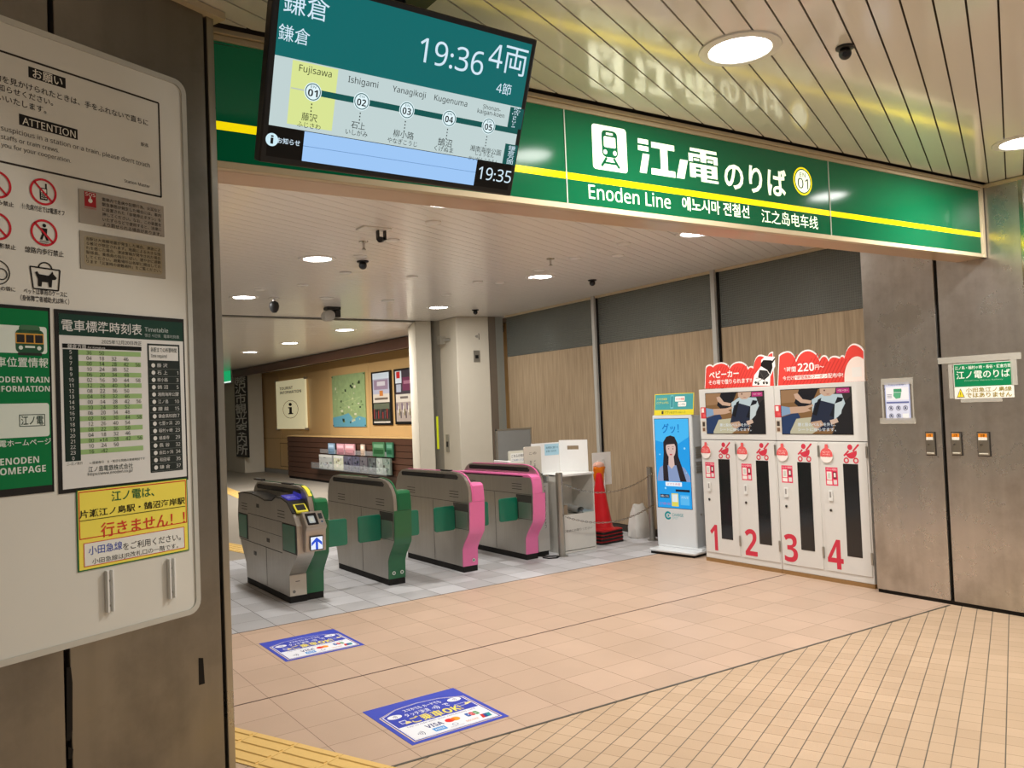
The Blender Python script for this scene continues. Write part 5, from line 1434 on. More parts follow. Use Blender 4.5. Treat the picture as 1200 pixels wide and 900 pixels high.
# items on its shelf
mb = MB(); mb.cyl((3.90, 2.625, 0.413), (3.90, 2.625, 0.52), 0.085, mat('straw_tin', rgb(150, 122, 84), 0.6, noise=0.15), r1=0.095, n=24); mb.cyl((3.90, 2.625, 0.52), (3.90, 2.625, 0.535), 0.098, mat('straw_tin', rgb(150, 122, 84)), n=24)
tag(mb.build('round_tin'), 'round tan tin on the shelf inside the white open cabinet', 'tin')
mb = MB(); M_NEWS = mat('newsprint', rgb(176, 178, 176), 0.7, noise=0.18, nscale=60)
prof = []
for i in range(22):
    t = i / 21; a = t * 2.2 * pi; r = 0.055 * (1 - 0.35 * t); prof.append((r * cos(a), r * sin(a) * 0.75))
vs = []
for x, z in prof: vs += [(4.06 + x, 2.355, 0.458 + z), (4.10 + x, 2.62, 0.458 + z)]
mb.add(vs, [(2 * i, 2 * i + 1, 2 * i + 3, 2 * i + 2) for i in range(21)], M_NEWS)
tag(mb.build('rolled_newspaper'), 'loosely rolled grey newspaper on the shelf inside the white open cabinet', 'newspaper')
mb = MB()
for i in range(4): mb.box(4.10 - 0.004 * i, 4.238, 2.345 + 0.006 * i, 2.60, 0.426 + 0.005 * i, 0.4295 + 0.005 * i, mat('pale_paper%d' % i, rgb(196 - 10 * i, 206 - 6 * i, 200), 0.7))
tag(mb.build('paper_stack', smooth=False), 'low stack of pale papers beside the rolled newspaper in the open cabinet', 'papers')
mb = MB(); mb.box(3.80, 3.88, 2.36, 2.46, 0.426, 0.53, mat('tan_card', rgb(150, 134, 112), 0.7)); tag(mb.build('small_box', bevel=0.002), 'small tan box at the left end of the open cabinet shelf', 'box')
# white card partition standing on the cabinet
root = empty('card_partition', ((CX0 + CX1) / 2, 2.5, CZ), 'folded white card screen with a hand hole standing on top of the open cabinet', 'partition')
M_CARD = mat('white_corrugated', rgb(228, 228, 226), 0.55, noise=0.02)
PT = CZ + 0.005
mb = MB(); mb.box(3.66, 4.06, 2.70, 2.706, PT, PT + 0.345, M_CARD); bp_ = mb.build('back_panel', root, smooth=False)
ha, hb_ = Vector((4.062, 2.70, 0)), Vector((4.24, 2.40, 0)); hd_ = (hb_ - ha).normalized(); hn = Vector((hd_.y, -hd_.x, 0)); HL = (hb_ - ha).length
# right panel with an oblong hole
def sp(s, z): return ha + hd_ * s + Vector((0, 0, PT + z))
o_ = [(0, 0), (HL, 0), (HL, 0.365), (0, 0.365)]
mb = MB()
for a, b, c, d in ((0, HL, 0, 0.255), (0, 0.10, 0.255, 0.30), (0.24, HL, 0.255, 0.30), (0, HL, 0.30, 0.365)):
    mb.prism([sp(a, c), sp(b, c), sp(b, d), sp(a, d)], hn * -0.005, M_CARD)
mb.build('side_panel', root, smooth=False)
sh = Sheet((3.66, 2.70, PT), (1, 0, 0), (0, 0, 1)); sh.rect(0.19, 0.20, 0.398, 0.33, ink(166, 206, 224), 1); sh.text('拾得物に関する', 0.21, 0.275, 0.385, 0.30, ink(50, 90, 110), k=2); sh.text('お問い合わせ', 0.21, 0.235, 0.36, 0.26, ink(70, 110, 130), k=2); sh.build('blue_label', bp_)
# beige board and the steel-lidded bin with vertical writing
root = empty('lidded_bin', (3.53, 2.62, 0), 'tall grey bin with a steel lid and vertical lettering, right behind the pink gate', 'bin')
mb = MB(); mb.box(3.50, 3.665, 2.42, 2.78, 0.05, 0.80, mat('bin_grey', rgb(176, 174, 168), 0.45, noise=0.04)); bb_ = mb.build('body', root, bevel=0.006)
mb = MB(); mb.box(3.492, 3.672, 2.41, 2.79, 0.80, 0.885, M_CHROME); mb.build('lid', root, bevel=0.012)
mb = MB(); mb.box(3.51, 3.655, 2.44, 2.76, 0, 0.05, M_RUBBER); mb.build('plinth', root)
sh = Sheet((3.50, 2.42, 0), (1, 0, 0), (0, 0, 1)); sh.text('ご乗車ありがとう', 0.095, 0.30, 0.13, 0.77, ink(50, 48, 46), k=1, vertical=True); sh.text('ございます', 0.04, 0.36, 0.07, 0.70, ink(50, 48, 46), k=1, vertical=True); sh.build('lettering', bb_)
root = empty('beige_sign_board', (3.60, 2.60, 0.885), 'beige upright sign board with small black lettering on the steel bin lid', 'sign board')
mb = MB(); sh0 = rr(3.47, 3.705, 0.886, 1.20, 0.02); mb.prism([(x, 2.58, z) for x, z in sh0], (0, 0.012, 0), mat('beige_board', rgb(208, 202, 188), 0.45, noise=0.02)); bb_ = mb.build('board', root, smooth=False)
mb = MB(); mb.box(3.50, 3.66, 2.50, 2.66, 0.886, 0.896, M_BLACK); mb.build('foot', root)
sh = Sheet((3.47, 2.58, 0.886), (1, 0, 0), (0, 0, 1)); sh.text('この', 0.07, 0.225, 0.17, 0.25, ink(60, 56, 52), k=1); sh.text('ご案', 0.13, 0.06, 0.155, 0.16, ink(50, 46, 44), k=1, vertical=True); sh.text('改札', 0.075, 0.06, 0.10, 0.16, ink(50, 46, 44), k=1, vertical=True); sh.build('lettering', bb_)
# notice plate on a stand behind the last gate
nx = ony(608, 537, 3.35); z0 = ony(608, 546.5, 3.35).z; z1 = ony(608, 528, 3.35).z; x0 = ony(596, 540, 3.35).x; x1 = ony(621, 536, 3.35).x
root = empty('notice_stand', ((x0 + x1) / 2, 3.36, 0), 'small cream notice plate with rounded corners just behind the rightmost gate', 'notice stand')
mb = MB(); mb.prism([(x, 3.35, z) for x, z in rr(x0, x1, z0, z1, 0.02)], (0, 0.012, 0), mat('cream_plate', rgb(222, 220, 204), 0.4)); pl_ = mb.build('plate', root, smooth=False)
mb = MB(); mb.cyl(((x0 + x1) / 2, 3.375, 0.02), ((x0 + x1) / 2, 3.375, z0 + 0.1), 0.016, M_ALU, n=12); mb.build('pole', root)
mb = MB(); mb.cyl(((x0 + x1) / 2, 3.375, 0), ((x0 + x1) / 2, 3.375, 0.025), 0.14, M_BLACK, n=24); mb.build('base', root)
sh = Sheet((x0, 3.35, z0), (1, 0, 0), (0, 0, 1)); W = x1 - x0; H = z1 - z0; sh.rect(W * 0.1, H * 0.25, W * 0.9, H * 0.85, ink(240, 240, 234), 1); sh.text('こちらの改札機', W * 0.14, H * 0.58, W * 0.86, H * 0.78, ink(36, 34, 32), k=2, bold=0.02); sh.text('ご利用ください', W * 0.16, H * 0.34, W * 0.80, H * 0.48, ink(90, 120, 160), k=2); sh.build('printing', pl_)
# grey folding screen on feet, behind
Y_ = 4.35; x0 = ony(582, 540, Y_).x; x1 = ony(623.5, 535, Y_).x; zt = ony(603, 502, Y_).z
root = empty('partition_screen', ((x0 + x1) / 2, Y_, 0), 'grey panel screen in an aluminium frame behind the rightmost gate, against the pale column', 'screen')
mb = MB(); mb.box(x0 + 0.02, x1 - 0.02, Y_ - 0.008, Y_ + 0.008, 0.42, zt - 0.02, mat('screen_grey', rgb(142, 144, 142), 0.5, noise=0.03)); mb.build('panel', root)
mb = MB()
for xa, xb, za, zb_ in ((x0, x0 + 0.022, 0.05, zt), (x1 - 0.022, x1, 0.05, zt), (x0, x1, zt - 0.022, zt), (x0, x1, 0.40, 0.422)): mb.box(xa, xb, Y_ - 0.014, Y_ + 0.014, za, zb_, M_ALU)
mb.build('frame', root, bevel=0.003)
for x in (x0 + 0.011, x1 - 0.011):
    mb = MB(); mb.box(x - 0.02, x + 0.02, Y_ - 0.22, Y_ + 0.22, 0.0, 0.05, M_ALU); mb.build('foot', root, bevel=0.004)
# clear plastic bag lump on the last gate's tail, and a white box beyond
p = ony(585, 541, 3.3)
mb = MB(); mb.prism([(3.425 + x, 2.95 + y, 1.012) for x, y in rr(-0.022, 0.022, -0.16, 0.16, 0.02)], (0, 0, 0.03), M_WHITE); tag(mb.build('white_tray', bevel=0.006), 'small white tray lying on top of the rightmost gate', 'tray')

# traffic cones: a stack of four, only the top one shows its full height
CC = Vector((4.62, 2.66, 0))
M_RED = mat('cone_red', rgb(196, 24, 34), 0.35, noise=0.05, coat=0.2); M_RB = mat('cone_base_red', rgb(168, 30, 36), 0.5, noise=0.1)
def cone(z, lb, ang):
    root = empty('traffic_cone', (CC.x, CC.y, z), lb, 'traffic cone', 'stacked traffic cones')
    R = Matrix.Rotation(ang, 4, 'Z'); R.translation = CC + Vector((0, 0, z))
    h = 0.195
    mb = MB(); mb.prism([R @ Vector((x, y, 0.0)) for x, y in rr(-h, h, -h, h, 0.04)], (0, 0, 0.022), M_BLACK); mb.build('rubber_base', root, bevel=0.004)
    mb = MB(); mb.prism([R @ Vector((x, y, 0.0225)) for x, y in rr(-h + 0.004, h - 0.004, -h + 0.004, h - 0.004, 0.04)], (0, 0, 0.013), M_RB); mb.build('base', root, bevel=0.003)
    mb = MB(); mb.lathe([(0.168, 0.036), (0.160, 0.046), (0.145, 0.056), (0.138, 0.075), (0.085, 0.38), (0.040, 0.655), (0.036, 0.68), (0.028, 0.695), (0.018, 0.700), (0.016, 0.69)], CC + Vector((0, 0, z)), M_RED, 36); mb.build('body', root)
for i in range(4):
    cone(0.04 * i, ['red traffic cone at the very bottom of the cone stack', 'red traffic cone second from the bottom of the stack, only its base edge showing', 'red traffic cone just below the top one of the stack, only its base edge showing', 'red traffic cone on top of the stack beside the open cabinet, its whole cone showing'][i], 0.05 + 0.04 * i)
# white placard on a stick with an orange bag hung on it
Yp = 2.92
pa = ony(694, 532, Yp); pb = ony(717, 567, Yp)
root = empty('placard', ((pa.x + pb.x) / 2, Yp, 0), 'blank white placard on a white stick behind the traffic cones', 'placard')
mb = MB(); mb.box(pa.x, pb.x, Yp, Yp + 0.006, pb.z, pa.z + 0.01, M_CARD); mb.build('board', root, smooth=False)
mb = MB(); xm = (pa.x + pb.x) / 2 + 0.02; mb.cyl((xm, Yp - 0.010, 0.02), (xm, Yp - 0.010, pa.z - 0.08), 0.011, M_WHITE, n=12); mb.build('stick', root)
mb = MB(); mb.cyl((xm, Yp - 0.01, 0.0), (xm, Yp - 0.01, 0.03), 0.13, M_RUBBER, n=20); mb.build('base', root)
oc = ony(704.5, 556, 2.72); M_OR = mat('orange_vinyl', rgb(222, 120, 16), 0.4, noise=0.12, nscale=25)
root = empty('orange_bag', (oc.x, 2.75, oc.z - 0.13), 'crumpled orange plastic bag with a pinkish top hung above the red cone', 'bag')
mb = MB(); prof = [(0.03, -0.13), (0.060, -0.12), (0.075, -0.05), (0.082, 0.02), (0.088, 0.08), (0.07, 0.10)]
n_ = 20; vs = []
for r, z in prof:
    for i in range(n_):
        a = 2 * pi * i / n_; k = 1 + 0.10 * sin(3 * a + z * 30) + 0.06 * sin(7 * a + z * 50); vs.append((oc.x + r * k * cos(a), 2.76 + r * k * 0.45 * sin(a), oc.z + z))
fs = [(k * n_ + i, k * n_ + (i + 1) % n_, (k + 1) * n_ + (i + 1) % n_, (k + 1) * n_ + i) for k in range(5) for i in range(n_)] + [tuple(range(n_ - 1, -1, -1))]
mb.add(vs, fs, M_OR); mb.build('bag_body', root)
mb = MB(); prof = [(0.075, 0.085), (0.084, 0.11), (0.07, 0.135), (0.035, 0.15), (0.002, 0.152)]; vs = []
for r, z in prof:
    for i in range(n_):
        a = 2 * pi * i / n_; k = 1 + 0.10 * sin(4 * a + z * 40); vs.append((oc.x + r * k * cos(a), 2.76 + r * k * 0.45 * sin(a), oc.z + z))
mb.add(vs, [(k * n_ + i, k * n_ + (i + 1) % n_, (k + 1) * n_ + (i + 1) % n_, (k + 1) * n_ + i) for k in range(4) for i in range(n_)], mat('pinkish_vinyl', rgb(226, 176, 160), 0.4, noise=0.1)); mb.build('bag_top', root)
mb = MB(); mb.tube([(oc.x, 2.765, oc.z + 0.14), (oc.x + 0.0, 2.79, oc.z + 0.16), (xm, Yp - 0.012, oc.z + 0.165)], 0.004, M_WHITE, 6); mb.build('tie', root)
# white paper sack on the floor
bc = Vector((5.15, 2.55, 0))
mb = MB(); n_ = 28; rings = [(0.0, 0.135, 0.10), (0.02, 0.145, 0.105), (0.12, 0.14, 0.10), (0.22, 0.125, 0.085), (0.30, 0.112, 0.06), (0.37, 0.100, 0.03), (0.40, 0.090, 0.012)]; vs = []
for z, rx, ry in rings:
    for i in range(n_):
        a = 2 * pi * i / n_; ca, sa = cos(a), sin(a)
        e = 0.55; X = rx * abs(ca) ** e * (1 if ca >= 0 else -1); Yy = ry * abs(sa) ** e * (1 if sa >= 0 else -1)
        k = 1 + (0.05 * sin(5 * a + z * 28) + 0.04 * sin(9 * a - z * 40)) * (0 if z == 0 else 1)
        vs.append((bc.x + X * k - 0.03 * z, bc.y + Yy * k, z * (1 + 0.03 * sin(4 * a) * (z > 0.3))))
mb.add(vs, [(k * n_ + i, k * n_ + (i + 1) % n_, (k + 1) * n_ + (i + 1) % n_, (k + 1) * n_ + i) for k in range(6) for i in range(n_)] + [tuple(range(n_ - 1, -1, -1)), tuple(range(6 * n_, 7 * n_))], mat('white_paper_sack', rgb(222, 220, 214), 0.6, noise=0.06, nscale=20))
tag(mb.build('paper_sack'), 'crumpled white paper sack on the floor behind the chain by the charging stand', 'sack')
# black cable on the floor by the last gate
mb = MB(); mb.tube([(3.49, 2.46, 0.008), (3.56, 2.34, 0.008), (3.63, 2.30, 0.008), (3.64, 2.24, 0.008), (3.58, 2.20, 0.008), (3.50, 2.24, 0.008), (3.48, 2.32, 0.008)], 0.007, M_RUBBER, 8); tag(mb.build('floor_cable'), 'black cable curled on the floor at the foot of the rightmost gate', 'cable')

# ------------------------------------------------------------------ on the steel pillar on the right
TK = {}
def wallsheet(): return Sheet((SX, 0, 0), (0, -1, 0), (0, 0, 1))
def slab(mb, sh, a, b, t, m, r=0.0):
    p = sh.px(*a); q_ = sh.px(*b); u0, u1, v0, v1 = p[0], q_[0], q_[1], p[1]
    mb.box(SX - t, SX - 0.0003, -u1, -u0, v0, v1, m)
    return u0, v0, u1, v1
TAPE = mat('clear_tape', rgb(200, 196, 184), 0.25, noise=0.05, coat=0.3, alpha=0.5)
sh = wallsheet()
root = empty('green_notice', (SX, -1.85, onx(1150, 468, SX).z), 'green and white paper notice taped to the steel pillar, right of the vertical seam', 'notice')
mb = MB(); u0, v0, u1, v1 = slab(mb, sh, (1117, 427), (1189, 465.5), 0.002, ink(232, 230, 218)); pp = mb.build('paper', root, smooth=False)
sh.k = 4; sh.O = sh.O + sh.N * 0.002
sh.k = 1
p = sh.px(1117, 424.5); q_ = sh.px(1184, 451)
GN = ink(14, 122, 76); WT2 = ink(226, 232, 218)
sh.rect(u0 + 0.004, q_[1], u1 - 0.004, v1 - 0.004, GN, 1); W = u1 - u0; H = v1 - v0
sh.text('江ノ島・稲村ヶ崎・長谷・鎌倉方面', u0 + 0.012, v1 - 0.045, u1 - 0.012, v1 - 0.018, WT2, k=2, bold=0.01); sh.text('江ノ電のりば', u0 + 0.02, v1 - 0.115, u1 - 0.02, v1 - 0.056, WT2, k=2, bold=0.03); sh.text('Enoshima Electric Railway', u0 + 0.08, v1 - 0.137, u1 - 0.07, v1 - 0.124, ink(160, 200, 170), k=2)
t_ = q_[1] - v0
sh.poly([(u0 + 0.015, v0 + 0.010), (u0 + 0.075, v0 + 0.010), (u0 + 0.045, v0 + t_ - 0.012)], ink(30, 30, 26), 1); sh.poly([(u0 + 0.021, v0 + 0.014), (u0 + 0.069, v0 + 0.014), (u0 + 0.045, v0 + t_ - 0.020)], ink(236, 214, 50), 2)
sh.rect(u0 + 0.043, v0 + 0.028, u0 + 0.047, v0 + 0.05, ink(30, 30, 26), 3); sh.disc(u0 + 0.045, v0 + 0.022, 0.003, ink(30, 30, 26), 3, n=8)
sh.text('小田急江ノ島線', u0 + 0.085, v0 + t_ * 0.52, u1 - 0.015, v0 + t_ * 0.90, ink(150, 132, 40), k=2, bold=0.02); sh.text('ではありません', u0 + 0.085, v0 + t_ * 0.08, u1 - 0.015, v0 + t_ * 0.46, ink(150, 132, 40), k=2, bold=0.02)
sh.build('printing', pp)
for a, b in (((1099, 419.5), (1197, 420.5)), ((1111, 427), (1118, 467)), ((1184, 421), (1193, 451)), ((1126, 467.5), (1175, 470.5))):
    s2 = wallsheet(); mb = MB(); slab(mb, s2, a, b, 0.0032 + 0.0004 * TK.setdefault(a, len(TK)), TAPE); mb.build('tape', root, smooth=False)
root = empty('paper_notice', (SX, -1.25, onx(1053, 491, SX).z), 'blue-edged white paper notice with pictograms taped to the steel pillar, left of the seam', 'notice')
sh = wallsheet(); mb = MB(); u0, v0, u1, v1 = slab(mb, sh, (1036.5, 449), (1068, 491.5), 0.002, ink(210, 216, 236)); pp = mb.build('paper', root, smooth=False)
sh.O = sh.O + sh.N * 0.002; W = u1 - u0; H = v1 - v0
def S(x, y): return (u0 + W * x, v0 + H * (1 - y))
NB = ink(44, 50, 84); sh.frame(u0, v0, u1, v1, 0.006, ink(150, 164, 206), 1)
sh.text('ご利用のお客様へ', *S(0.06, 0.085), *S(0.88, 0.03), ink(90, 110, 170), k=2); sh.rect(*S(0.05, 0.47), *S(0.95, 0.13), ink(232, 232, 238), 1); sh.rect(*S(0.36, 0.26), *S(0.68, 0.17), ink(70, 150, 110), 2); sh.poly([S(0.36, 0.27), S(0.66, 0.27), S(0.62, 0.42), S(0.44, 0.44), S(0.34, 0.36)], ink(90, 166, 126), 2)
for i in range(3): sh.rect(*S(0.09, 0.33 + 0.04 * i), *S(0.28, 0.31 + 0.04 * i), ink(150, 154, 170), 2)
sh.rect(*S(0.05, 0.56), *S(0.95, 0.515), ink(100, 110, 160), 2)
for i, (x, y) in enumerate(((0.22, 0.69), (0.52, 0.69), (0.80, 0.69), (0.22, 0.90), (0.52, 0.90))):
    c = S(x, y); sh.ring(c[0], c[1], 0.019, 0.003, NB, 3, n=20); sh.line((c[0] - 0.013, c[1] + 0.013), (c[0] + 0.013, c[1] - 0.013), 0.003, NB, 3)
    sh.disc(c[0] + 0.001, c[1] + 0.009, 0.004, NB, 2, n=10); sh.poly([(c[0] - 0.004, c[1] + 0.005), (c[0] + 0.006, c[1] + 0.005), (c[0] + 0.010, c[1] - 0.012), (c[0] + 0.002, c[1] - 0.004), (c[0] - 0.010, c[1] - 0.012)], NB, 2)
sh.rect(*S(0.68, 0.96), *S(0.92, 0.84), ink(236, 236, 238), 2)
sh.build('printing', pp)
for a, b in (((1032.5, 444), (1070, 449.5)), ((1031.5, 490), (1073.5, 496.5)), ((1032.5, 449), (1036.5, 491)), ((1068, 446), (1072, 494))):
    s2 = wallsheet(); mb = MB(); slab(mb, s2, a, b, 0.0032 + 0.0004 * TK.setdefault(a, len(TK)), TAPE); mb.build('tape', root, smooth=False)
# key-switch boxes
for (a, b), lb in ((((1084.5, 506), (1098, 534)), 'small steel key-switch box just left of the vertical seam'), (((1114.5, 506), (1129, 534)), 'small steel key-switch box directly right of the vertical seam, middle of the three'), (((1145, 506), (1162, 535)), 'small steel key-switch box furthest right, below the green notice')):
    sh = wallsheet(); p = sh.px(*a); q_ = sh.px(*b); u0, u1, v0, v1 = p[0], q_[0], q_[1], p[1]
    root = empty('key_switch_box', (SX, -(u0 + u1) / 2, v0), lb, 'switch box', 'key switch boxes')
    mb = MB(); mb.box(SX - 0.006, SX, -u1, -u0, v0, v1, M_SEAM); mb.build('back_plate', root, bevel=0.001)
    mb = MB(); mb.box(SX - 0.016, SX - 0.004, -u1 + 0.006, -u0 - 0.006, v0 + 0.006, v1 - 0.006, M_STEEL2); f_ = mb.build('cover', root, bevel=0.003)
    um = (u0 + u1) / 2; c = Vector((SX - 0.016, -(u0 + (u1 - u0) * 0.36), v0 + (v1 - v0) * 0.47)); mb = MB(); mb.cyl(c, c + Vector((-0.006, 0, 0)), 0.010, M_CHROME, n=16); mb.cyl(c + Vector((-0.006, 0, 0)), c + Vector((-0.0065, 0, 0)), 0.004, M_BLACK, n=8); mb.build('keyhole', root)
    sh.O = sh.O + sh.N * 0.016; w = u1 - u0; h = v1 - v0
    sh.rect(u0 + w * 0.15, v0 + h * 0.78, u1 - w * 0.18, v0 + h * 0.93, ink(224, 136, 40), 1); sh.rect(u0 + w * 0.15, v0 + h * 0.66, u1 - w * 0.18, v0 + h * 0.78, ink(226, 220, 206), 1); sh.text('注意', u0 + w * 0.3, v0 + h * 0.80, u1 - w * 0.35, v0 + h * 0.91, ink(60, 30, 10), k=2); sh.rect(u0 + w * 0.15, v0 + h * 0.09, u1 - w * 0.15, v0 + h * 0.14, ink(214, 208, 190), 1)
    sh.build('label_plate', f_)

# ------------------------------------------------------------------ floor stickers
def floor_sticker(u0, v0, u1, v1, lb):
    root = empty('floor_sticker', ((u0 + u1) / 2, (v0 + v1) / 2, 0), lb, 'floor sticker', 'tap payment floor stickers')
    BL = ink(66, 80, 186); mb = MB(); mb.box(u0, u1, v0, v1, 0.0, 0.0015, BL); b_ = mb.build('vinyl', root, smooth=False)
    sh = Sheet((u0, v0, 0.0015), (1, 0, 0), (0, 1, 0)); sh.STEP = 0.0003
    W = u1 - u0; H = v1 - v0
    def S(x, y): return (x * W, (1 - y) * H)
    YL = ink(236, 216, 150); WT = ink(232, 234, 240); DB = ink(40, 50, 140)
    def roof(i, m, k): sh.poly([S(i, 1 - i), S(1 - i, 1 - i), S(1 - i, 0.24 + i * 0.6), S(0.74, 0.13 + i * 0.6), S(0.5, 0.10 + i * 0.6), S(0.26, 0.13 + i * 0.6), S(i, 0.24 + i * 0.6)], m, k)
    roof(0.045, YL, 1); roof(0.055, BL, 2); roof(0.068, WT, 3); roof(0.078, ink(58, 72, 178), 4)
    sh.rect(*S(0.078, 0.922), *S(0.922, 0.60), WT, 5)
    sh.text('スマホでも カードでも', *S(0.30, 0.29), *S(0.70, 0.22), WT, k=6, bold=0.02)
    sh.text('タッチ決済', *S(0.26, 0.41), *S(0.52, 0.32), WT, k=6, bold=0.03); sh.text('で', *S(0.67, 0.41), *S(0.73, 0.33), WT, k=6, bold=0.02)
    YK = ink(244, 226, 90)
    sh.text('ご乗車OK!', *S(0.25, 0.585), *S(0.78, 0.43), YK, k=6, bold=0.04)
    for i in range(4): sh.ring(0.54 * W + 0.0, 0.635 * H, 0.012 + 0.012 * i, 0.005, WT, 6, n=10, a0=-40, a1=40)
    for x, y in ((0.17, 0.335), (0.83, 0.30)): sh.disc(*S(x, y), 0.042, WT, 6, n=24, ry=0.030)
    for x, y in ((0.165, 0.335), (0.825, 0.30)):
        c = S(x, y)
        for i in range(3): sh.ring(c[0] - 0.012, c[1], 0.010 + 0.009 * i, 0.003, DB, 7, n=8, a0=-45, a1=45)
    c = S(0.18, 0.50); sh.rect(c[0] - 0.02, c[1] - 0.02, c[0] + 0.02, c[1] + 0.026, WT, 6, r=0.004); sh.rect(c[0] - 0.016, c[1] - 0.014, c[0] + 0.016, c[1] + 0.018, BL, 7); sh.poly([(c[0] - 0.005, c[1] - 0.035), (c[0] + 0.035, c[1] - 0.03), (c[0] + 0.03, c[1] - 0.005), (c[0] + 0.012, c[1] + 0.004)], YL, 8)
    c = S(0.83, 0.46); sh.frame(c[0] - 0.045, c[1] - 0.018, c[0] + 0.03, c[1] + 0.02, 0.004, WT, 6); sh.poly([(c[0] + 0.01, c[1] - 0.02), (c[0] + 0.055, c[1] - 0.008), (c[0] + 0.045, c[1] + 0.012), (c[0] + 0.015, c[1] + 0.006)], YL, 8)
    sh.text('Tap to ride with your contactless card', *S(0.14, 0.655), *S(0.86, 0.615), ink(90, 96, 130), k=6)
    sh.text('VISA', *S(0.28, 0.775), *S(0.45, 0.695), ink(30, 40, 110), k=6, bold=0.03)
    c = S(0.555, 0.735); sh.disc(c[0] - 0.018, c[1], 0.026, ink(226, 40, 40), 6); sh.disc(c[0] + 0.018, c[1], 0.026, ink(246, 160, 40), 7); sh.poly([(c[0] + 0.018 - 0.018 - 0.0 + 0.012 * cos(t), c[1] + 0.020 * sin(t)) for t in [2 * pi * i / 16 for i in range(16)]], ink(240, 100, 40), 8)
    for i, cl in enumerate((ink(40, 90, 170), ink(206, 50, 60), ink(60, 150, 80))): a = S(0.70 + 0.045 * i, 0.775); sh.rect(a[0], a[1], a[0] + 0.024, a[1] + 0.050, cl, 6, r=0.008); sh.text('JCB'[i], a[0] + 0.006, a[1] + 0.016, a[0] + 0.018, a[1] + 0.034, WT, k=7)
    c = S(0.17, 0.83)
    for i in range(4): sh.ring(c[0] - 0.02, c[1], 0.012 + 0.011 * i, 0.004, ink(70, 74, 110), 6, n=8, a0=-40, a1=40)
    a = S(0.30, 0.885); sh.rect(a[0], a[1], a[0] + 0.072, a[1] + 0.048, ink(66, 150, 220), 6); sh.text('AMEX', a[0] + 0.008, a[1] + 0.014, a[0] + 0.064, a[1] + 0.034, WT, k=7, bold=0.02)
    c = S(0.52, 0.855); sh.ring(c[0], c[1] + 0.006, 0.017, 0.004, ink(130, 140, 170), 6, n=18); sh.text('Diners Club', c[0] - 0.04, c[1] - 0.024, c[0] + 0.04, c[1] - 0.014, ink(120, 126, 150), k=6)
    sh.text('DISCOVER', *S(0.63, 0.875), *S(0.76, 0.84), ink(216, 140, 80), k=6, bold=0.01)
    for i, cl in enumerate((ink(206, 50, 50), ink(40, 70, 140), ink(40, 140, 150))): a = S(0.79 + 0.03 * i, 0.885); sh.poly([(a[0], a[1]), (a[0] + 0.024, a[1]), (a[0] + 0.034, a[1] + 0.05), (a[0] + 0.010, a[1] + 0.05)], cl, 6 + 0.2 * i)
    sh.build('printing', b_)
floor_sticker(0.026, 0.624, 0.602, 1.192, 'blue tap-payment floor sticker, the farther one, just in front of the ticket gates')
floor_sticker(0.030, -1.170, 0.614, -0.586, 'blue tap-payment floor sticker, the nearer one, beside the small brown tiles')

# ------------------------------------------------------------------ downlights
def downlight(x, y, z, watts, lb, r=0.125, grp='round ceiling downlights', lamp=True):
    root = empty('ceiling_downlight', (x, y, z), lb, 'ceiling light', grp)
    mb = MB(); mb.lathe([(r * 1.36, -0.0005), (r * 1.34, -0.007), (r * 1.05, -0.010), (r * 1.0, -0.004), (r * 0.97, 0.0)], (x, y, z), M_WHITE, 40); mb.build('trim_ring', root)
    mb = MB(); mb.lathe([(r * 0.99, -0.0035), (r * 0.6, -0.005), (0.001, -0.0055)], (x, y, z), M_LAMP, 36); mb.build('diffuser', root)
    if lamp:
        l = bpy.data.lights.new('downlight_lamp', 'AREA'); l.shape = 'DISK'; l.size = r * 1.8; l.energy = watts; l.color = LAMP_COLOR
        lo = bpy.data.objects.new('downlight_lamp', l); COL.objects.link(lo); lo.parent = root; lo.location = (0, 0, -0.02)
        lo.visible_camera = False; lo.visible_glossy = False
p = onz(867, 57, ZF); downlight(p.x, p.y, ZF, LAMP_FRONT, 'largest round downlight, in the glossy ceiling above the platform sign', 0.128)
p = onz(1200, 166, ZF); downlight(p.x, p.y, ZF, LAMP_FRONT, 'round downlight at the right edge of the picture above the steel pillar', 0.128)
for i, (x, y) in enumerate(((372, 303), (286, 348), (633, 324), (514, 360), (815, 273))):
    p = onz(x, y, ZB)
    downlight(p.x, p.y, ZB, LAMP_BACK, ['round downlight above the two left ticket gates', 'round downlight furthest left in the gate hall ceiling, beside the steel pillar', 'round downlight in the middle of the gate hall ceiling, left of the grey wall band', 'round downlight in front of the pale column', 'round downlight half hidden by the platform sign, near the grey wall band'][i])
p = onz(520, 237, ZB); downlight(p.x, p.y - 0.02, ZB, LAMP_BACK, 'round downlight almost hidden by the edge of the sign below the departure monitor')
for i, (x, y) in enumerate(((404, 386.5), (340, 402), (293, 412.5))):
    p = onz(x, y, ZB); downlight(p.x, p.y, ZB, LAMP_BACK * 3.0, ['far hall downlight nearest the tourist information wall posters', 'far hall downlight above the tourist information panel', 'far hall downlight furthest away, above the black and white banner'][i], 0.15, 'far hall downlights')
for x, y in ((1.0, -6.0), (3.9, -5.6)):  # unseen downlights, added to brighten the notice board and the front floor
    downlight(x, y, ZF, LAMP_FRONT * 1.05, 'added unseen downlight over the concourse floor nearest the ' + ('notice board' if x < 2 else 'steel pillar'), 0.128)

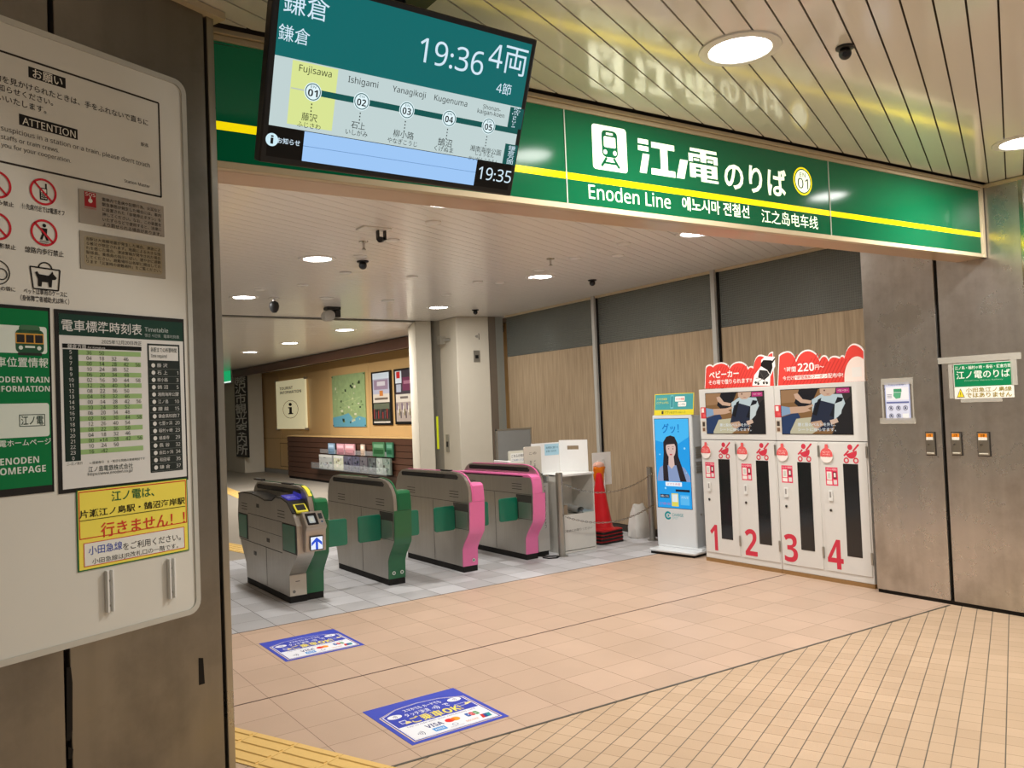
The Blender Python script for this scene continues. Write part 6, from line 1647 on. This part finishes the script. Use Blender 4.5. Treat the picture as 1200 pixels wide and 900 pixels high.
# ------------------------------------------------------------------ small ceiling fittings
def dome(x, y, z, px, lb, s=1.0):
    p = onz(x, y, z); root = empty('security_camera', tuple(p), lb, 'security camera', 'small dome cameras')
    mb = MB(); mb.lathe([(0.055 * s, 0.0), (0.055 * s, -0.012 * s), (0.045 * s, -0.018 * s), (0.001, -0.018 * s)], p, M_WHITE if px else M_BLACK, 24); mb.build('mount', root)
    mb = MB(); mb.sphere(p + Vector((0, 0, -0.042 * s)), 0.038 * s, M_BLACK, 18); mb.build('camera_ball', root)
    mb = MB(); d = (CAM - p).normalized(); c = p + Vector((0, 0, -0.045 * s)); mb.cyl(c + d * 0.03 * s, c + d * 0.046 * s, 0.016 * s, M_GLASS, n=14); mb.build('lens', root)
dome(990, 55, ZF, False, 'small black dome camera in the glossy ceiling right of the largest downlight', 0.7)
dome(425, 306, ZB, False, 'small dark dome camera beside the downlight above the left gates', 1.0)
dome(694, 328, ZB, False, 'small dark dome camera close to the grey wall band', 0.9)
dome(557, 363, ZB, False, 'small dark dome camera above the pale column', 0.9)
# hanging bulb-like camera
p = onz(321, 349, ZB); root = empty('pendant_camera', tuple(p), 'dark teardrop camera hanging below a white plate, left part of the gate hall ceiling', 'camera')
mb = MB(); mb.lathe([(0.06, 0.0), (0.06, -0.01), (0.02, -0.018), (0.018, -0.05)], p, M_WHITE, 24); mb.build('mount', root)
mb = MB(); mb.lathe([(0.02, -0.04), (0.05, -0.06), (0.06, -0.10), (0.05, -0.15), (0.025, -0.18), (0.001, -0.185)], p, M_BLACK, 24); mb.build('housing', root)
# bracket speaker near the monitor
p = onz(441, 268, ZB); root = empty('bracket_camera', tuple(p), 'dark camera in a fork bracket under a white ceiling plate, below the monitor', 'camera')
mb = MB(); mb.box(p.x - 0.14, p.x + 0.10, p.y - 0.07, p.y + 0.07, ZB - 0.012, ZB - 0.0, M_WHITE); mb.build('ceiling_plate', root, bevel=0.003)
for d in (0.01, 0.07): mb = MB(); mb.box(p.x + d - 0.006, p.x + d + 0.006, p.y - 0.02, p.y + 0.02, ZB - 0.085, ZB - 0.012, M_BLACK); mb.build('fork_arm', root, bevel=0.002)
mb = MB(); mb.cyl((p.x + 0.012, p.y - 0.03, ZB - 0.09), (p.x + 0.055, p.y + 0.03, ZB - 0.075), 0.024, M_BLACK, n=18); mb.build('camera_body', root, bevel=0.004)
# projector-like unit
p = onz(388, 360, ZB); root = empty('ceiling_unit', tuple(p), 'white and black camera unit on a ceiling bracket above the green gate', 'camera')
mb = MB(); mb.box(p.x - 0.08, p.x + 0.11, p.y - 0.07, p.y + 0.07, ZB - 0.04, ZB, M_BLACK); mb.build('bracket', root, bevel=0.004)
mb = MB(); mb.cyl((p.x - 0.05, p.y - 0.07, ZB - 0.12), (p.x - 0.03, p.y + 0.10, ZB - 0.115), 0.075, mat('unit_grey', rgb(170, 166, 158), 0.4), n=24); mb.build('drum', root, bevel=0.01)
mb = MB(); mb.box(p.x + 0.035, p.x + 0.11, p.y - 0.06, p.y + 0.06, ZB - 0.14, ZB - 0.04, M_BLACK); mb.build('control_box', root, bevel=0.006)
# sprinklers (little hanging nozzles) and flat white roundels
for i, (x, y) in enumerate(((645, 303), (426, 283))):
    p = onz(x, y, ZB); root = empty('sprinkler', tuple(p), ['ceiling sprinkler nozzle in the middle of the gate hall, above the central downlight', 'ceiling sprinkler nozzle just left of the fork bracket camera'][i], 'sprinkler', 'sprinklers')
    mb = MB(); mb.lathe([(0.04, 0), (0.038, -0.006), (0.012, -0.01), (0.010, -0.06)], p, M_CHROME, 18); mb.build('escutcheon', root)
    mb = MB(); mb.lathe([(0.008, -0.06), (0.018, -0.065), (0.018, -0.07), (0.001, -0.072)], p, M_ALU, 16); mb.build('deflector', root)
spots = [(508, 260, 'the monitor'), (460, 281, 'x'), (422, 300, ''), (405, 319, ''), (483, 324, ''), (586, 331, ''), (560, 330, ''), (624, 326, ''), (455, 352, ''), (383, 349, ''), (731, 285, ''), (674, 302, ''), (724, 299, ''), (632, 316, ''), (523, 345, ''), (304, 339, ''), (355, 334, '')]
words = ['nearest the lower edge of the departure monitor', 'right of the fork bracket camera', 'above the small dark camera over the left gates', 'left of the small dark camera over the left gates', 'in the middle of the gate hall ceiling', 'left of the central downlight', 'second to the left of the central downlight', 'touching the left side of the central downlight', 'large, above the second gate', 'beside the white camera unit', 'close under the sign, left of the cut-off downlight', 'right of the central sprinkler', 'nearest the grey wall band', 'just above the central downlight', 'in front of the pale column', 'above the leftmost downlight', 'dark, above the teardrop camera']
for (x, y, _), wd_ in zip(spots, words):
    p = onz(x, y, ZB); r = 0.085 if wd_.startswith('large') or 'white camera' in wd_ else 0.06
    mb = MB(); mb.lathe([(r, 0.0), (r, -0.006), (r * 0.85, -0.012), (r * 0.3, -0.013), (0.001, -0.013)], p, M_WHITE, 24)
    tag(mb.build('ceiling_roundel'), 'flat white ceiling cover disc, ' + wd_, 'ceiling cover', 'white ceiling cover discs')
# bracket arm with a cable on the pale column
p = onz(541, 392, 2.9); cfront = c0.lerp(c1, 0.35)
root = empty('cable_bracket', (cfront.x, cfront.y - 0.02, 2.74), 'short metal arm with a looping black cable high on the pale column', 'bracket')
mb = MB(); b0 = Vector((cfront.x - 0.10, cfront.y - 0.04, 2.74)); b1_ = b0 + Vector((0.42, -0.40, 0.03)); mb.cyl(b0, b1_, 0.022, M_ALU, n=12); mb.box(b0.x - 0.05, b0.x + 0.05, b0.y - 0.03, b0.y + 0.05, 2.68, 2.80, M_ALU); mb.build('arm', root)
mb = MB(); mb.tube([b1_ + Vector((0.02, 0, -0.05)), b1_ + Vector((0.02, 0, 0.04)), b1_ + Vector((-0.06, 0.05, 0.12)), b1_ + Vector((-0.08, 0.1, 0.22)), b1_ + Vector((0.02, 0.1, 0.30)), b1_ + Vector((0.05, 0.1, ZB - b1_.z))], 0.008, M_RUBBER, 8); mb.build('cable', root)
# switch plates on the pale column
fn = Vector((c2 - c1)); fn.z = 0; fn.normalize(); fs_ = Sheet(c1 - Vector((0, 0, ZB)), fn, (0, 0, 1))
ps = fs_.px(558.5, 417.5)
for (x, y, w, h), lb in (((558.5, 417.5, 0.05, 0.09), 'small grey switch plate high on the pale column'), ((525, 519.5, 0.05, 0.14), 'small steel plate low on the left face of the pale column')):
    if x < 530:
        f2 = Vector((c1 - c0)); f2.z = 0; f2.normalize(); s2 = Sheet(c0 - Vector((0, 0, ZB)), f2, (0, 0, 1))
    else: s2 = Sheet(c1 - Vector((0, 0, ZB)), fn, (0, 0, 1))
    u, v = s2.px(x, y); R = Matrix((s2.U, s2.N, s2.V)).transposed().to_4x4(); R.translation = s2.O
    root = empty('switch_plate', tuple(s2.P(u, v)), lb, 'switch plate')
    mb = MB(); mb.box(u - w, u + w, 0, 0.012, v - h, v + h, M_ALU, R); mb.build('plate', root, bevel=0.003)
    mb = MB(); mb.box(u - w * 0.5, u + w * 0.5, 0.012, 0.02, v - h * 0.4, v + h * 0.2, M_BLACK, R); mb.build('key', root, bevel=0.002)

# ------------------------------------------------------------------ far hall: posters, leaflets, banner
def fsheet(d=0.05): return Sheet((FX - d, 0, 0), (0, -1, 0), (0, 0, 1))
def board(name, a, b, t, m, lb, cat, d=0.035):
    sh = fsheet(d); p = sh.px(*a); q_ = sh.px(*b); u0, u1, v0, v1 = p[0], q_[0], q_[1], p[1]
    root = empty(name, (FX - d, -(u0 + u1) / 2, v0), lb, cat)
    mb = MB(); mb.box(FX - d - t, FX - d, -u1, -u0, v0, v1, m); f_ = mb.build('panel', root, smooth=False)
    sh.O = sh.O + sh.N * t
    return root, f_, sh, u0, v0, u1, v1
M_IV = mat('lit_ivory_panel', rgb(240, 230, 186), 0.4, 0, 0.35, 0.4, 0)
root, f_, sh, u0, v0, u1, v1 = board('tourist_information_panel', (325, 447.5), (361, 502.5), 0.05, M_IV, 'ivory tourist information panel with a large black letter i in a ring, far wall', 'information panel', 0.03)
BK = ink(36, 34, 30); W = u1 - u0; H = v1 - v0
sh.text('TOURIST', u0 + W * 0.14, v0 + H * 0.81, u0 + W * 0.60, v0 + H * 0.87, BK, k=3, bold=0.03); sh.text('INFORMATION', u0 + W * 0.14, v0 + H * 0.725, u0 + W * 0.88, v0 + H * 0.785, BK, k=3, bold=0.03)
cu, cv = u0 + W * 0.50, v0 + H * 0.40; n_ = 32; rx, ry = W * 0.265, H * 0.185
for i in range(n_):
    a, b = 2 * pi * i / n_, 2 * pi * (i + 1) / n_
    sh.poly([(cu + rx * cos(a), cv + ry * sin(a)), (cu + rx * cos(b), cv + ry * sin(b)), (cu + rx * 0.95 * cos(b), cv + ry * 0.95 * sin(b)), (cu + rx * 0.95 * cos(a), cv + ry * 0.95 * sin(a))], BK, 3)
sh.disc(cu, cv + H * 0.10, W * 0.055, BK, 3, ry=H * 0.033); sh.poly([(cu - W * .08, cv - H * .10), (cu + W * .09, cv - H * .10), (cu + W * .09, cv - H * .08), (cu + W * .05, cv - H * .075), (cu + W * .05, cv + H * .045), (cu - W * .08, cv + H * .045), (cu - W * .08, cv + H * .025), (cu - W * .04, cv + H * .02), (cu - W * .04, cv - H * .075), (cu - W * .08, cv - H * .08)], BK, 3)
sh.build('printing', f_)
for y in (-u0, -u1):
    for z in (v0, v1): mb = MB(); mb.box(FX - 0.10, FX - 0.02, y - 0.03, y + 0.03, z - 0.03, z + 0.03, M_ALU); mb.build('corner_fixing', root)
# area map: green land, blue sea, dark place blocks
root, f_, sh, u0, v0, u1, v1 = board('area_map', (389.5, 441), (430, 500), 0.02, mat('map_green', rgb(150, 172, 120), 0.3, noise=0.25, nscale=8, coat=0.4), 'green illustrated area map with blue sea along its lower edge, far wall', 'map')
W = u1 - u0; H = v1 - v0; SEA = ink(96, 156, 176); DKG = ink(46, 60, 46)
sh.poly([(u0, v0), (u1, v0), (u1, v0 + H * .16), (u0 + W * .8, v0 + H * .20), (u0 + W * .65, v0 + H * .14), (u0 + W * .5, v0 + H * .26), (u0 + W * .3, v0 + H * .22), (u0, v0 + H * .18)], SEA, 2)
r2 = random.Random(3)
for i in range(34):
    x, y = r2.uniform(.06, .92), r2.uniform(.06, .82); w, h = r2.uniform(.02, .07), r2.uniform(.015, .05)
    sh.rect(u0 + W * x, v0 + H * y, u0 + W * (x + w), v0 + H * (y + h), [DKG, ink(190, 196, 150), ink(110, 130, 84), ink(212, 208, 180)][i % 4], 3)
for i in range(7): sh.line((u0 + W * r2.uniform(0, 1), v0 + H * r2.uniform(.2, 1)), (u0 + W * r2.uniform(0, 1), v0 + H * r2.uniform(.2, 1)), 0.010, ink(176, 192, 140), 2.5)
sh.build('map_print', f_)
for y in (-u0 - .03, -u1 + .03):
    for z in (v0 + .03, v1 - .03): mb = MB(); mb.cyl((FX - .055, y, z), (FX - .065, y, z), .018, M_BLACK, n=10); mb.build('fixing_stud', root)
# two framed posters
for k, (a, b, lb) in enumerate((((436, 436.5), (461, 498), 'black-framed travel poster with a dark crowd scene, left of the framed pair'), ((462.5, 433), (488, 497), 'black-framed travel poster with a red and white mark, right of the framed pair'))):
    root, f_, sh, u0, v0, u1, v1 = board('framed_poster', a, b, 0.03, M_BLACK, lb, 'poster')
    W = u1 - u0; H = v1 - v0
    def S(x0, y0, x1, y1, c, kk): sh.rect(u0 + W * x0, v0 + H * (1 - y1), u0 + W * x1, v0 + H * (1 - y0), ink(*c), kk)
    if k == 0:
        S(.08, .03, .92, .42, (176, 178, 196), 2); S(.08, .03, .92, .14, (206, 220, 232), 3); S(.14, .16, .86, .34, (150, 130, 150), 3); S(.3, .19, .72, .27, (204, 200, 206), 4); S(.08, .42, .92, .58, (208, 198, 184), 2); S(.42, .36, .60, .46, (196, 124, 60), 4); S(.16, .49, .84, .53, (110, 96, 84), 3)
        S(.08, .58, .92, .95, (58, 56, 46), 2); S(.10, .60, .90, .70, (96, 102, 84), 3)
        for i in range(14): x = .10 + .055 * i; S(x, .70 + .03 * (i % 3), x + .045, .88, [(150, 60, 54), (40, 40, 54), (90, 84, 80), (30, 30, 34)][i % 4], 4)
        S(.08, .93, .92, .96, (196, 190, 180), 3)
    else:
        S(.08, .03, .92, .46, (70, 62, 70), 2); S(.08, .04, .40, .26, (206, 216, 226), 3); S(.14, .05, .32, .17, (196, 50, 50), 4); S(.12, .28, .36, .42, (170, 176, 190), 3); S(.44, .16, .90, .40, (112, 58, 84), 3); S(.50, .22, .86, .28, (160, 110, 130), 4)
        S(.08, .46, .92, .60, (204, 196, 184), 2); S(.30, .50, .70, .54, (110, 100, 96), 3); S(.08, .60, .92, .95, (160, 148, 140), 2)
        for i in range(12): x = .10 + .065 * (i % 12); S(x, .62 + .05 * (i % 4), x + .05, .74 + .05 * (i % 4), [(96, 76, 106), (206, 200, 190), (120, 110, 70), (80, 70, 76)][i % 4], 4)
    sh.build('poster_print', f_)
# leaflet rack: a clear shelf with pockets, leaflets in two rows
sh = fsheet(0.44); FR_ = FX - 0.45
root = empty('leaflet_rack', (FR_, 13.2, onx(415, 550, FR_).z), 'clear leaflet shelf fixed along the dark slatted counter', 'leaflet rack')
M_CLR = mat('clear_acrylic', (0.9, 0.95, 0.95, 1), 0.05, 0, 0, 0.5, 0, alpha=0.10)
ya, yb_ = onx(372.5, 548, FR_).y, onx(461.5, 552, FR_).y
zr = 0.36
mb = MB(); mb.box(FR_ - 0.16, FR_, yb_, ya, zr - 0.025, zr, M_BLACK); mb.build('shelf', root, bevel=0.003)
mb = MB(); mb.box(FR_ - 0.165, FR_ - 0.16, yb_, ya, zr - 0.01, zr + 0.14, M_CLR); mb.build('front_lip', root, smooth=False)
mb = MB(); mb.box(FR_ - 0.05, FR_ - 0.045, yb_ + 0.2, ya - 0.3, zr + 0.36, zr + 0.46, M_CLR); mb.build('upper_lip', root, smooth=False)
cols = [((174, 176, 172), 'grey patterned'), ((190, 190, 168), 'pale yellow patterned'), ((92, 90, 104), 'dark violet'), ((84, 84, 100), 'dark blue-grey'), ((96, 92, 96), 'dark grey'), ((80, 84, 84), 'charcoal'), ((150, 158, 150), 'silver green'), ((120, 132, 122), 'grey green')]
xs = [(374, 389), (391, 402), (402.5, 412), (413, 421), (421.5, 430), (431.5, 440), (441, 448), (448.5, 457)]
for i, ((xa, xb), (c, nm)) in enumerate(zip(xs, cols)):
    y0, y1 = onx(xb, 540, FR_ - 0.1).y, onx(xa, 540, FR_ - 0.1).y
    sh = Sheet((FR_ - 0.10, y1, zr), (0, -1, 0), (0, 0, 1)); sh.mb.box(FR_ - 0.10, FR_ - 0.06, y0, y1, zr, zr + 0.33, ink(*c))
    for j in range(10): sh.rect(*(lambda x, y: (x, y))(r2.uniform(0, (y1 - y0) * 0.8), r2.uniform(0.02, 0.26)), *(0, 0), ink(*c)) if False else None
    w = y1 - y0
    for j in range(14):
        x, y = r2.uniform(0, w * 0.82), r2.uniform(0.01, 0.27); q0 = (lambda dd: ink(*[max(20, min(220, v + dd + r2.choice((-8, 0, 8)))) for v in c]))(r2.choice((-70, -50, -35, 25)))
        sh.rect(x, y, min(w, x + w * r2.uniform(.06, .2)), y + r2.uniform(.02, .06), q0, 1 + 0.1 * j)
    if i in (0, 1): sh.rect(0.0, 0.27, w, 0.325, ink(206, 206, 200), 3)
    tag(sh.build('leaflet_bundle'), '%s leaflet bundle, %s from the left in the lower row of the rack' % (nm, ['first', 'second', 'third', 'fourth', 'fifth', 'sixth', 'seventh', 'eighth'][i]), 'leaflets', 'leaflets in the lower row')
for i, (xa, xb, c, nm) in enumerate(((385, 392, (140, 166, 190), 'pale blue'), (395, 403.5, (206, 150, 160), 'pink, left of two'), (404.5, 415.5, (214, 160, 166), 'pink, right of two'), (423, 427, (214, 190, 170), 'narrow cream'), (437, 451, (66, 108, 74), 'wide green'), (453, 460.5, (60, 110, 84), 'narrow green'))):
    X = FR_ - 0.04; y0, y1 = onx(xb, 525, X).y, onx(xa, 525, X).y; z0_, z1_ = zr + 0.355, zr + 0.60 + (0.06 if i > 3 else 0)
    sh = Sheet((X - 0.01, y1, z0_), (0, -1, 0), (0, 0, 1)); sh.mb.box(X - 0.01, X + 0.02, y0, y1, z0_, z1_, ink(*c)); w, h = y1 - y0, z1_ - z0_
    sh.rect(w * .1, h * .62, w * .9, h * .86, ink(*[min(240, v + 40) for v in c]), 1); sh.rect(w * .1, h * .2, w * .9, h * .5, ink(*[max(10, v - 30) for v in c]), 1)
    tag(sh.build('leaflet_bundle'), nm + ' bundle of leaflets in the upper row of the rack', 'leaflets', 'leaflets in the upper row')
# black and white vertical banner on the pier at the far end
BX = 5.52; sh = Sheet((BX, 0, 0), (0, -1, 0), (0, 0, 1))
p = sh.px(274, 434); q_ = sh.px(291.5, 537); u0, u1, v0, v1 = p[0], q_[0], q_[1] + 0.02, p[1] - 0.05
root = empty('vertical_banner', (BX, -(u0 + u1) / 2, v0), 'tall black banner covered in bold white block lettering on the far concrete pier', 'banner')
mb = MB(); mb.box(BX, BX + 0.03, -u1, -u0, v0, v1, ink(24, 24, 24)); f_ = mb.build('panel', root, smooth=False)
sh.text('藤沢市観光案内所', u0 + 0.05, v0 + 0.06, u1 - 0.05, v1 - 0.06, ink(226, 226, 220), k=3, bold=0.03, vertical=True); sh.build('lettering', f_)
# green lit sign and the dark hanging clock/camera beside it
X = 5.4; p = onx(262, 427, X); q_ = onx(271, 449, X)
root = empty('green_exit_sign', (X, p.y, q_.z), 'small bright green lit sign at the far left end of the hall', 'sign')
mb = MB(); mb.box(X, X + 0.12, q_.y, p.y + 1.0, q_.z, p.z, M_ALU); f_ = mb.build('housing', root, bevel=0.01)
sh = Sheet((X, p.y + 1.0, q_.z), (0, -1, 0), (0, 0, 1)); W = p.y + 1 - q_.y; H = p.z - q_.z; sh.rect(0.03, 0.06, W - 0.03, H - 0.03, ink(10, 150, 90, 1.2), 1); sh.rect(0.03, 0.03, W - 0.03, 0.07, ink(220, 240, 230, 1.2), 2); sh.build('lit_face', f_)
